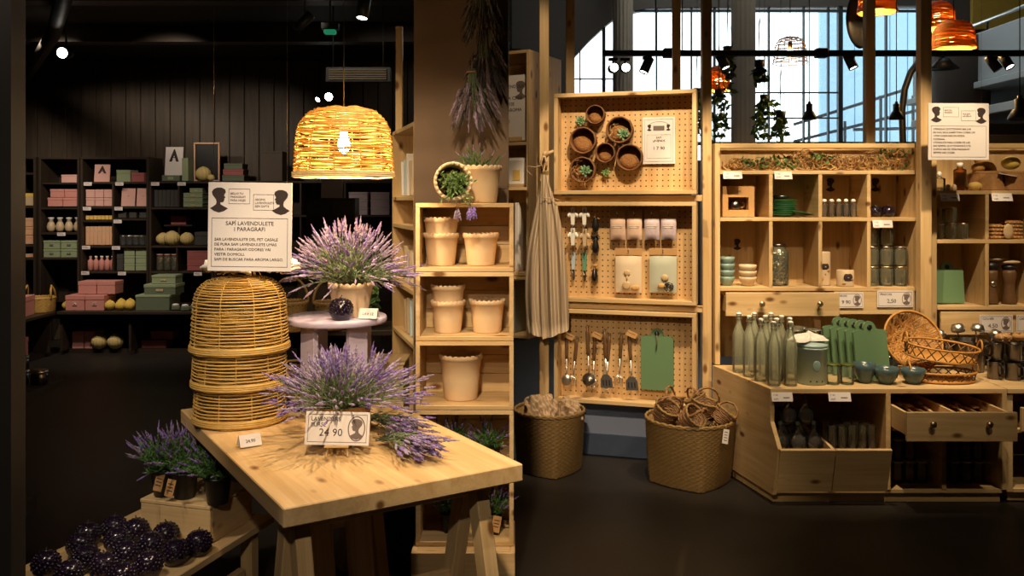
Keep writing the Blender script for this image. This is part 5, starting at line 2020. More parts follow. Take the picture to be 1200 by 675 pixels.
clamp('white corer at the top of the first hook column', 671.5, 252, WHITECAP)
clamp('white corer at the top of the second hook column', 685, 252, WHITECAP)
clamp('white corer in the middle of the first hook column', 671.5, 276, WHITECAP)
clamp('white corer in the middle of the second hook column', 685.5, 277, CREAMG)
peeler('light blue peeler at the bottom of the first hook column', 672, 296, 328, SKYB)
peeler('mint green peeler at the bottom of the second hook column', 685, 296, 330, MINT)
def scrubber(label, px, py, hd, bl, n=0):
    c = pb(px, py, YP - .03)
    t = thing('hanging_brush', label, 'brush', pw(c), PB.rz)
    b = MB()
    random.seed(n)
    for i in range(70):
        a = random.uniform(0, 6.28); e = random.uniform(-.4, 1.2)
        b.tube([(0, -.005, -.01), (.03 * math.cos(a) * math.cos(e), -.008 + .012 * math.sin(a), -.012 + .03 * math.sin(e))], .0016, hd, 3)
    part('bristles', b, t)
    b = MB(); b.lathe([(.006, -.10), (.018, -.09), (.021, -.06), (.012, -.02), (.006, .0)], bl, 14, M=tr(0, 0, 0)); part('handle', b, t)
    b = MB(); b.tube([(0, .028, .0), (0, -.02, .0), (0, -.024, .01)], .002, STEEL, 5); part('peg_hook', b, t)
scrubber('tan bristle brush with a dark handle at the top of the third hook column', 698, 252, RAFFIA, BLACK, 1)
scrubber('dark-bristled brush in the middle of the third hook column', 698, 277, BLACK, BLACK, 2)
scrubber('golden bristle brush with a dark round handle at the bottom of the third hook column', 697, 312, RAFFIA, DSTEEL, 3)


def packet(label, px0, px1, py0, pyh, py1, body, deco=None, group=None):
    c = pb((px0 + px1) / 2, py1, YP - .035)
    k = PB.p(c.x, c.y, c.z).y / F
    w, h, hh = (px1 - px0) * k - .002, (py1 - py0) * k, (pyh - py0) * k
    t = thing('hanging_packet', label, 'packet', pw(c), PB.rz, group)
    b = MB()
    n, m = 7, 7
    vs = []
    for s in (-1, 1):
        for i in range(n + 1):
            for j in range(m + 1):
                u, v = i / n * 2 - 1, j / m * 2 - 1
                bul = .016 * (1 - u * u) ** .5 * (1 - v ** 4) ** .5
                vs.append((u * w / 2, s * bul, (v + 1) / 2 * (h - hh)))
    fs = []
    for s in (0, 1):
        o = s * (n + 1) * (m + 1)
        for i in range(n):
            for j in range(m):
                q = [o + i * (m + 1) + j, o + (i + 1) * (m + 1) + j, o + (i + 1) * (m + 1) + j + 1, o + i * (m + 1) + j + 1]
                fs.append(q if s == 0 else q[::-1])
    b.add(vs, fs, body, True); part('bag', b, t)
    b = MB(); b.box((0, -.002, h - hh / 2), (w * 1.03, .006, hh), KRAFT, bev=.001)
    b.box((0, -.0055, h - hh / 2), (.004, .001, hh * .55), INK); part('kraft_header', b, t, 'folded kraft card header')
    b = MB(); b.tube([(0, .032, h - hh * .4), (0, -.03, h - hh * .4), (0, -.034, h - hh * .4 + .01)], .002, STEEL, 5); part('peg_hook', b, t)
    if deco == 'spoons':
        b = MB()
        b.ell((-.01, -.019, h * .17), (.024, .006, .026), LWOOD, 12, 8); b.tube([(-.008, -.017, h * .26), (-.004, -.017, h * .42)], .005, LWOOD, 6)
        b.ell((-.006, -.019, h * .45), (.02, .006, .018), LWOOD, 12, 8); b.ell((.042, -.017, h * .12), (.026, .006, .016), RAFFIA, 12, 8); part('wooden_spoon', b, t)
    elif deco == 'strainer':
        b = MB()
        for q in (.026, .017, .008):
            b.tube([(.035 + q * math.cos(2 * PI * g / 16), -.020, h * .14 + q * math.sin(2 * PI * g / 16)) for g in range(16)], .003, DSTEEL, 5, closed=True)
        b.ell((-.006, -.019, h * .16), (.022, .006, .014), RAFFIA, 10, 6); b.ell((.012, -.019, h * .34), (.022, .007, .02), LWOOD, 10, 6); part('strainer', b, t)
    else:
        l = MB(); l.box((0, -.0165, (h - hh) * .66), (w * .7, .001, .003), WHITECAP); l.box((0, -.0165, (h - hh) * .58), (w * .6, .001, .003), WHITECAP); part('print', l, t)
    return t
for i, (a, c, m_) in enumerate(((715, 733, PKPINK), (734.5, 752.5, PKPINK), (755, 773, PKLIL), (774.5, 792.5, PKLIL))):
    packet(('first pink', 'second pink', 'first speckled lilac', 'second speckled lilac')[i] + ' sachet from the left hanging in the top packet row', a, c, 246.5, 256, 281, m_, None, 'small hanging sachets')
packet('large cream packet with wooden spoons hanging in the lower packet row', 721, 752, 291, 299, 343, PKCREAM, 'spoons')
packet('large pale green packet with a strainer hanging in the lower packet row', 761, 793, 291, 299, 343, PKMINT, 'strainer')

# --- utensils in the bottom box
UN = [0]
def utensil(label, px, py0, py1, headk, handle=DWOOD, tagc=False, lean=0.0, dy=.04):
    UN[0] += 1
    dy = (.028, .062)[UN[0] % 2]
    c = pb(px, py0, YP - dy)
    k = PB.p(c.x, c.y, c.z).y / F
    h = (py1 - py0) * k
    t = thing('hanging_utensil', label, 'utensil', pw(c), (0, lean, PB.rz))
    b = MB(); b.tube([(0, 0, 0), (0, 0, -h * .1), (0, 0, -h * .42), (0, 0, -h * .5)], [.006, .011, .010, .006], handle, 10, flat=.6)
    b.tube([(.008 * math.cos(2 * PI * g / 10), .0, .006 + .008 * math.sin(2 * PI * g / 10)) for g in range(10)], .0018, DSTEEL, 5, closed=True); part('handle', b, t)
    b = MB(); b.tube([(0, 0, -h * .48), (0, 0, -h * .72), (0, -.006, -h * .8)], [.0045, .004, .005], STEEL, 8); part('shaft', b, t)
    b = MB()
    if headk == 'ladle':
        b.lathe([(.040, 0), (.038, -.012), (.026, -.026), (.001, -.032), ], STEEL, 20, M=tr(0, -.012, -h * .88) @ rx(1.1))
        b.lathe([(.036, 0), (.034, -.010), (.001, -.026)], STEEL, 20, M=tr(0, -.012, -h * .88) @ rx(1.1))
    elif headk == 'spatula':
        b.prism([(-.012, -h * .76), (.012, -h * .76), (.034, -h * .84), (.036, -h), (-.036, -h), (-.034, -h * .84)], -.010, -.0075, STEEL)
        for s in (-.018, 0, .018):
            b.box((s, -.0105, -h * .91), (.006, .001, h * .1), DSTEEL)
    elif headk == 'fork':
        for s in (-.022, -.008, .008, .022):
            b.tube([(0, -.006, -h * .78), (s, -.016, -h * .86), (s, -.010, -h)], .0035, STEEL, 6)
    elif headk == 'whisk':
        for g in range(7):
            a = PI * g / 7
            b.tube([(0, -.004, -h * .72), (.034 * math.cos(a), .024 * math.sin(a) - .006, -h * .9), (0, -.006, -h), (-.034 * math.cos(a), -.024 * math.sin(a) - .006, -h * .9), (0, -.004, -h * .72)], .0018, STEEL, 5)
    else:
        b.ell((0, -.010, -h * .89), (.032, .010, h * .11), STEEL, 14, 10)
    part('head', b, t, 'shiny steel head')
    if tagc:
        M = tr(.018, -.016, -.012) @ Euler((0, .45, .2)).to_matrix().to_4x4()
        b = MB(); b.box((0, 0, 0), (.062, .0015, .034), KRAFT, M=M); b.box((0, -.001, .004), (.04, .0006, .003), INK, M=M); part('kraft_tag', b, t, 'kraft paper tag')
    b = MB(); b.tube([(0, dy - .002, .004), (0, -.02, .004), (0, -.024, .014)], .002, STEEL, 5); part('peg_hook', b, t)
    return t
U = 'steel %s with a dark handle, %s'
utensil(U % ('spoon', 'hanging nearest the apron'), 664, 391, 452, 'spoon', tagc=True, dy=.05)
utensil(U % ('fork', 'second utensil from the apron'), 676, 397, 452, 'fork', lean=.1)
utensil(U % ('ladle', 'third utensil from the apron'), 688, 384, 452, 'ladle', lean=-.04, dy=.045)
utensil(U % ('whisk', 'fourth utensil from the apron, tagged'), 697, 390, 458, 'whisk', tagc=True, lean=.03, dy=.03)
utensil(U % ('slotted turner', 'fifth utensil from the apron'), 708, 388, 454, 'spatula', lean=-.05)
utensil(U % ('spoon', 'third utensil from the green board'), 714, 393, 457, 'spoon', lean=.06, dy=.03)
utensil(U % ('slotted turner', 'nearest the green board, tagged'), 737, 389, 457, 'spatula', tagc=True, lean=-.06, dy=.035)
utensil(U % ('fork', 'second utensil from the green board'), 728, 391, 452, 'fork', lean=.05, dy=.05)
c = pb(770, 457, YP - .03)
k = PB.p(c.x, c.y, c.z).y / F
t = thing('hanging_cutting_board', 'green cutting board with a round handle hanging in the bottom pegboard box', 'cutting board', pw(c), PB.rz)
a, r = cutting_board(38 * k, 72 * k)
part('board', a, t); part('handle_ring', r, t)
b = MB(); b.tube([(0, .028, 66 * k), (0, -.02, 66 * k), (0, -.024, 66 * k + .012)], .0025, STEEL, 5)
b.tube([(0, -.014, 66 * k), (.002, -.02, 56 * k), (-.004, -.014, 46 * k)], .003, DWOOD, 5); part('leather_loop', b, t)

# ================================================================ apron on the upright
Ya = 5.2
t = thing('hanging_apron', 'brown striped linen apron hanging from the timber upright over the rag basket', 'apron', W(637, 186, Ya))
ka = Ya / F
def sheet(rows_, amp, waves, y0, ph, hem):
    n = 44
    b = MB()
    vs, gc, fs = [], [], []
    for r_, (py, a, c) in enumerate(rows_):
        f = min(1, (py - 195) / 110)
        for s in (0, 1):
            for i in range(n + 1):
                u = i / n
                x = (a + (c - a) * u - 637) * ka
                g = u * waves * 2 * PI + ph + .5 * math.sin(py * .013)
                y = y0 + amp * f * (math.sin(g) + .35 * math.sin(2.3 * g + py * .02)) - .02 * f * math.sin(u * PI) + s * .003
                z = -(py + hem * (u - .5) * f * max(0, (py - 300) / 90) - 186) * ka
                vs.append((x, y, z)); gc.append((u * (c - a) * ka * 1.25 + ph, 0, z))
    m = 2 * (n + 1)
    for r in range(len(rows_) - 1):
        for i in range(n):
            for s in (0, 1):
                o = s * (n + 1)
                q = [r * m + o + i, r * m + o + i + 1, (r + 1) * m + o + i + 1, (r + 1) * m + o + i]
                fs.append(q[::-1] if s == 0 else q)
    q = (len(rows_) - 1) * m
    for i in range(n):
        fs.append([q + i, q + i + 1, q + n + 2 + i, q + n + 1 + i])
    b.add(vs, fs, LINEN, True, gc)
    return b
part('cloth', sheet([(205, 634.5, 641), (218, 633.5, 644), (230, 633, 648), (242, 632.5, 652.5), (262, 632, 657), (285, 632, 660.5), (310, 632.5, 663), (335, 633, 665), (360, 634, 666), (378, 635, 666.5), (391, 635.5, 666)], .016, 2.1, -.045, .4, -11), t)
part('folded_flap', sheet([(212, 633, 639), (230, 630, 639), (250, 626, 639), (275, 621, 639), (300, 617, 639), (325, 615.5, 639), (350, 615.5, 640), (375, 617, 640), (393, 620, 640)], .014, 1.4, -.018, 2.2, 6), t)
b = MB(); b.tube([(-.01, -.066, -.23), (.01, -.07, -.232), (.06, -.072, -.236), (.10, -.06, -.25)], .0025, LINEN_L, 5); part('pocket_seam', b, t)
b = MB()
for s in (-1, 1):
    b.tube([(s * .012, -.03, -.07), (s * .018, -.045, -.03), (s * .006, -.05, .008), (0, -.05, .012)], .007, LINEN_L, 6, flat=.4)
part('neck_strap', b, t)
b = MB(); b.tube([(-.01, -.04, -.04), (-.05, -.045, -.052), (-.09, -.03, -.045), (-.10, -.03, -.07), (-.07, -.03, -.10)], .006, LINEN_L, 6, flat=.4)
b.tube([(.02, -.03, -.17), (.05, -.035, -.2), (.06, -.03, -.3), (.09, -.03, -.42)], .005, LINEN_L, 6, flat=.4); part('waist_tie', b, t)
t = thing('mounted_coat_hook', 'forked wooden coat hook on the timber upright holding the apron', 'hook', W(637, 186, 5.27) + Vector((0, 0, 0)))
b = MB(); b.tube([(0, .0, 0), (0, -.1, .0), (.02, -.11, .025), (.055, -.115, .04)], [.014, .013, .012, .009], LWOOD, 8); part('peg', b, t)
b = MB(); b.tube([(0, -.09, 0), (.0, -.115, .03), (.012, -.10, .035)], [.012, .010, .007], LWOOD, 8); part('prong', b, t)

# ================================================================ the two big floor baskets
t = thing('floor_basket', 'tall brown woven floor basket of folded striped aprons under the hanging apron', 'basket', (.215, 5.06, .002), PI / 4 + .12)
a, r = woven_basket(.204, .150, .345, 30, 30, WICKER, .62)
part('woven_body', a, t); part('rim', r, t)
from mathutils import noise
def cloth_heap(label, loc, sx, sy, sz, seed, mat, rz=0.0):
    b = MB()
    n, m = 90, 34
    vs, gc, fs = [], [], []
    sd = Vector((seed * 3.1, seed * 1.7, seed))
    for i in range(m + 1):
        t_ = i / m
        for k2 in range(n):
            a = 2 * PI * k2 / n
            d = Vector((math.sin(t_ * PI * .5) * math.cos(a), math.sin(t_ * PI * .5) * math.sin(a), math.cos(t_ * PI * .5)))
            f = .86 + .32 * noise.noise(d * 1.5 + sd) + .30 * (1 - abs(noise.noise(d * 2.3 + sd * 2)) * 2.2) * .5 + .06 * noise.noise(d * 7 + sd)
            p = Vector((sx * d.x * f, sy * d.y * f, sz * max(0, d.z) ** .75 * f))
            vs.append(p); gc.append((p.x * .9 + p.y * .5 + .4 * p.z + .02 * noise.noise(d * 2 + sd), 0, 0))
    for i in range(m):
        for k2 in range(n):
            l = (k2 + 1) % n
            fs.append([i * n + k2, (i + 1) * n + k2, (i + 1) * n + l, i * n + l])
    b.add(vs, fs, mat, True, gc)
    return single('folded_apron', b, label, 'apron', loc, rz)
cloth_heap('light striped apron heaped on the near side of the floor basket', (.165, 5.03, .31), .105, .12, .135, 3, LINEN_L)
cloth_heap('light striped apron folded over the far edge of the floor basket', (.33, 5.06, .31), .066, .115, .10, 7, LINEN_L, .5)
b = MB()
for q in range(5):
    b.tube([(.0, 0, .0), (.03 + .01 * q, -.01 * q, -.01), (.05 + .012 * q, -.015 * q, -.06 - .01 * q)], .0014, RAFFIA, 4)
t = thing('floor_basket', 'wide brown woven floor basket full of small dark baskets beside the bottle counter', 'basket', (.985, 4.87, .002), PI / 4 + .06)
a, r = woven_basket(.245, .185, .345, 31, 36, WICKER, .62)
part('woven_body', a, t); part('rim', r, t)
M = tr(.985 - .985, 0, 0)
b = MB()
# paper tag tied on the rim
Lc = Matrix.Rotation(-(PI / 4 + .06), 4, 'Z')
Mt = Lc @ tr(.145, -.222, .30) @ Euler((-.15, .25, .35)).to_matrix().to_4x4()
b.box((0, 0, 0), (.036, .0016, .075), PAPER, M=Mt)
for q in range(4):
    b.box((0, -.0012, .022 - q * .014), (.02, .0006, .004), INKG, M=Mt)
b.tube([Mt @ Vector((0, 0, .034)), Mt @ Vector((0, .01, .055)), Mt @ Vector((0, .02, .06))], .001, RAFFIA, 4)
part('paper_tag', b, t, 'white paper tag on a string')
def mini_basket(label, x, y, z, r, rot, seed):
    random.seed(seed)
    t = thing('small_basket', label, 'basket', (x, y, z), rot)
    a, v = rings_shade(lambda q: (r * (.78 + .22 * q), r * 1.15 * q), 10, .0050, WICKER_D, 13, 40, wob=.003, ribm=WICKER)
    a.lathe([(.001, .004), (r * .77, .004), (r * .77, 0), (.001, 0)], WICKER_D, 18)
    part('woven_body', a, t); part('ribs', v, t)
    ri = MB(); ri.tube([(r * math.cos(2 * PI * q / 40), r * math.sin(2 * PI * q / 40), r * 1.15 + .003 * math.sin(q * 2.5)) for q in range(40)], .007, WICKER, 6, closed=True); part('rim', ri, t)
    h = MB()
    h.tube([(r * math.cos(q), 0, r * 1.15 + r * 1.0 * math.sin(q)) for q in [PI * g / 14 for g in range(15)]], .006, WICKER_D, 6)
    h.tube([(r * .98 * math.cos(q), .008 * math.sin(q * 9), r * 1.16 + r * 1.02 * math.sin(q)) for q in [PI * g / 30 for g in range(31)]], .003, RAFFIA_B, 5)
    part('handle', h, t)
MBK = [(.825, 4.82, .335, .072, (.5, .25, .3), 'lying on its side nearest the pegboard'), (.935, 4.715, .34, .066, (.9, 0, .8), 'tipped towards the room at the front'),
       (.90, 4.93, .335, .07, (-.2, .2, 1.0), 'standing behind the tipped one'), (1.05, 4.86, .335, .078, (.15, .2, .2), 'standing with its arched handle up'),
       (1.06, 4.94, .36, .06, (-.4, .3, 1.9), 'farthest back near the bottle counter'), (1.12, 4.78, .325, .06, (.6, -.5, 2.3), 'nearest the paper tag')]
for i, (x, y, z, r, rot, l) in enumerate(MBK):
    mini_basket('small dark wicker basket in the wide floor basket, ' + l, x, y, z + .02, r, rot, i)
b = tangle(90, .20, .20, .10, WICKER_D, .003, 4, [WICKER_D, RAFFIA_B, WICKER])
single('wicker_handles', b, 'tangle of loose dark wicker handles filling the wide floor basket', 'wicker', (.985, 4.87, .262))
COL.objects['wicker_handles']['kind'] = 'stuff'
# ================================================================ pine pigeonhole units
YU = 5.15
sU = YU / F
ux = lambda px: (px - CX) * sU
uz = lambda py: CZ - (py - HY) * sU
DU = .29


def cubby(label, px0, px1, dividers, zbot, fascia):
    x0, x1 = ux(px0), ux(px1)
    w = x1 - x0
    zt = uz(168)
    t = thing('pine_shelf_unit', label, 'shelf', (x0, YU, 0), 0, 'pine pigeonhole units')
    th = .03
    for x in (th / 2, w - th / 2):
        b = MB(); b.box((x, DU / 2, (zt + zbot) / 2), (th, DU, zt - zbot), PINE, bev=.002); part('side_panel', b, t)
    b = MB()
    n = 5
    for q in range(n):
        ww = (w - 2 * th) / n
        b.box((th + ww * (q + .5), DU - .008, (zt + zbot) / 2), (ww - .001, .014, zt - zbot), PINE)
    part('back_panel', b, t)
    zs = {'top_board': zt - .014, 'upper': uz(fascia[0]) - .010, 'mid': uz(fascia[1]) - .013, 'low': uz(fascia[2]) - .012}
    b = MB(); b.box((w / 2, .012, zt - .014), (w - 2 * th, .024, .028), PINE, bev=.002); part('top_rail', b, t)
    b = MB(); b.box((w / 2, DU - .03, zt - .014), (w - 2 * th, .024, .028), PINE, bev=.002); part('top_rail', b, t)
    for nm in ('upper', 'mid', 'low'):
        b = MB(); b.box((w / 2, DU / 2 - .008, zs[nm]), (w - 2 * th - .001, DU - .018, .022), PINE, bev=.0015); part('shelf', b, t)
    for px in dividers:
        for a, c in (('upper', 'mid'), ('mid', 'low')):
            b = MB(); b.box((ux(px) - x0, DU / 2 - .008, (zs[a] + zs[c]) / 2), (.022, DU - .02, zs[a] - zs[c] - .0235), PINE, bev=.0015); part('divider', b, t)
    return t, x0


SHA = (200, 254.5, 336.5)
A, xA = cubby('pine pigeonhole unit of eight bays behind the bottle counter', 838, 1080, (903.5, 961.5, 1018.5), .588, SHA)
b = MB(); b.box((ux(1025) - xA, .012, uz(355)), (ux(1072) - ux(977), .018, .135), PINE, bev=.002); part('fascia_panel', b, A)
# the pulled-out drawer
fr = MB(); fr.box((0, 0, 0), (ux(975) - ux(845), .018, .135), PINE, bev=.002)
t = thing('pulled_drawer', 'shallow pine drawer with two round knobs pulled out above the glass bottles', 'drawer', (ux(910), YU - .11, uz(354)))
part('front', fr, t)
b = MB()
wd = ux(975) - ux(845)
for s in (-1, 1):
    b = MB(); b.box((s * (wd / 2 - .03), .165, -.01), (.014, .31, .09), PINE, bev=.001); part('side', b, t)
b = MB(); b.box((0, .165, -.056), (wd - .08, .31, .008), PINE); part('bottom', b, t)
for px in (885, 951):
    b = MB(); b.lathe([(.006, 0), (.006, .014), (.016, .020), (.018, .028), (.012, .034), (.001, .036)], BRASS, 16, M=tr(ux(px) - ux(910), -.009, .005) @ rx(PI / 2)); part('knob', b, t, 'brushed metal knob')
SHB = (223.5, 280.5, 358.5)
B, xB = cubby('pine pigeonhole unit behind the dark utensil counter, baskets on its top shelf', 1092, 1276, (1157, 1216), .588, SHB)
b = MB(); b.box((ux(1186) - xB, .012, uz(379)), (ux(1268) - ux(1102), .018, .135), PINE, bev=.002); part('fascia_panel', b, B)

zA = [uz(q) + .0015 for q in SHA]
zB = [uz(q) + .0015 for q in SHB]
# ---- price tags
def slant_tag(label, px0, px1, py0, py1, Y=YU, group=None, lines=('7 90',)):
    k = Y / F
    t = thing('hanging_price_tag', label, 'label', (((px0 + px1) / 2 - CX) * k, Y - .004, CZ - (py0 - HY) * k), 0, group)
    w, h = (px1 - px0) * k, (py1 - py0) * k
    M = rx(-.3)
    b = MB(); b.box((0, 0, -h / 2), (w, .002, h), PAPER, M=M); part('card', b, t)
    l = MB(); put_text(l, lines[0], -w * .42, -h * .42, -.0013, h * .30, INKG, M=M)
    put_text(l, lines[0][::-1] if False else 'SAPI', -w * .42, -h * .85, -.0013, h * .30, INKG, M=M)
    l.box((w * .2, -.0013, -h * .6), (w * .3, .0006, h * .12), INKG, M=M)
    part('lettering', l, t)
    return t
for px0, px1, py0, py1, l in ((847, 869, 201, 210, 'above the kraft mug box'), (907, 927.5, 201, 210.5, 'above the green plates'), (1022, 1045, 258, 267, 'above the stacked jars'),
                              (1101, 1123, 226.5, 236, 'above the square glass jars'), (1161, 1185, 226.5, 236, 'above the woven coasters')):
    slant_tag('small slanted white price tag on the shelf edge ' + l, px0, px1, py0, py1)
def fascia_card(label, px0, px1, py0, py1, txt, pr, Y=YU - .006):
    k = Y / F
    t = thing('mounted_price_card', label, 'card', (((px0 + px1) / 2 - CX) * k, Y, CZ - (py1 - HY) * k))
    cameo_card(t, (px1 - px0) * k, (py1 - py0) * k, txt, pr, 0)
    return t
fascia_card('white cameo price card on the fascia next to the pulled-out drawer', 978, 1012, 342.5, 361, 'TABUAS', '9 90')
fascia_card('white cameo price card on the fascia behind the round rattan basket', 1028, 1070, 340.5, 360, 'FRASCOS', '2,50')
fascia_card('white cameo price card on the fascia behind the utensil crock', 1148, 1187, 369, 389.5, 'COLHER', '4,50')
fascia_card('white cameo price card cut by the picture edge, beside the one behind the crock', 1191, 1230, 369, 389.5, 'CANECA', '3,90')
# ---- unit A top tray: raffia and leaves
random.seed(81)
tufts = [(866, 36, 10, 'dry brown leaves', RAFFIA_B), (886, 34, 12, 'dark leaves', LEAF), (901, 22, 14, 'straw', RAFFIA), (917, 30, 15, 'dark leaves', LEAF), (941, 34, 23, 'straw', RAFFIA), (962, 30, 18, 'straw', RAFFIA),
         (978, 30, 20, 'straw', RAFFIA), (1001, 26, 17, 'straw', RAFFIA_B), (1020, 34, 20, 'straw', RAFFIA), (1046, 36, 27, 'straw', RAFFIA_B)]
for i, (px, w, h, kind_, m_) in enumerate(tufts):
    Y = YU + .10
    k = Y / F
    b = tangle(80 if m_ is not LEAF else 16, w * k * .55, .08, h * k * 1.35, m_, .0022, 200 + i, [RAFFIA, RAFFIA_B] if m_ is not LEAF else [LEAF, RAFFIA_B])
    if m_ is LEAF or i in (5, 9):
        for q in range(60):
            p = Vector((random.uniform(-1, 1) * w * k * .5, random.uniform(-.08, .08), random.uniform(.01, h * k)))
            leafq(b, p, (random.uniform(-1, 1), random.uniform(-1, .4), random.uniform(-.2, 1)), .035, .009, LEAF)
    single('raffia_tuft', b, '%s tuft of dried straw and leaves from the left on the open top shelf' % ORD[i], 'straw', ((px - CX) * k, Y, zA[0] + .001), 0, 'straw tufts on the top shelf')
# ---- unit A, first row
t = thing('mug_gift_box', 'kraft gift box with a window showing a mug, in the first bay', 'box', (ux(868.5), YU + .06, zA[1]))
w, h, d = 38 * sU, 36 * sU, .12
b = MB()
for c, s in (((-w * .41, d / 2, h / 2), (w * .18, d, h)), ((w * .41, d / 2, h / 2), (w * .18, d, h)), ((0, d / 2, h * .82), (w * .64, d, h * .36)), ((0, d / 2, h * .11), (w * .64, d, h * .22)), ((0, d - .004, h / 2), (w * .64, .008, h * .42))):
    b.box(c, s, KRAFT, bev=.001)
part('carton', b, t)
b = MB(); b.lathe([(.026, 0), (.03, .004), (.03, .055), (.027, .055), (.027, .01), (.001, .008)], DSTEEL, 20, c=(-.008, .05, h * .225)); b.tube([(.022, .05, h * .225 + .045), (.045, .048, h * .225 + .04), (.045, .048, h * .225 + .018), (.022, .05, h * .225 + .012)], .005, BRASS, 6); part('mug', b, t, 'dark mug seen through the window')
l = MB(); put_text(l, 'LAR', 0, h * .8, -.0005, h * .1, INK, 'CENTER'); part('lettering', l, t)
for i in range(8):
    r = .072 + .004 * (i % 2)
    b = bowl(r, .016, plain('green_plate_glaze_%d' % i, (.035, .15 + .02 * (i % 3), .06), .3), .003, .6)
    single('green_plate', b, '%s green plate from the bottom of the stack in the second bay' % ORD[i], 'plate', (ux(925) + .003 * (i % 3), YU + .11, zA[1] + .001 + .0118 * i), 0, 'green plates stacked in the second bay')
b = bowl(.07, .014, COL.objects['green_plate'].data.materials[0], .003, .6)
single('green_plate', b, 'single green plate leaning out beside the stack in the second bay', 'plate', (ux(943), YU + .05, zA[1] + .013), (.0, .16, 0))
b = MB(); b.lathe([(.03, 0), (.055, .012), (.05, .02), (.001, .02)], DSTEEL, 24)
single('dark_dish', b, 'dark dish lying on top of the green plate stack', 'dish', (ux(922), YU + .11, zA[1] + .107))
S0 = None
for i in range(5):
    loc = (ux(971 + 8.6 * i), YU + .07, zA[1])
    lab = '%s small corked flask with a pale stopper from the left in the third bay' % ORD[i]
    if S0 is None:
        S0 = thing('stopper_flask', lab, 'bottle', loc, 0, 'small flasks in the third bay')
        b, _ = jar(.019, .085, GLASS_D, neck=.5); part('glass', b, S0)
        b = MB(); b.ell((0, 0, .094), (.014, .014, .012), WHITECAP, 10, 6); part('stopper', b, S0)
    else:
        dup(S0, lab, loc)
def cameo_sheet(label, px, row, w_, h_, dark=False):
    t = thing('cameo_sheet', label, 'card', (px, YU + .262, row), (-.02, 0, 0))
    b = MB(); b.box((0, 0, h_ / 2), (w_, .002, h_), LWOOD if dark else PINE); part('sheet', b, t)
    b = MB(); head(b, 0, h_ * .25, h_ * .55, -.0014, INK, -1); part('head_silhouette', b, t)
for px, l in ((976, 'behind the corked flasks'), (1029, 'behind the dark berry jars')):
    b = MB(); head(b, 0, 0, .085, 0, INK, -1)
    single('mounted_silhouette', b, 'dark head silhouette on the back of the bay ' + l, 'silhouette', (ux(px) * 1.045, YU + DU - .017, zA[1] + .15))
b0 = COL.objects['berry_jar']
for i, (px, y) in enumerate(((1024, .20), (1039, .20), (1054, .20), (1031, .09), (1047, .09))):
    dup(b0, '%s small dark berry jar in the fourth bay, counted from the back left' % ORD[i], (ux(px) + .012, YU + y, zA[1]), i * .7, 'dark berry jars in the fourth bay', .78)
# ---- unit A, second row
C0 = None
for i, (px, y, n, mt, nm) in enumerate(((857, .11, 4, CELADON, 'celadon'), (881, .09, 3, CREAMG, 'cream'))):
    for q in range(n):
        b = bowl(.047 if i == 0 else .053, .052, mt, .004, .62)
        single('stacked_cup', b, '%s %s cup from the bottom of its stack in the lower first bay' % (ORD[q], nm), 'cup', (ux(px), YU + y, zA[2] + .001 + .0385 * q + (0 if i == 0 else -.0035 * q)), .4 * q, '%s cups stacked in the lower first bay' % nm)
b = MB(); head(b, 0, 0, .07, 0, INK, -1)
single('mounted_silhouette', b, 'dark head silhouette on the back of the bay above the cups', 'silhouette', (ux(866) * 1.045, YU + DU - .017, zA[2] + .20))
t = thing('spoon_bag', 'clear jar crammed with shiny small steel pieces in the lower second bay', 'jar', (ux(919), YU + .12, zA[2]))
b, _ = jar(.062, .235, GLASS, neck=.7); part('glass', b, t)
random.seed(91)
b = MB()
for q in range(110):
    a = random.uniform(0, 6.28); r = .046 * math.sqrt(random.random()); z = random.uniform(.02, .20)
    b.ell((r * math.cos(a), r * math.sin(a), z), (random.uniform(.006, .013), random.uniform(.004, .008), random.uniform(.006, .016)), random.choice((STEEL, DSTEEL, DSTEEL, BRASS)), 7, 5)
part('contents', b, t, 'shiny jumbled steel pieces', stuff=True)
b = MB(); b.lathe([(.045, .232), (.045, .246), (.001, .248)], DSTEEL, 20); part('lid', b, t)
for px, w_, h_, l, y in ((973, .085, .20, 'tall cream tin with a dark oval label in the lower third bay', .12), (995, .10, .095, 'short cream tin with a dark oval label in the lower third bay', .06)):
    t = thing('label_tin', l, 'tin', (ux(px), YU + y, zA[2]))
    b = MB(); b.lathe([(w_ / 2, 0), (w_ / 2, .004), (w_ / 2, h_ * .97), (w_ * .47, h_), (.001, h_)], CREAMG, 28); part('body', b, t)
    b = MB()
    for q in range(3):
        b.ell((w_ * .2 * (q - 1), -w_ * .43, h_ * (.2 + .13 * q)), (w_ * .14, w_ * .08, h_ * .07), ROSE if q == 1 else KRAFT, 8, 5)
    part('printed_flowers', b, t)
    b = MB(); b.ell((.0, -w_ * .46, h_ * .56), (w_ * .27, w_ * .06, h_ * .12 if h_ > .15 else h_ * .3), INK, 16, 8); b.ell((.0, -w_ * .47, h_ * .56), (w_ * .12, w_ * .06, h_ * .04), STEEL, 8, 5); part('oval_label', b, t)
G0 = None
pos = [(1029, 0), (1046, 0), (1063, 0), (1029, 1), (1046, 1), (1063, 1), (1029, 2), (1046, 2)]
for i, (px, lv_) in enumerate(pos):
    lab = '%s jar from the left in the %s layer of stacked glass jars, lower fourth bay' % (ORD[i % 3], ('bottom', 'middle', 'top')[lv_])
    loc = (ux(px), YU + .09, zA[2] + .0005 + .1175 * lv_)
    if G0 is None:
        G0 = thing('glass_jar', lab, 'jar', loc, 0, 'stacked glass jars')
        a, c = jar(.040, .113, GLASS, BRASS, neck=.84); part('glass', a, G0); part('lid', c, G0)
    else:
        dup(G0, lab, loc)
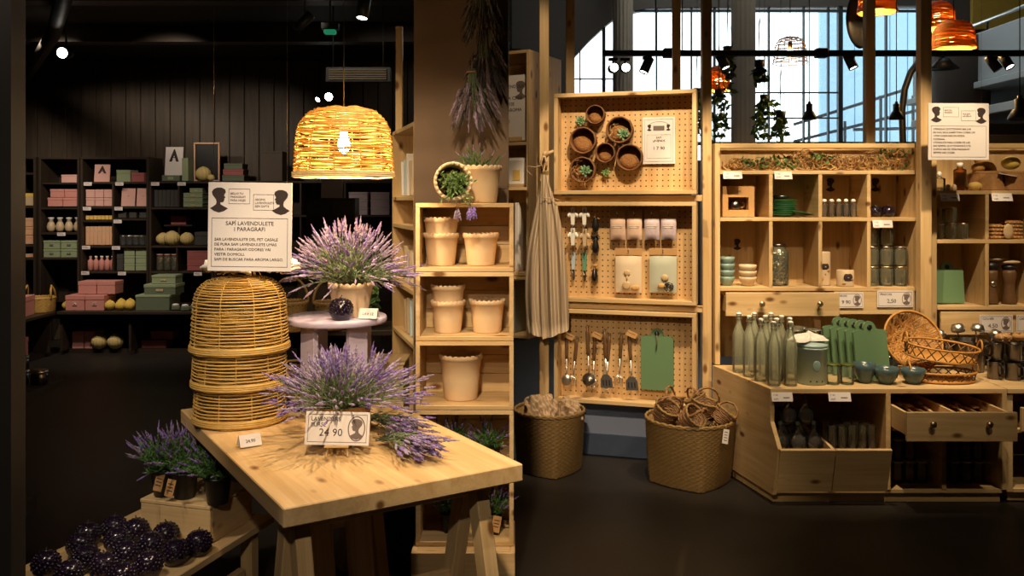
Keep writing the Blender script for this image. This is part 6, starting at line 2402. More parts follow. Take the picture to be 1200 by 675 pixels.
# ---- unit B
# top shelf
z0 = zB[0]
t = thing('perfume_bottle', 'round clear bottle with a stopper on the top shelf under the hanging sign', 'bottle', (ux(1109.5), YU + .09, z0))
b, _ = jar(.034, .085, GLASS, neck=.4); part('glass', b, t); b = MB(); b.ell((0, 0, .098), (.014, .014, .018), WHITECAP, 10, 6); part('stopper', b, t)
t = thing('amber_bottle', 'amber oil bottle on the top shelf beside the yellow soap', 'bottle', (ux(1133), YU + .08, z0))
b, _ = jar(.036, .145, AMBER, neck=.45); part('glass', b, t)
b = MB(); b.lathe([(.031, .008), (.031, .11), (.001, .112)], BREAD, 20); part('oil', b, t, 'golden oil')
b = MB(); b.lathe([(.017, .14), (.018, .165), (.001, .167)], WHITECAP, 14); part('cap', b, t)
b = MB(); b.ell((0, 0, .026), (.042, .028, .026), LEMON, 18, 10)
single('oval_soap', b, 'yellow oval soap lying on the top shelf beside the amber bottle', 'soap', (ux(1148), YU + .05, z0))
for i, px in enumerate((1117, 1124)):
    b = MB(); b.lathe([(.012, 0), (.016, .01), (.013, .03), (.006, .036), (.001, .037)], CREAMG, 12)
    single('small_vial', b, '%s tiny cream vial beside the round clear bottle on the top shelf' % ORD[i], 'vial', (ux(px), YU + .06, z0), 0, 'tiny cream vials')
for i, (px, l) in enumerate(((1170, 'jute basket of bread rolls on the top shelf, white napkin over its edge'), (1203, 'jute basket on the top shelf cut by the picture edge'))):
    t = thing('bread_basket', l, 'basket', (ux(px), YU + .13, z0))
    a, r = woven_basket(.095, .088, .105, 7, 20, RAFFIA_B, .2, amp=.002)
    a.v = [Vector((p.x * (1.12 - p.z * 3.2), p.y * (1.05 - p.z * 2), p.z)) for p in a.v]
    r.v = [Vector((p.x * (1.12 - .105 * 3.2), p.y * (1.05 - .105 * 2), p.z)) for p in r.v]
    part('woven_body', a, t); part('rim', r, t)
    b = MB()
    if i == 0:
        b.plate([(.0, -.09), (.10, -.10), (.16, -.02), (.03, .02)], .113, .117, CLOTH, M=Euler((.12, .18, 0)).to_matrix().to_4x4())
        part('napkin', b, t, 'white napkin')
BRD = [(1160, .13, .125, .04, 'round golden roll in the first jute basket', .0), (1172, .16, .14, .05, 'long crusty roll leaning over the first jute basket', .6), (1198, .12, .15, .055, 'yellow ring loaf in the second jute basket', 0)]
for px, dy, dz, r, l, rot in BRD:
    b = MB()
    b.ell((0, 0, 0), (r * (1.5 if rot else 1), r * .8, r * .75), BREAD if 'yellow' not in l else YELLOW, 16, 10, M=ry(rot))
    for q in range(3):
        b.ell((r * (.3 * q - .3), -r * .55, r * .35), (r * .08, r * .2, r * .22), RAFFIA, 6, 4, M=ry(rot))
    single('bread_roll', b, l, 'bread', (ux(px), YU + dy, z0 + dz + r * .3))
# first row: square jars, coasters
z1 = zB[1]
S0 = None
for i, (px, lv_, y) in enumerate(((1108, 0, .08), (1122, 0, .08), (1136, 0, .08), (1108, 1, .08), (1122, 1, .08))):
    lab = '%s square glass jar from the left, %s layer in the far unit' % (ORD[i % 3], ('bottom', 'top')[lv_])
    loc = (ux(px), YU + y, z1 + .0005 + .094 * lv_)
    if S0 is None:
        S0 = thing('square_jar', lab, 'jar', loc, 0, 'square glass jars')
        b, _ = jar(.031, .088, GLASS, neck=.92)
        b.v = [Vector((p.x * min(1.12, 1 / max(abs(p.x), abs(p.y), 1e-6) * math.hypot(p.x, p.y)), p.y * min(1.12, 1 / max(abs(p.x), abs(p.y), 1e-6) * math.hypot(p.x, p.y)), p.z)) for p in b.v]
        part('glass', b, S0)
        b = MB(); b.lathe([(.030, .082), (.031, .091), (.001, .0925)], BRASS, 20); part('lid', b, S0)
    else:
        dup(S0, lab, loc)
b = MB()
for px, n, y in ((1172.5, 4, .08), (1197, 5, .1), (1183, 1, .215)):
    for q in range(n):
        c = MB(); c.lathe([(.05, 0), (.054, .004), (.054, .012), (.05, .0165), (.001, .0165)], RAFFIA_B, 40, rfun=lambda r, z, a, i, k: r * (1 + .02 * math.sin(20 * a)))
        for g in (.012, .024, .036, .047):
            c.tube([(g * math.cos(2 * PI * e / 28), g * math.sin(2 * PI * e / 28), .0165) for e in range(28)], .004, RAFFIA_B, 5, closed=True)
        for g in range(14):
            a = 2 * PI * g / 14
            c.ell((.054 * math.cos(a), .054 * math.sin(a), .008), (.005, .005, .006), RAFFIA, 5, 4)
        single('woven_coaster', c, '%s woven coaster from the bottom of the %s stack in the upper bay' % (ORD[q], {1172.5: 'nearer', 1197: 'farther', 1183: 'small back'}[px]), 'coaster', (ux(px), YU + y, z1 + .001 + .0215 * q), q, 'woven coasters')
b = MB(); b.ell((0, 0, .045), (.030, .010, .045), LWOOD, 14, 10)
single('wooden_spoon_head', b, 'pale oval wooden scoop standing at the shelf edge before the woven coasters', 'scoop', (ux(1183), YU + .012, z1 + .0), 0)
# second row
z2 = zB[2]
t = thing('green_cutting_board', 'green cutting board with a round handle standing in the lower bay of the far unit', 'cutting board', (ux(1121.5), YU + .10, z2 + .003), (-.12, 0, 0))
a, r = cutting_board(38 * sU, 47 * sU); part('board', a, t); part('handle_ring', r, t)
b = MB(); b.lathe([(.04, 0), (.05, .005), (.05, .16), (.045, .165), (.001, .165)], WICKER, 24)
single('wicker_cylinder', b, 'brown wicker holder half hidden behind the standing green board', 'holder', (ux(1111), YU + .2, z2 + .001))
t = thing('spice_mill', 'dark pepper mill with a label standing in the lower far bay', 'mill', (ux(1172), YU + .10, z2 + .001))
b = MB(); b.lathe([(.04, 0), (.044, .01), (.036, .05), (.030, .10), (.036, .14), (.040, .18), (.034, .20)], DWOOD, 24); part('body', b, t)
b = MB(); b.lathe([(.034, .20), (.040, .215), (.042, .235), (.02, .25), (.001, .252)], BLACK, 24); part('cap', b, t)
b = MB(); b.ell((0, -.031, .12), (.018, .008, .016), STEEL, 10, 6); part('label_plate', b, t)
for i, (px, y, z) in enumerate(((1176, .05, .262), (1195, .06, .235))):
    b = MB(); b.ell((0, 0, .014), (.062, .035, .014), CREAMG, 18, 8)
    single('oval_dish', b, ('pale oval loaf-shaped dish resting on top of the pepper mill', 'pale oval dish beside the one on the pepper mill')[i], 'dish', (ux(px), YU + .1, z2 + z - (0 if i else .008)))
t = thing('spice_mill', 'dark pepper mill at the picture edge, behind the pale oval dish', 'mill', (ux(1195), YU + .11, z2 + .001))
for o in list(COL.objects):
    pass
b = MB(); b.lathe([(.04, 0), (.044, .01), (.036, .05), (.030, .10), (.036, .14), (.040, .18), (.034, .20)], DWOOD, 24); part('body', b, t)
b = MB(); b.lathe([(.034, .20), (.040, .21), (.042, .225), (.02, .232), (.001, .233)], BLACK, 24); part('cap', b, t)

# ================================================================ the bottle counter
YF = 4.49
sF = YF / F
ZC = .587
fx = lambda px, Y=YF: (px - CX) * Y / F
fz = lambda py, Y=YF: CZ - (py - HY) * Y / F
L0, L1 = Vector((1.32, YF)), Vector((1.172, 5.14))
XE = fx(1180)
t = thing('bottle_counter', 'low pine counter with open bins, a pulled-out drawer and open bays', 'counter', (0, 0, 0))
b = MB(); b.plate([(L0.x, YF), (XE, YF), (XE, 5.14), (L1.x, 5.14)], ZC - .022, ZC, PINE); part('counter_top', b, t)
b = MB(); b.plate([(L0.x + .02, YF + .03), (XE - .02, YF + .03), (XE - .02, 5.13), (L1.x + .02, 5.13)], .002, .052, PINE); part('plinth', b, t)
# slanted left side panel, with a front edge that steps out to the bins
dv = (L1 - L0); ln = dv.length
M = Matrix.Translation((L0.x, L0.y, 0)) @ rzm(math.atan2(dv.y, dv.x))
b = MB(); b.prism([(0, ZC - .023), (0, .42), (-.075, .30), (-.02, .053), (ln, .053), (ln, ZC - .023)], -.022, 0, PINE, M); part('side_panel', b, t)
b = MB(); b.plate([(L0.x + .022, YF + .01), (XE - .02, YF + .01), (XE - .02, 5.12), (L1.x + .05, 5.12)], .053, .071, PINE); part('bottom_board', b, t)
b = MB(); b.box(((L1.x + XE) / 2 + .02, 5.11, .32), (XE - L1.x - .08, .016, .49), PINE); part('back_panel', b, t)
xd = fx(1041)
for x, y0_, in ((xd, YF), (XE - .012, YF)):
    b = MB(); b.box((x, (y0_ + 5.10) / 2, .318), (.024, 5.10 - y0_, .493), PINE, bev=.001); part('upright', b, t)
b = MB(); b.box((fx(1107), (YF + 5.1) / 2, .22), (.022, .60, .296), PINE, bev=.001); part('upright', b, t)
b = MB(); b.box(((xd + XE) / 2, (YF + 5.1) / 2, .38), (XE - xd - .05, .60, .018), PINE, bev=.001); part('drawer_shelf', b, t)
# bins
bx0, bxm, bx1 = L0.x + .025, fx(973), xd - .012
yl, yb_ = YF - .075, YF - .012
for a, c in ((bx0, bxm), (bxm, bx1)):
    b = MB(); b.beam(((a + c) / 2, yb_, .073), ((a + c) / 2, yl, .30), c - a - .003, .018, PINE, .002, up=(0, 1, 0))
    part('bin_front', b, t)
b = MB(); b.prism([(0, .073), (-.06, .29), (.05, .30), (.6, .30), (.6, .073)], -.008, .008, PINE, tr(bxm, YF, 0) @ rzm(PI / 2)); part('bin_divider', b, t)
# drawer pulled far out
xa, xc = fx(1043, 4.30), fx(1189, 4.30)
xa, xc = max(xa, xd + .016), min(xc, XE - .03)
b = MB(); b.box(((xa + xc) / 2, 4.30, .444), (xc - xa + .02, .02, .142), PINE, bev=.002); dr = part('drawer', b, t)
q_ = MB(); q_.box((xa + .008, 4.62, .45), (.016, .62, .11), PINE, bev=.001); o = part('drawer_side', q_, dr)
q_ = MB(); q_.box((xc - .008, 4.62, .45), (.016, .62, .11), PINE, bev=.001); o = part('drawer_side', q_, dr)
q_ = MB(); q_.box(((xa + xc) / 2, 4.62, .45), (.012, .61, .10), PINE, bev=.001); o = part('drawer_divider', q_, dr)
q_ = MB(); q_.box(((xa + xc) / 2, 4.62, .395), (xc - xa - .034, .61, .008), PINE); q_.box(((xa + xc) / 2, 4.62, .425), (xc - xa - .036, .6, .05), KRAFT); o = part('drawer_bottom', q_, dr)
for px in (1091, 1157):
    b = MB(); b.lathe([(.006, 0), (.006, .014), (.015, .020), (.017, .028), (.011, .034), (.001, .036)], BRASS, 16, M=tr(fx(px, 4.29), 4.29, .462) @ rx(PI / 2)); part('knob', b, dr, 'brushed metal knob')
# second counter
t = thing('utensil_counter', 'second pine counter beside the bottle counter, cut by the picture edge', 'counter', (0, 0, 0))
X2, X3 = XE + .004, XE + .9
b = MB(); b.plate([(X2, YF), (X3, YF), (X3, 5.14), (X2, 5.14)], ZC - .022, ZC, PINE); part('counter_top', b, t)
b = MB(); b.box(((X2 + X3) / 2, 4.82, .03), (X3 - X2 - .04, .58, .05), PINE); part('plinth', b, t)
b = MB(); b.box(((X2 + X3) / 2, 5.11, .32), (X3 - X2, .016, .49), PINE); part('back_panel', b, t)
for x in (X2 + .016, X3 - .012):
    b = MB(); b.box((x, 4.8, .31), (.032, .60, .505), PINE, bev=.001); part('upright', b, t)
for z in (.065, .37):
    b = MB(); b.box(((X2 + X3) / 2, 4.8, z), (X3 - X2 - .07, .60, .018), PINE, bev=.001); part('shelf', b, t)
b = MB(); b.box(((X2 + X3) / 2 + .01, 4.46, .44), (X3 - X2 - .08, .02, .12), PINE, bev=.002); part('drawer_front', b, t)
for px0, px1, l in ((903.5, 928, 'over the first glass bin'), (970, 996, 'over the second glass bin')):
    slant_tag('small slanted white price tag on the counter edge ' + l, px0, px1, 459.5, 470, YF - .002)

# ---- bottles on the counter
G0 = None
ux_s = sorted([(1.272, 4.93), (1.362, 4.94), (1.452, 4.93), (1.298, 4.81), (1.388, 4.815), (1.475, 4.81), (1.328, 4.69), (1.415, 4.70), (1.492, 4.722), (1.362, 4.575), (1.450, 4.575)])
for i, (x, Y) in enumerate(ux_s):
    lab = '%s tall clear swing-top bottle from the left on the pine counter' % ORD[i]
    if G0 is None:
        G0 = thing('glass_bottle', lab, 'bottle', (x, Y, ZC + .001), 0, 'swing-top bottles on the counter')
        a, c, w = bottle(.0345, .335); part('glass', a, G0); part('stopper', c, G0, 'white porcelain stopper'); part('wire_clip', w, G0)
    else:
        dup(G0, lab, (x, Y, ZC + .001), i * .8)
# tall storage jars at the back
J0 = None
for i, (x, y) in enumerate(((1.575, 4.90), (1.68, 4.90), (1.63, 5.0))):
    lab = 'tall clip-lid storage jar behind the bottles, %s' % ('nearest the bottles', 'nearest the green boards', 'farthest back')[i]
    if J0 is None:
        J0 = thing('clip_jar', lab, 'jar', (x, y, ZC + .001))
        a, _ = jar(.049, .23, GLASS, neck=.9); part('glass', a, J0)
        b = MB(); b.lathe([(.046, .232), (.048, .240), (.040, .248), (.001, .25)], GLASS, 22); part('lid', b, J0)
        b = MB(); b.tube([(.047 * math.cos(a), .047 * math.sin(a), .222) for a in [2 * PI * q / 24 for q in range(24)]], .002, BRASS, 5, closed=True)
        b.tube([(-.02, -.046, .222), (-.018, -.052, .245), (.018, -.052, .245), (.02, -.046, .222)], .002, STEEL, 5); part('wire_clip', b, J0)
    else:
        dup(J0, lab, (x, y, ZC + .001), .3 * i)
# enamel canister with a cloth on top
cvx = PZ(955, 451, ZC)
t = thing('enamel_canister', 'pale blue enamel canister at the counter front with a white napkin over it', 'canister', (cvx.x, cvx.y + .05, ZC + .001))
b = MB(); b.lathe([(.074, 0), (.079, .004), (.079, .18), (.082, .184), (.082, .192), (.076, .192), (.076, .02), (.001, .015)], ENAMEL, 36); part('body', b, t)
b = MB(); b.lathe([(.080, .193), (.082, .198), (.082, .206), (.05, .214), (.02, .216), (.001, .216)], ENAMEL, 36)
b.lathe([(.006, .214), (.006, .222), (.014, .228), (.010, .236), (.001, .238)], ENAMEL, 14); part('lid', b, t)
b = MB(); b.ell((0, -.079, .10), (.022, .004, .030), CELADON, 12, 8)
for q in (-.03, .0, .03):
    b.ell((q, -.078 + abs(q) * .2, .02), (.005, .003, .005), BLACK, 8, 5)
part('printed_emblem', b, t, 'faint printed emblem')
random.seed(95)
b = MB()
vs, fs = [], []
n = 30; rings_ = 9
for i in range(rings_):
    q = i / (rings_ - 1)
    for k2 in range(n):
        a = 2 * PI * k2 / n
        rr = (.045 + .03 * math.sin(2 * a + 1)) * q * 1.6
        z = .012 + .028 * (1 - q) * (1 + .4 * math.sin(3 * a)) + .008 * math.sin(6 * a + 5 * q)
        vs.append((rr * math.cos(a), rr * math.sin(a), z * (1 if q < 1 else .2)))
for i in range(rings_ - 1):
    for k2 in range(n):
        l = (k2 + 1) % n
        fs.append([i * n + k2, (i + 1) * n + k2, (i + 1) * n + l, i * n + l])
b.add(vs, fs, CLOTH, True)
single('white_napkin', b, 'crumpled white napkin lying over the lid of the pale blue canister', 'napkin', (cvx.x - .02, cvx.y + .05, ZC + .222))
# small jars with green lids
for i, (px, l) in enumerate(((979, 'next to the enamel canister'), (996, 'next to the teal bowls'))):
    v = PZ(px, 452, ZC)
    t = thing('preserve_jar', 'small preserve jar with a gold-green lid ' + l, 'jar', (v.x, v.y + .04, ZC + .001))
    a, c = jar(.0355, .105, GLASS, plain('gold_green_lid_%d' % i, (.16, .19, .05), .3, metal=.6), neck=.9); part('glass', a, t); part('lid', c, t)
# bowls
for px, py, r, h, l in ((1043, 452, .066, .085, 'dark teal bowl at the counter front, beside the preserve jars'), (1075, 452, .062, .08, 'dark teal bowl at the counter front, beside the rattan trays'),
                        (1014, 449, .058, .105, 'tall dark teal bowl behind the two front bowls')):
    v = PZ(px, py, ZC)
    b = bowl(r, h, TEAL)
    single('teal_bowl', b, l, 'bowl', (v.x, v.y + (.05 if py > 450 else .01), ZC + .001))
v = PZ(1050, 440, ZC)
t = thing('teal_plate', 'dark teal plate leaning behind the front bowls', 'plate', (v.x, v.y + .16, ZC + .04), (.45, .1, 0))
b = bowl(.075, .02, TEAL, .004, .6); part('dish', b, t); b = MB(); b.lathe([(.02, -.008), (.03, -.002), (.03, .002)], TEAL, 20); part('foot', b, t)
# green boards in a row
g_ = None
for i in range(5):
    x = fx(991 + 5.2 * i, 4.86)
    y = 4.90 - .045 * i
    lab = '%s green cutting board of the leaning row, counted from the back' % ORD[i]
    if g_ is None:
        g_ = thing('green_cutting_board', lab, 'cutting board', (x, y, ZC + .003), (-.16, 0, .25), 'leaning green boards')
        a, r = cutting_board(.205, .30, .014); part('board', a, g_); part('handle_ring', r, g_)
    else:
        dup(g_, lab, (x, y, ZC + .003), (-.16, 0, .25))
# round rattan basket, tilted up
t = thing('rattan_basket', 'big round openwork rattan basket tilted up behind the trays', 'basket', (fx(1063, 4.95), 4.965, ZC + .155), (PI / 2 - .42, .1, .05))
R = .165
b = MB()
random.seed(123)
for g in range(120):                                   # crossing cane chords that follow the dish
    a1 = random.uniform(0, 2 * PI); a2 = a1 + random.uniform(1.6, 4.6)
    p1, p2 = Vector((math.cos(a1), math.sin(a1))) * R, Vector((math.cos(a2), math.sin(a2))) * R
    pts = []
    for q in range(8):
        p = p1.lerp(p2, q / 7)
        rr = min(1, p.length / R)
        pts.append((p.x, p.y, .085 * rr ** 2.4 + random.uniform(0, .004)))
    b.tube(pts, random.uniform(.0016, .0032), random.choice((RATTAN_O, RATTAN_O, RAFFIA, RAFFIA_B)), 4)
part('lattice', b, t)
b = MB()
for (rr, z, tk_) in ((R, .085, .007), (R * .985, .072, .004), (R * .8, .046, .004), (R * .5, .016, .004), (R * .2, .004, .004)):
    b.tube([(rr * math.cos(2 * PI * q / 56), rr * math.sin(2 * PI * q / 56), z) for q in range(56)], tk_, RATTAN_O, 6, closed=True)
part('hoops', b, t)
# two openwork trays, one leaning on the other
def tray(label, loc, rot, a_, b_, h_):
    t = thing('rattan_tray', label, 'tray', loc, rot)
    n = 56
    b = MB(); b.lathe([(.001, .0), (1, .0), (1, .007), (.001, .007)], RATTAN_O, 48); b.v = [Vector((p.x * a_, p.y * b_, p.z)) for p in b.v]; part('woven_base', b, t)
    m = MB()
    for z, rr, tk_ in ((.006, 1.0, .006), (h_, 1.06, .006)):
        m.tube([(a_ * rr * math.cos(2 * PI * q / n), b_ * rr * math.sin(2 * PI * q / n), z) for q in range(n)], tk_, RATTAN_O, 6, closed=True)
    part('hoops', m, t)
    m = MB()
    for g in range(20):
        an = 2 * PI * g / 20
        for s in (-1, 1):
            a2 = an + s * .3
            m.tube([(a_ * math.cos(an), b_ * math.sin(an), .006), (a_ * 1.06 * math.cos(a2), b_ * 1.06 * math.sin(a2), h_)], .003, WICKER_D, 5)
    part('lattice', m, t, 'crossed cane side lattice')
    m = MB()
    for s in (-1, 1):
        m.tube([(s * a_ * 1.06, b_ * .3 * math.cos(q), h_ + .05 * math.sin(q)) for q in [PI * g / 10 for g in range(11)]], .005, RATTAN_O, 6)
    part('handles', m, t)
    return t
v = PZ(1117, 452, ZC)
tray('openwork rattan tray lying flat at the counter front', (v.x, v.y + .12, ZC + .004), -.05, .165, .105, .05)
tray('openwork rattan tray resting tilted on the flat one', (v.x + .005, v.y + .15, ZC + .118), (.12, .10, -.12), .18, .115, .07)
# steel crock of ladles
t = thing('steel_crock', 'dark steel crock packed with shiny ladles in front of the price card', 'crock', (fx(1134, 4.98), 4.97, ZC + .001))
b = MB(); b.lathe([(.07, 0), (.078, .005), (.092, .17), (.096, .175), (.090, .175), (.074, .01), (.001, .008)], DSTEEL, 32, rfun=lambda r, z, a, i, k: r * (1 + .015 * math.cos(16 * a))); part('body', b, t)
b = MB()
for s in (-1, 1):
    b.tube([(s * .092, 0, .13), (s * .125, 0, .14), (s * .125, 0, .06), (s * .084, 0, .06)], .005, DSTEEL, 6)
part('handles', b, t)
for i, (x, y, tilt, l) in enumerate(((-.045, 0, -.62, 'leaning towards the round basket'), (.045, .01, .66, 'leaning towards the white price card'), (-.015, .03, -.2, 'upright at the back of the crock'), (.02, -.02, .18, 'upright at the front of the crock'))):
    o = t.location + Vector((x, y, .03))
    tt = thing('steel_ladle', 'shiny steel ladle ' + l, 'ladle', o, (0, tilt, .2 * i), 'ladles in the steel crock')
    b = MB(); b.tube([(0, 0, 0), (0, 0, .17)], .005, DWOOD, 8); part('handle', b, tt)
    b = MB(); b.lathe([(.036, .195), (.038, .21), (.028, .235), (.001, .242)], STEEL, 20, M=tr(0, 0, 0)); b.lathe([(.034, .198), (.026, .229), (.001, .236)], STEEL, 20); b.tube([(0, 0, .165), (0, .012, .20)], .004, STEEL, 6); part('bowl', b, tt)
# dark mugs and grinders in a jumble on the second counter
random.seed(97)
M0 = None
mg = [(1171, 4.98, 0), (1166, 4.75, 0), (1187, 4.95, 0), (1187, 4.72, 0), (1203, 4.93, 0), (1205, 4.72, 0), (1167, 4.76, 1), (1188, 4.73, 1), (1204, 4.93, 1)]
for i, (px, y, lv_) in enumerate(mg):
    lab = 'dark steel mug, %s in the jumble beside the crock, %s layer' % (ORD[i % 6], ('lower', 'upper')[lv_])
    loc = (fx(px, y), y, ZC + .001 + .1 * lv_)
    if M0 is None:
        M0 = thing('steel_mug', lab, 'mug', loc, 0, 'dark steel mugs beside the crock')
        b = MB(); b.lathe([(.034, 0), (.038, .004), (.040, .09), (.042, .094), (.037, .094), (.035, .01), (.001, .008)], DSTEEL, 22); part('body', b, M0)
        b = MB(); b.tube([(.038, 0, .078), (.066, 0, .074), (.068, 0, .035), (.038, 0, .022)], .0055, BLACK, 6); part('handle', b, M0)
    else:
        dup(M0, lab, loc, random.uniform(0, 6))
for i, (px, y) in enumerate(((1176, 4.78), (1196, 4.8))):
    b = tangle(18, .04, .03, .05, KRAFT, .004, 300 + i, [KRAFT, PEACH])
    b.ell((0, 0, .02), (.05, .03, .022), KRAFT, 10, 6)
    single('kraft_bundle', b, ('kraft paper bundle on the jumble of mugs, nearer the trays', 'kraft paper bundle on the jumble of mugs, at the picture edge')[i], 'bundle', (fx(px, y), y, ZC + .20))
# ---- glass in the bins
random.seed(99)
D0 = None
for i, (x, y, z) in enumerate(((1.398, 4.58, .244), (1.485, 4.57, .244), (1.572, 4.58, .244), (1.44, 4.675, .244), (1.53, 4.675, .244), (1.42, 4.79, .244), (1.52, 4.79, .244), (1.445, 4.60, .38), (1.535, 4.60, .38))):
    lab = '%s dim round decanter from the left in the first glass bin' % ORD[i]
    loc = (x, y, z)
    if D0 is None:
        D0 = thing('round_decanter', lab, 'decanter', loc, 0, 'round decanters in the first bin')
        b = MB(); b.lathe([(.02, 0), (.035, .01), (.043, .042), (.038, .074), (.018, .098), (.011, .115), (.011, .13), (.015, .134)], GLASS_D, 22); part('glass', b, D0)
        b = MB(); b.ell((0, 0, .146), (.013, .013, .014), GLASS, 12, 8); part('stopper', b, D0)
    else:
        dup(D0, lab, loc, (0, 0, i), None)
b = MB(); b.box((0, 0, 0), (bxm - bx0 - .03, .45, .12), DARKWOOD)
T0 = None
for i in range(10):
    lab = '%s glass tumbler from the left in the second glass bin, %s row' % (ORD[i % 5], ('front', 'rear')[i // 5])
    loc = (1.668 + .0515 * (i % 5), 4.58 + .085 * (i // 5), .244)
    if T0 is None:
        T0 = thing('glass_tumbler', lab, 'glass', loc, 0, 'tumblers in the second bin')
        part('glass', tumbler(.0245, .135), T0)
        b = MB(); b.tube([(.0243 * math.cos(2 * PI * q / 20), .0243 * math.sin(2 * PI * q / 20), .134) for q in range(20)], .0012, BRASS, 4, closed=True); part('gilt_rim', b, T0)
    else:
        dup(T0, lab, loc, (random.uniform(-.1, .1), random.uniform(-.05, .05), 0))
for i, (a, c) in enumerate(((bx0, bxm), (bxm, bx1))):
    b = MB(); b.box(((a + c) / 2, 4.78, .155), (c - a - .02, .50, .16), KRAFT, bev=.004); b.box(((a + c) / 2, 4.78, .236), (c - a - .04, .48, .012), KRAFT)
    single('packing_board', b, 'kraft packing layer under the glass in the %s bin' % ORD[i], 'packing')
# ---- jars in the lower bays
K0 = None
for i, px in enumerate((1052, 1066, 1080, 1094, 1118, 1132, 1146, 1158)):
    for lv_ in (0, 1):
        if lv_ and px in (1094, 1158, 1080):
            continue
        y = 4.62 if lv_ == 0 else 4.625
        lab = '%s dim glass jar from the left, %s row in the open bays under the drawer' % (ORD[i], ('lower', 'upper')[lv_])
        loc = (fx(px, y), y, .0725 + .115 * lv_)
        if K0 is None:
            K0 = thing('dim_glass_jar', lab, 'jar', loc, 0, 'dim glass jars under the drawer')
            a, c = jar(.029, .11, GLASS, STEEL); part('glass', a, K0); part('lid', c, K0)
        else:
            dup(K0, lab, loc)
# utensils in the open drawer
for i in range(9):
    x = xa + .05 + (xc - xa - .1) * (i / 8)
    if abs(x - (xa + xc) / 2) < .02:
        x += .045
    b = MB()
    L = random.uniform(.2, .3)
    b.tube([(0, -L / 2, .012), (0, L * .15, .012), (0, L * .3, .010)], [.007, .008, .005], DWOOD if i % 3 else LWOOD, 8, flat=.7)
    b.ell((0, L * .42, .012), (.022, L * .14, .008), STEEL if i % 2 else LWOOD, 12, 6)
    single('drawer_spoon', b, '%s spoon from the left lying in the pulled-out counter drawer' % ORD[i], 'spoon', (x, 4.50 + .05 * (i % 2), .462), random.uniform(-.12, .12), 'spoons in the counter drawer')
# ================================================================ lamps, track and plants in the hall behind
def far_pendant(label, px, py_top, py_bot, wpx, Y, mat, bulb=BULB_S, op=42, power=20):
    k = Y / F
    R, H = wpx / 2 * k, (py_bot - py_top) * k
    l = W(px, py_bot, Y)
    t = thing('hall_pendant', label, 'lamp', l)
    random.seed(int(px))
    f = dome_profile(R, H, taper=R * .08, top=.7)
    a, v = rings_shade(f, op, .0042 if op < 30 else .0058, mat, 14, 48, wob=.003)
    part('woven_strands', a, t); part('ribs', v, t)
    c = MB(); c.tube([(0, 0, H * .98), (0, 0, 5.7 - l.z)], .004, BLACKM, 5); part('cord', c, t)
    c = MB(); c.ell((0, 0, H * .42), (.035, .035, .05), bulb, 12, 8); c.lathe([(.02, H * .42 + .04), (.02, H * .42 + .10), (.001, H * .42 + .11)], BRASS, 10); part('bulb', c, t, 'glowing bulb')
    if power:
        li = bpy.data.lights.new('pendant_glow', 'POINT'); li.energy = power; li.color = (1, .62, .25); li.shadow_soft_size = .04
        lo = bpy.data.objects.new('pendant_glow', li); COL.objects.link(lo); lo.location = l + Vector((0, 0, H * .42 - .06))
    return t
far_pendant('honey rattan pendant in the hall, the lower of the two overlapping ones', 1117.5, 26, 57, 49, 6.8, RATTAN_LIT)
far_pendant('honey rattan pendant in the hall, behind and above the lower one', 1098, 3, 34, 41, 7.6, RATTAN_LIT)
far_pendant('honey rattan pendant cut by the top of the picture beside the timber upright', 1028, -18, 14, 44, 7.0, RATTAN_LIT)
far_pendant('pale openwork rattan pendant hanging in front of the bright window', 926, 44, 74, 40, 8.2, RATTAN_O, op=9, power=0)
far_pendant('small orange rattan pendant half hidden by the upright beside the hanging plant', 842, 78, 106, 28, 8.6, RATTAN_LIT)
def cone_lamp(label, px, py0, py1, w, Y=6.4):
    k = Y / F
    l = W(px, py1, Y)
    R, H = w / 2 * k, (py1 - py0) * k
    t = thing('cone_pendant', label, 'lamp', l)
    b = MB(); b.lathe([(R, 0), (R * .98, H * .12), (R * .62, H * .42), (R * .45, H * .5), (R * .45, H * .85), (R * .2, H * .9), (R * .2, H), (.001, H)], BLACKM, 28)
    b.lathe([(R * .96, .001), (R * .58, H * .40), (.001, H * .45)], BLACKM, 28); part('shade', b, t)
    c = MB(); c.tube([(0, 0, H), (0, 0, 5.7 - l.z)], .0035, BLACKM, 5); part('cord', c, t)
    c = MB(); c.ell((0, 0, H * .16), (R * .3, R * .3, R * .35), GLASS, 10, 8); part('bulb', c, t)
cone_lamp('black cone pendant hanging in front of the bright window', 948.5, 119, 140, 17)
cone_lamp('black cone pendant hanging before the pale blue facade', 1050.5, 119, 140, 17)
cone_lamp('grey cone pendant beyond the second hanging sign', 1195, 112, 141, 26, 6.0)
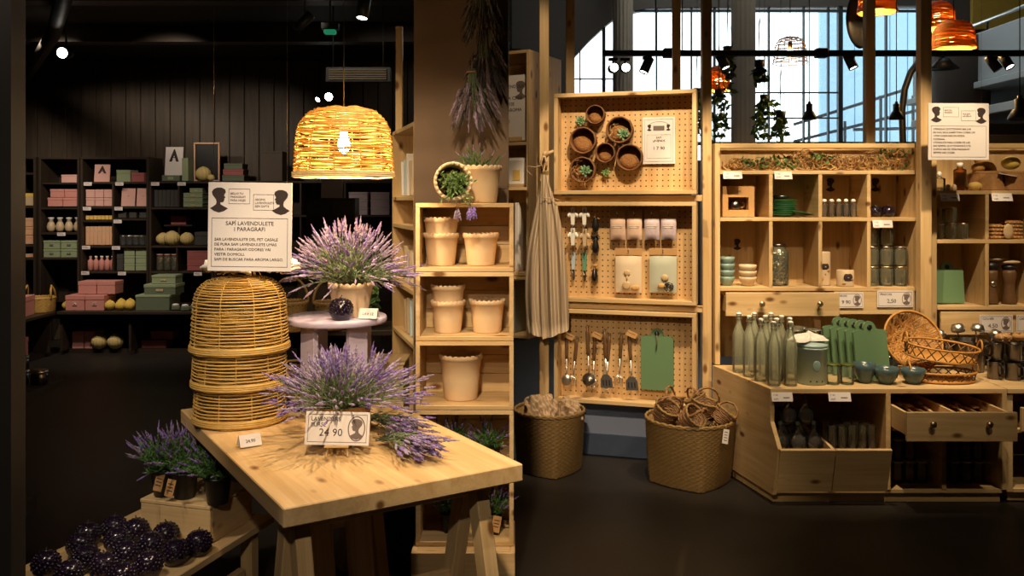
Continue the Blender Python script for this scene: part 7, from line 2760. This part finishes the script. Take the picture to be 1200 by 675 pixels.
# black track with spotlights
Yt = 6.6
t = thing('track_rail', 'long black lighting track crossing in front of the window', 'track', (0, Yt, CZ - (62.5 - HY) * Yt / F))
x0, x1 = (706 - CX) * Yt / F, 5.0
b = MB(); b.box(((x0 + x1) / 2, 0, 0), (x1 - x0, .05, .042), BLACKM, bev=.004); part('rail', b, t)
for x in (x0 + .4, 1.28, 2.68, 4.2):
    b = MB(); b.tube([(x, 0, .02), (x, 0, 5.7 - t.location.z)], .005, BLACKM, 6); part('suspension_rod', b, t)
for px in (784, 962):
    b = MB(); b.box(((px - CX) * Yt / F, -.005, 0), (.09, .07, .07), BLACKM, bev=.006); part('connector', b, t)
def spot(label, px, py, aim, lens=SPOTFACE, r=.036, L=.125, Y=Yt):
    """cylinder head below the track; aim is the direction of its beam"""
    o = W(px, py, Y)
    t = thing('track_spotlight', label, 'lamp', o)
    d = Vector(aim).normalized()
    q = d.to_track_quat('Z', 'Y').to_matrix().to_4x4()
    b = MB(); b.lathe([(.001, -L), (r * .9, -L), (r, -L + .006), (r, 0), (r * .86, 0), (r * .86, -.012)], BLACKM, 24, M=q); part('head', b, t)
    b = MB(); b.lathe([(.001, -.010), (r * .85, -.010)], lens, 20, M=q); part('lens', b, t, 'glowing lens')
    b = MB(); top = t.location.z
    tz = CZ - (62.5 - HY) * Yt / F - .021
    m = q @ Vector((0, 0, -L * .6))
    b.tube([m, (m.x, m.y, tz - top - .02)], .008, BLACKM, 6); b.box((m.x, m.y, tz - top - .0125), (.07, .035, .022), BLACKM, bev=.003); part('stem', b, t)
    return t
spot('lit track spotlight facing the room, nearer the arch', 720, 79, (.02, -1, -.05))
spot('lit track spotlight facing the room, beside the first lit one', 733.5, 79, (-.05, -1, -.05))
spot('black cylinder track spotlight aimed down left before the window', 754, 85, (-.45, -.15, -1))
spot('black cylinder track spotlight beside the timber upright and pale facade', 1000.5, 80, (.35, -.3, -1))
spot('black cylinder track spotlight in front of the balcony, nearer the pendants', 1170, 82, (.55, -.35, -1))
spot('black cylinder track spotlight in front of the balcony, second from the pendants', 1184, 79, (.3, -.6, -1))
spot('black track spotlight with a trailing plant, left of the stone column', 851, 80, (.4, -.3, -1), Y=6.6)

# arched black floor lamp
t = thing('arched_lamp', 'tall arched black stand in front of the pale blue facade', 'lamp', W(1060, 235, 8.5) - Vector((0, 0, 1.55)))
k = 8.5 / F
b = MB()
pts = [(0, 0, 0), (0, 0, 1.6)]
for px, py in ((1058, 165), (1057, 130), (1060, 105), (1067, 85), (1078, 70), (1092, 62), (1106, 64)):
    pts.append(((px - 1060) * k, 0, CZ - (py - HY) * k))
b.tube(pts, .032, BLACKM, 10); part('stand', b, t)
b = MB(); b.lathe([(.25, 0), (.25, .03), (.05, .05), (.001, .05)], BLACKM, 28); part('base', b, t)
b = MB(); b.lathe([(.001, .12), (.05, .1), (.14, 0), (.001, .02)], BLACKM, 20, c=pts[-1][:2] + (pts[-1][2] - .14,)); part('shade', b, t)
b = MB()
b.lathe([(.001, -.02), (.17, -.02), (.19, 0), (.17, .02), (.001, .02)], BLACKM, 32, M=ry(PI / 2) @ rx(.1) @ sc(1.25, .9, 1))
b.tube([(0, 0, .2), (0, 0, 5.7 - W(1006, 24, 7.4).z)], .006, BLACKM, 5)
single('hanging_round_mirror', b, 'dark oval mirror hanging edge-on beside the timber upright', 'mirror', W(1007, 24, 7.4), -.9)

# trailing plants
def trailing(label, px, py0, py1, w, Y, seed, mats=(LEAF, LEAF_L), dens=70, pot=True):
    random.seed(seed)
    k = Y / F
    o = W(px, py0, Y)
    L = (py1 - py0) * k
    t = thing('hanging_plant', label, 'plant', o)
    b = MB(); s = MB()
    for i in range(6):
        x0_, y0_ = random.uniform(-1, 1) * w * k * .35, random.uniform(-.06, .06)
        l = L * random.uniform(.55, 1)
        pts = [Vector((x0_ * .3, y0_ * .3, 0)), Vector((x0_, y0_, -.04)), Vector((x0_ * 1.2 + random.uniform(-.03, .03), y0_, -l * .5)), Vector((x0_ + random.uniform(-.04, .04), y0_, -l))]
        s.tube(pts, .003, SAGE, 4)
        for q in range(dens // 4):
            u = random.random() * 3
            j = min(2, int(u))
            p = pts[j].lerp(pts[j + 1], u - j)
            leafq(b, p, (random.uniform(-1, 1), random.uniform(-1, 1), random.uniform(-1, .3)), random.uniform(.04, .08), random.uniform(.014, .026), random.choice(mats))
    part('foliage', b, t); part('stems', s, t)
    if pot:
        p = MB(); p.lathe([(.025, -.02), (.034, .0), (.040, .05), (.036, .05), (.03, .02), (.001, .02)], BLACKM, 20); part('pot', p, t)
        c = MB(); c.tube([(0, 0, .02), (0, 0, .4)], .003, BLACKM, 4)
        for g in range(3):
            a = 2 * PI * g / 3
            c.tube([(.039 * math.cos(a), .039 * math.sin(a), .048), (0, 0, .4)], .002, BLACKM, 4)
        c.tube([(0, 0, .4), (0, 0, 5.7 - o.z)], .002, BLACKM, 4)
        part('hanger', c, t)
trailing('bright green trailing plant beside the stone column in the window', 843, 112, 172, 24, 7.2, 1)
trailing('dark trailing plant hanging between the upright and the stone column', 853, 62, 112, 14, 6.9, 2, (LEAF, BLACKM))
trailing('dark hanging plant on the bright window side of the stone column', 890, 78, 98, 10, 6.9, 3, (LEAF, BLACKM), 60)
trailing('bushy green plant low in the window behind the shelf unit', 896, 118, 172, 34, 7.4, 4, dens=110)
trailing('small hanging plant low in the window beside the bushy one', 915, 138, 170, 12, 6.95, 5, dens=50)
trailing('leafy plant glimpsed between the pegboard and the timber upright', 817, 110, 170, 14, 8.0, 6, (LEAF_L, LEAF), 120)

# second hanging sign
hung_sign('hanging_sign', 'white hand-lettered board with two head silhouettes hung beside the second shelf unit', 1087, 1160, 121, 187.5, 4.85, None,
          'UTENSILIO QUOTIDIANO SAE LAR\nEN NAU SELA SABER PURA COBRE UM\nUMAS CASAS SAE DA NOSSA\nCOZINHA.\nUTENSILIOS PARA COZER DE LAR\nSAE SEMPRE QUOTIDIANOS E UTIL\nDOMUS SAE DE VIDA PARAGRAFI\nSEMPRE SAE COZER.', ('BOM DIA\nQUERIDA', 'OLA QUE\nLAR BELLO'), cord_to=5.7, cords=(.12, .88), rot=.05)

# ================================================================ left half: ceiling spots, vent, exit lamp, wicker behind the table
def ceil_spot(label, px, py, Y, aim, lit=True, r=.045):
    o = W(px, py, Y)
    t = thing('ceiling_spotlight', label, 'lamp', o)
    q = Vector(aim).normalized().to_track_quat('Z', 'Y').to_matrix().to_4x4()
    L = .13
    b = MB(); b.lathe([(.001, -L), (r * .9, -L), (r, -L + .006), (r, 0), (r * .86, 0), (r * .86, -.012)], BLACKM, 24, M=q); part('head', b, t)
    b = MB(); b.lathe([(.001, -.008), (r * .85, -.008)], SPOTFACE if lit else GRILLEG, 20, M=q); part('lens', b, t, 'glowing lens' if lit else None)
    m = q @ Vector((0, 0, -L * .6))
    b = MB(); b.tube([m, (m.x, m.y, 3.1 - o.z)], .008, BLACKM, 6); part('stem', b, t)
    return t
ceil_spot('lit spotlight under the black ceiling above the pink shelves', 72.5, 62, 6.5, (.1, -1, -.2))
ceil_spot('lit spotlight in the dark behind the pendant, the brighter of the pair', 385, 113.5, 8.4, (0, -1, -.15))
ceil_spot('lit spotlight in the dark behind the pendant, the dimmer of the pair', 372, 117, 8.6, (-.4, -.8, -.6), True, .03)
ceil_spot('spotlight near the top of the picture above the pendant, aimed down', 424, 22, 4.6, (-.1, -.25, -1), True, .034)
ceil_spot('dark spotlight aimed down left above the hanging sign', 347, 35, 5.2, (-.8, -.2, -.9), False, .03)
t = thing('ceiling_vent', 'long slatted vent glinting in the dark above the pendant', 'vent', W(419, 86, 7.0))
b = MB()
for i in range(5):
    b.box((0, 0, .03 - .018 * i), (.46, .02, .004), GRILLEG, rot=(.5, 0, 0))
part('slats', b, t)
b = MB(); b.box((0, .03, -.005), (.52, .03, .12), BLACKM, bev=.004); b.tube([(-.2, .03, .05), (-.2, .03, 3.1 - t.location.z)], .006, BLACKM, 5); b.tube([(.2, .03, .05), (.2, .03, 3.1 - t.location.z)], .006, BLACKM, 5); part('housing', b, t)
t = thing('hanging_exit_lamp', 'dim green emergency lamp under the black ceiling', 'lamp', W(387, 36, 6.0))
b = MB(); b.box((0, 0, .03), (.12, .06, .05), BLACKM, bev=.006); b.tube([(0, 0, .05), (0, 0, 3.1 - t.location.z)], .008, BLACKM, 6); part('housing', b, t)
b = MB(); b.box((0, -.005, -.01), (.08, .05, .03), EXITG, bev=.006); part('diffuser', b, t, 'dim green diffuser')
# wicker baskets on a stand behind the side table
t = thing('dark_display_stand', 'dark stepped stand behind the pine table carrying wicker baskets', 'stand', (-1.15, 4.75, 0))
b = MB(); b.box((0, .2, .42), (1.15, .5, .03), DARKWOOD, bev=.003); part('lower_board', b, t)
b = MB(); b.box((0, .42, .80), (1.15, .4, .03), DARKWOOD, bev=.003); part('upper_board', b, t)
for x in (-.55, .55):
    b = MB(); b.box((x, .3, .39), (.04, .6, .78), DARKWOOD, bev=.002); part('side_panel', b, t)
def handled(label, px, py1, Y, r, h, mat=WICKER, hh=.14, fixed_z=None, group=None):
    v = W(px, py1, Y)
    t = thing('handled_basket', label, 'basket', (v.x, Y, fixed_z if fixed_z is not None else v.z), .3, group)
    a, ri = woven_basket(r, r * .82, h, 9, 24, mat, .15); part('woven_body', a, t); part('rim', ri, t)
    m = MB(); m.tube([(r * math.cos(q), 0, h + hh * math.sin(q)) for q in [PI * g / 16 for g in range(17)]], .008, mat, 6); part('handle', m, t)
    return t
handled('brown wicker basket with an arched handle behind the lilac side table, nearer the dome', 340, 350, 4.95, .10, .16, fixed_z=.816)
handled('brown wicker basket with an arched handle directly behind the tall lavender pot', 388, 350, 5.02, .10, .15, fixed_z=.816)
handled('golden brown wicker basket seen under the lilac side table top', 402, 400, 4.85, .12, .20, RATTAN_O, .05, fixed_z=.436)
handled('brown wicker basket low behind the rattan dome', 345, 400, 4.85, .13, .18, WICKER, .05, fixed_z=.436)
def leafy(label, px, py, Y, w, h, seed, potm=KRAFT, fl=None, z=None):
    random.seed(seed)
    k = Y / F
    o = W(px, py, Y)
    if z is not None:
        o.z = z
    t = thing('potted_plant', label, 'plant', o)
    b = MB(); b.lathe([(.05, 0), (.07, .10), (.075, .11), (.066, .11), (.05, .02), (.001, .02)], potm, 22); part('pot', b, t)
    b = MB(); s = MB()
    for i in range(26):
        p1 = Vector((random.uniform(-1, 1) * w * k * .5, random.uniform(-.08, .08), .12 + random.random() * h * k))
        s.tube([(0, 0, .05), (p1.x * .5, p1.y * .5, .11), p1], .002, SAGE, 4)
        for q in range(5):
            leafq(b, p1, (random.uniform(-1, 1), random.uniform(-1, .5), random.uniform(-.4, 1)), .05, .018, LEAF_L if random.random() < .5 else LEAF)
    part('foliage', b, t); part('stems', s, t)
    if fl:
        f = MB()
        for i in range(5):
            f.ell((-.07 + .02 * i, -.05 - .01 * i, .09 + .02 * (i % 3)), (.024, .02, .02), fl, 10, 6)
        part('pink_blossom', f, t, 'pale pink blossoms')
    return t
b = MB(); b.box((0, 0, .55), (.4, .26, 1.1), DARKWOOD, bev=.004); b.box((0, -.02, 1.11), (.44, .32, .03), DARKWOOD, bev=.004)
single('dark_pedestal', b, 'tall dark pedestal hidden behind the tall lavender, plant on top', 'pedestal', (-1.125, 5.55, .002))
leafy('green plant with pink blossoms in a basket pot above the tall lavender', 386, 258, 5.5, 34, 12, 5, RATTAN_O, PEACH, z=1.128 + .0)
leafy('green leafy plant peeping out beside the tall cream lavender pot', 418, 348, 5.0, 44, 26, 6, KRAFT, z=.816)
b = MB(); b.box((0, 0, .19), (.2, .22, .38), PINE, bev=.003); b.box((0, -.0, .385), (.21, .23, .012), PINE, bev=.003)
single('pine_block', b, 'plain pine block standing in front of the bookcase foot', 'block', W(450, 235, 3.9).xy.to_3d() + Vector((.0, 0, .46)))
b = MB(); b.box((0, 0, .23), (.3, .3, .455), DARKWOOD, bev=.003); b.box((0, 0, .44), (.31, .31, .015), DARKWOOD, bev=.003)
single('dark_plinth', b, 'dark plinth under the plain pine block beside the bookcase', 'plinth', W(450, 235, 3.9).xy.to_3d())

# ================================================================ light
def light_spot(loc, at, power, size=50, blend=.6, col=(1, .70, .40), rad=.05):
    li = bpy.data.lights.new('spot_beam', 'SPOT')
    li.energy = power; li.spot_size = math.radians(size); li.spot_blend = blend; li.color = col; li.shadow_soft_size = rad
    o = bpy.data.objects.new('spot_beam', li); COL.objects.link(o)
    o.location = loc
    o.rotation_euler = (Vector(at) - Vector(loc)).to_track_quat('-Z', 'Y').to_euler()
    return o
WARM = (1, .75, .46)
li = bpy.data.lights.new('pendant_bulb_light', 'POINT'); li.energy = 13; li.color = (1, .70, .38); li.shadow_soft_size = .025
o = bpy.data.objects.new('pendant_bulb_light', li); COL.objects.link(o); o.location = PEND + Vector((0, 0, -.055))
WARM2 = (1, .82, .62)
light_spot((-.25, .9, 3.0), (-.18, 3.4, 1.05), 205, 42, col=WARM)          # crates
light_spot((-1.7, 1.7, 3.0), (-.80, 3.0, 1.0), 58, 46, col=WARM2)          # lavender and table from the front left
light_spot((.3, 2.1, 3.0), (-.55, 2.9, .8), 45, 50, col=WARM2)
light_spot((.08, 3.35, 3.05), (-.55, 2.8, .8), 120, 40, .5, WARM, .02)
light_spot((-.3, -.8, 2.9), (-.5, 2.7, .45), 90, 40, col=WARM2)            # added fill for the low front of the table
light_spot((-1.5, 1.9, 3.0), (-1.15, 3.0, .45), 45, 36, col=WARM2)         # bench
light_spot((.56, 3.86, 3.22), (.60, 5.14, 1.36), 140, 44, .3, WARM, .025)  # pegboards
light_spot((1.05, 3.8, 3.22), (.74, 5.1, 1.15), 60, 44, .3, WARM, .025)
light_spot((1.38, 3.8, 3.25), (1.58, 5.1, 1.10), 145, 48, .35, WARM, .025)  # bottle wall
light_spot((2.0, 3.8, 3.25), (2.12, 5.1, 1.10), 112, 46, .35, WARM, .025)
light_spot((2.75, 3.8, 3.25), (2.85, 5.1, 1.15), 80, 46, .35, WARM, .025)
light_spot((1.7, 2.2, 3.25), (1.75, 4.8, .5), 62, 40, col=WARM)
light_spot((.25, 4.3, 3.3), (.02, 5.6, 1.6), 28, 50, col=WARM)             # bookcase right of the pillar
light_spot((-1.7, 2.9, 3.0), (-.55, 4.3, 1.35), 55, 34, col=WARM)          # bookcase left of the pillar
light_spot((-4.0, 7.2, 3.0), (-4.2, 9.3, 1.2), 105, 80, col=WARM2)
light_spot((-2.9, 7.0, 3.0), (-3.3, 9.3, 1.2), 65, 80, col=WARM2)
light_spot((-1.2, 4.0, 3.0), (-1.1, 5.1, 1.0), 55, 66, col=WARM)
light_spot((-1.5, 5.6, 2.9), (-1.23, 7.0, 2.56), 14, 40, col=WARM2)  # extra beam without a fixture, added to brighten the vent slats
w = bpy.data.worlds.new('World'); bpy.context.scene.world = w
w.use_nodes = True
bg = w.node_tree.nodes['Background']
bg.inputs[0].default_value = (.86, .97, 1.0, 1)
bg.inputs[1].default_value = 2.2

cam = bpy.data.cameras.new('camera')
cam.sensor_width = 36
cam.lens = 36 * F / 1200
cam.shift_y = (HY - 337.5) / 1200
co = bpy.data.objects.new('camera', cam); COL.objects.link(co)
co.location = (0, 0, CZ); co.rotation_euler = (PI / 2, 0, 0)
scn = bpy.context.scene
scn.camera = co
scn.view_settings.view_transform = 'Standard'
scn.view_settings.look = 'None'
scn.view_settings.exposure = .55
scn.view_settings.gamma = 1
scn.view_settings.use_curve_mapping = False
scn.cycles.use_denoising = True
scn.cycles.max_bounces = 10
scn.cycles.transparent_max_bounces = 24
scn.cycles.sample_clamp_indirect = 6
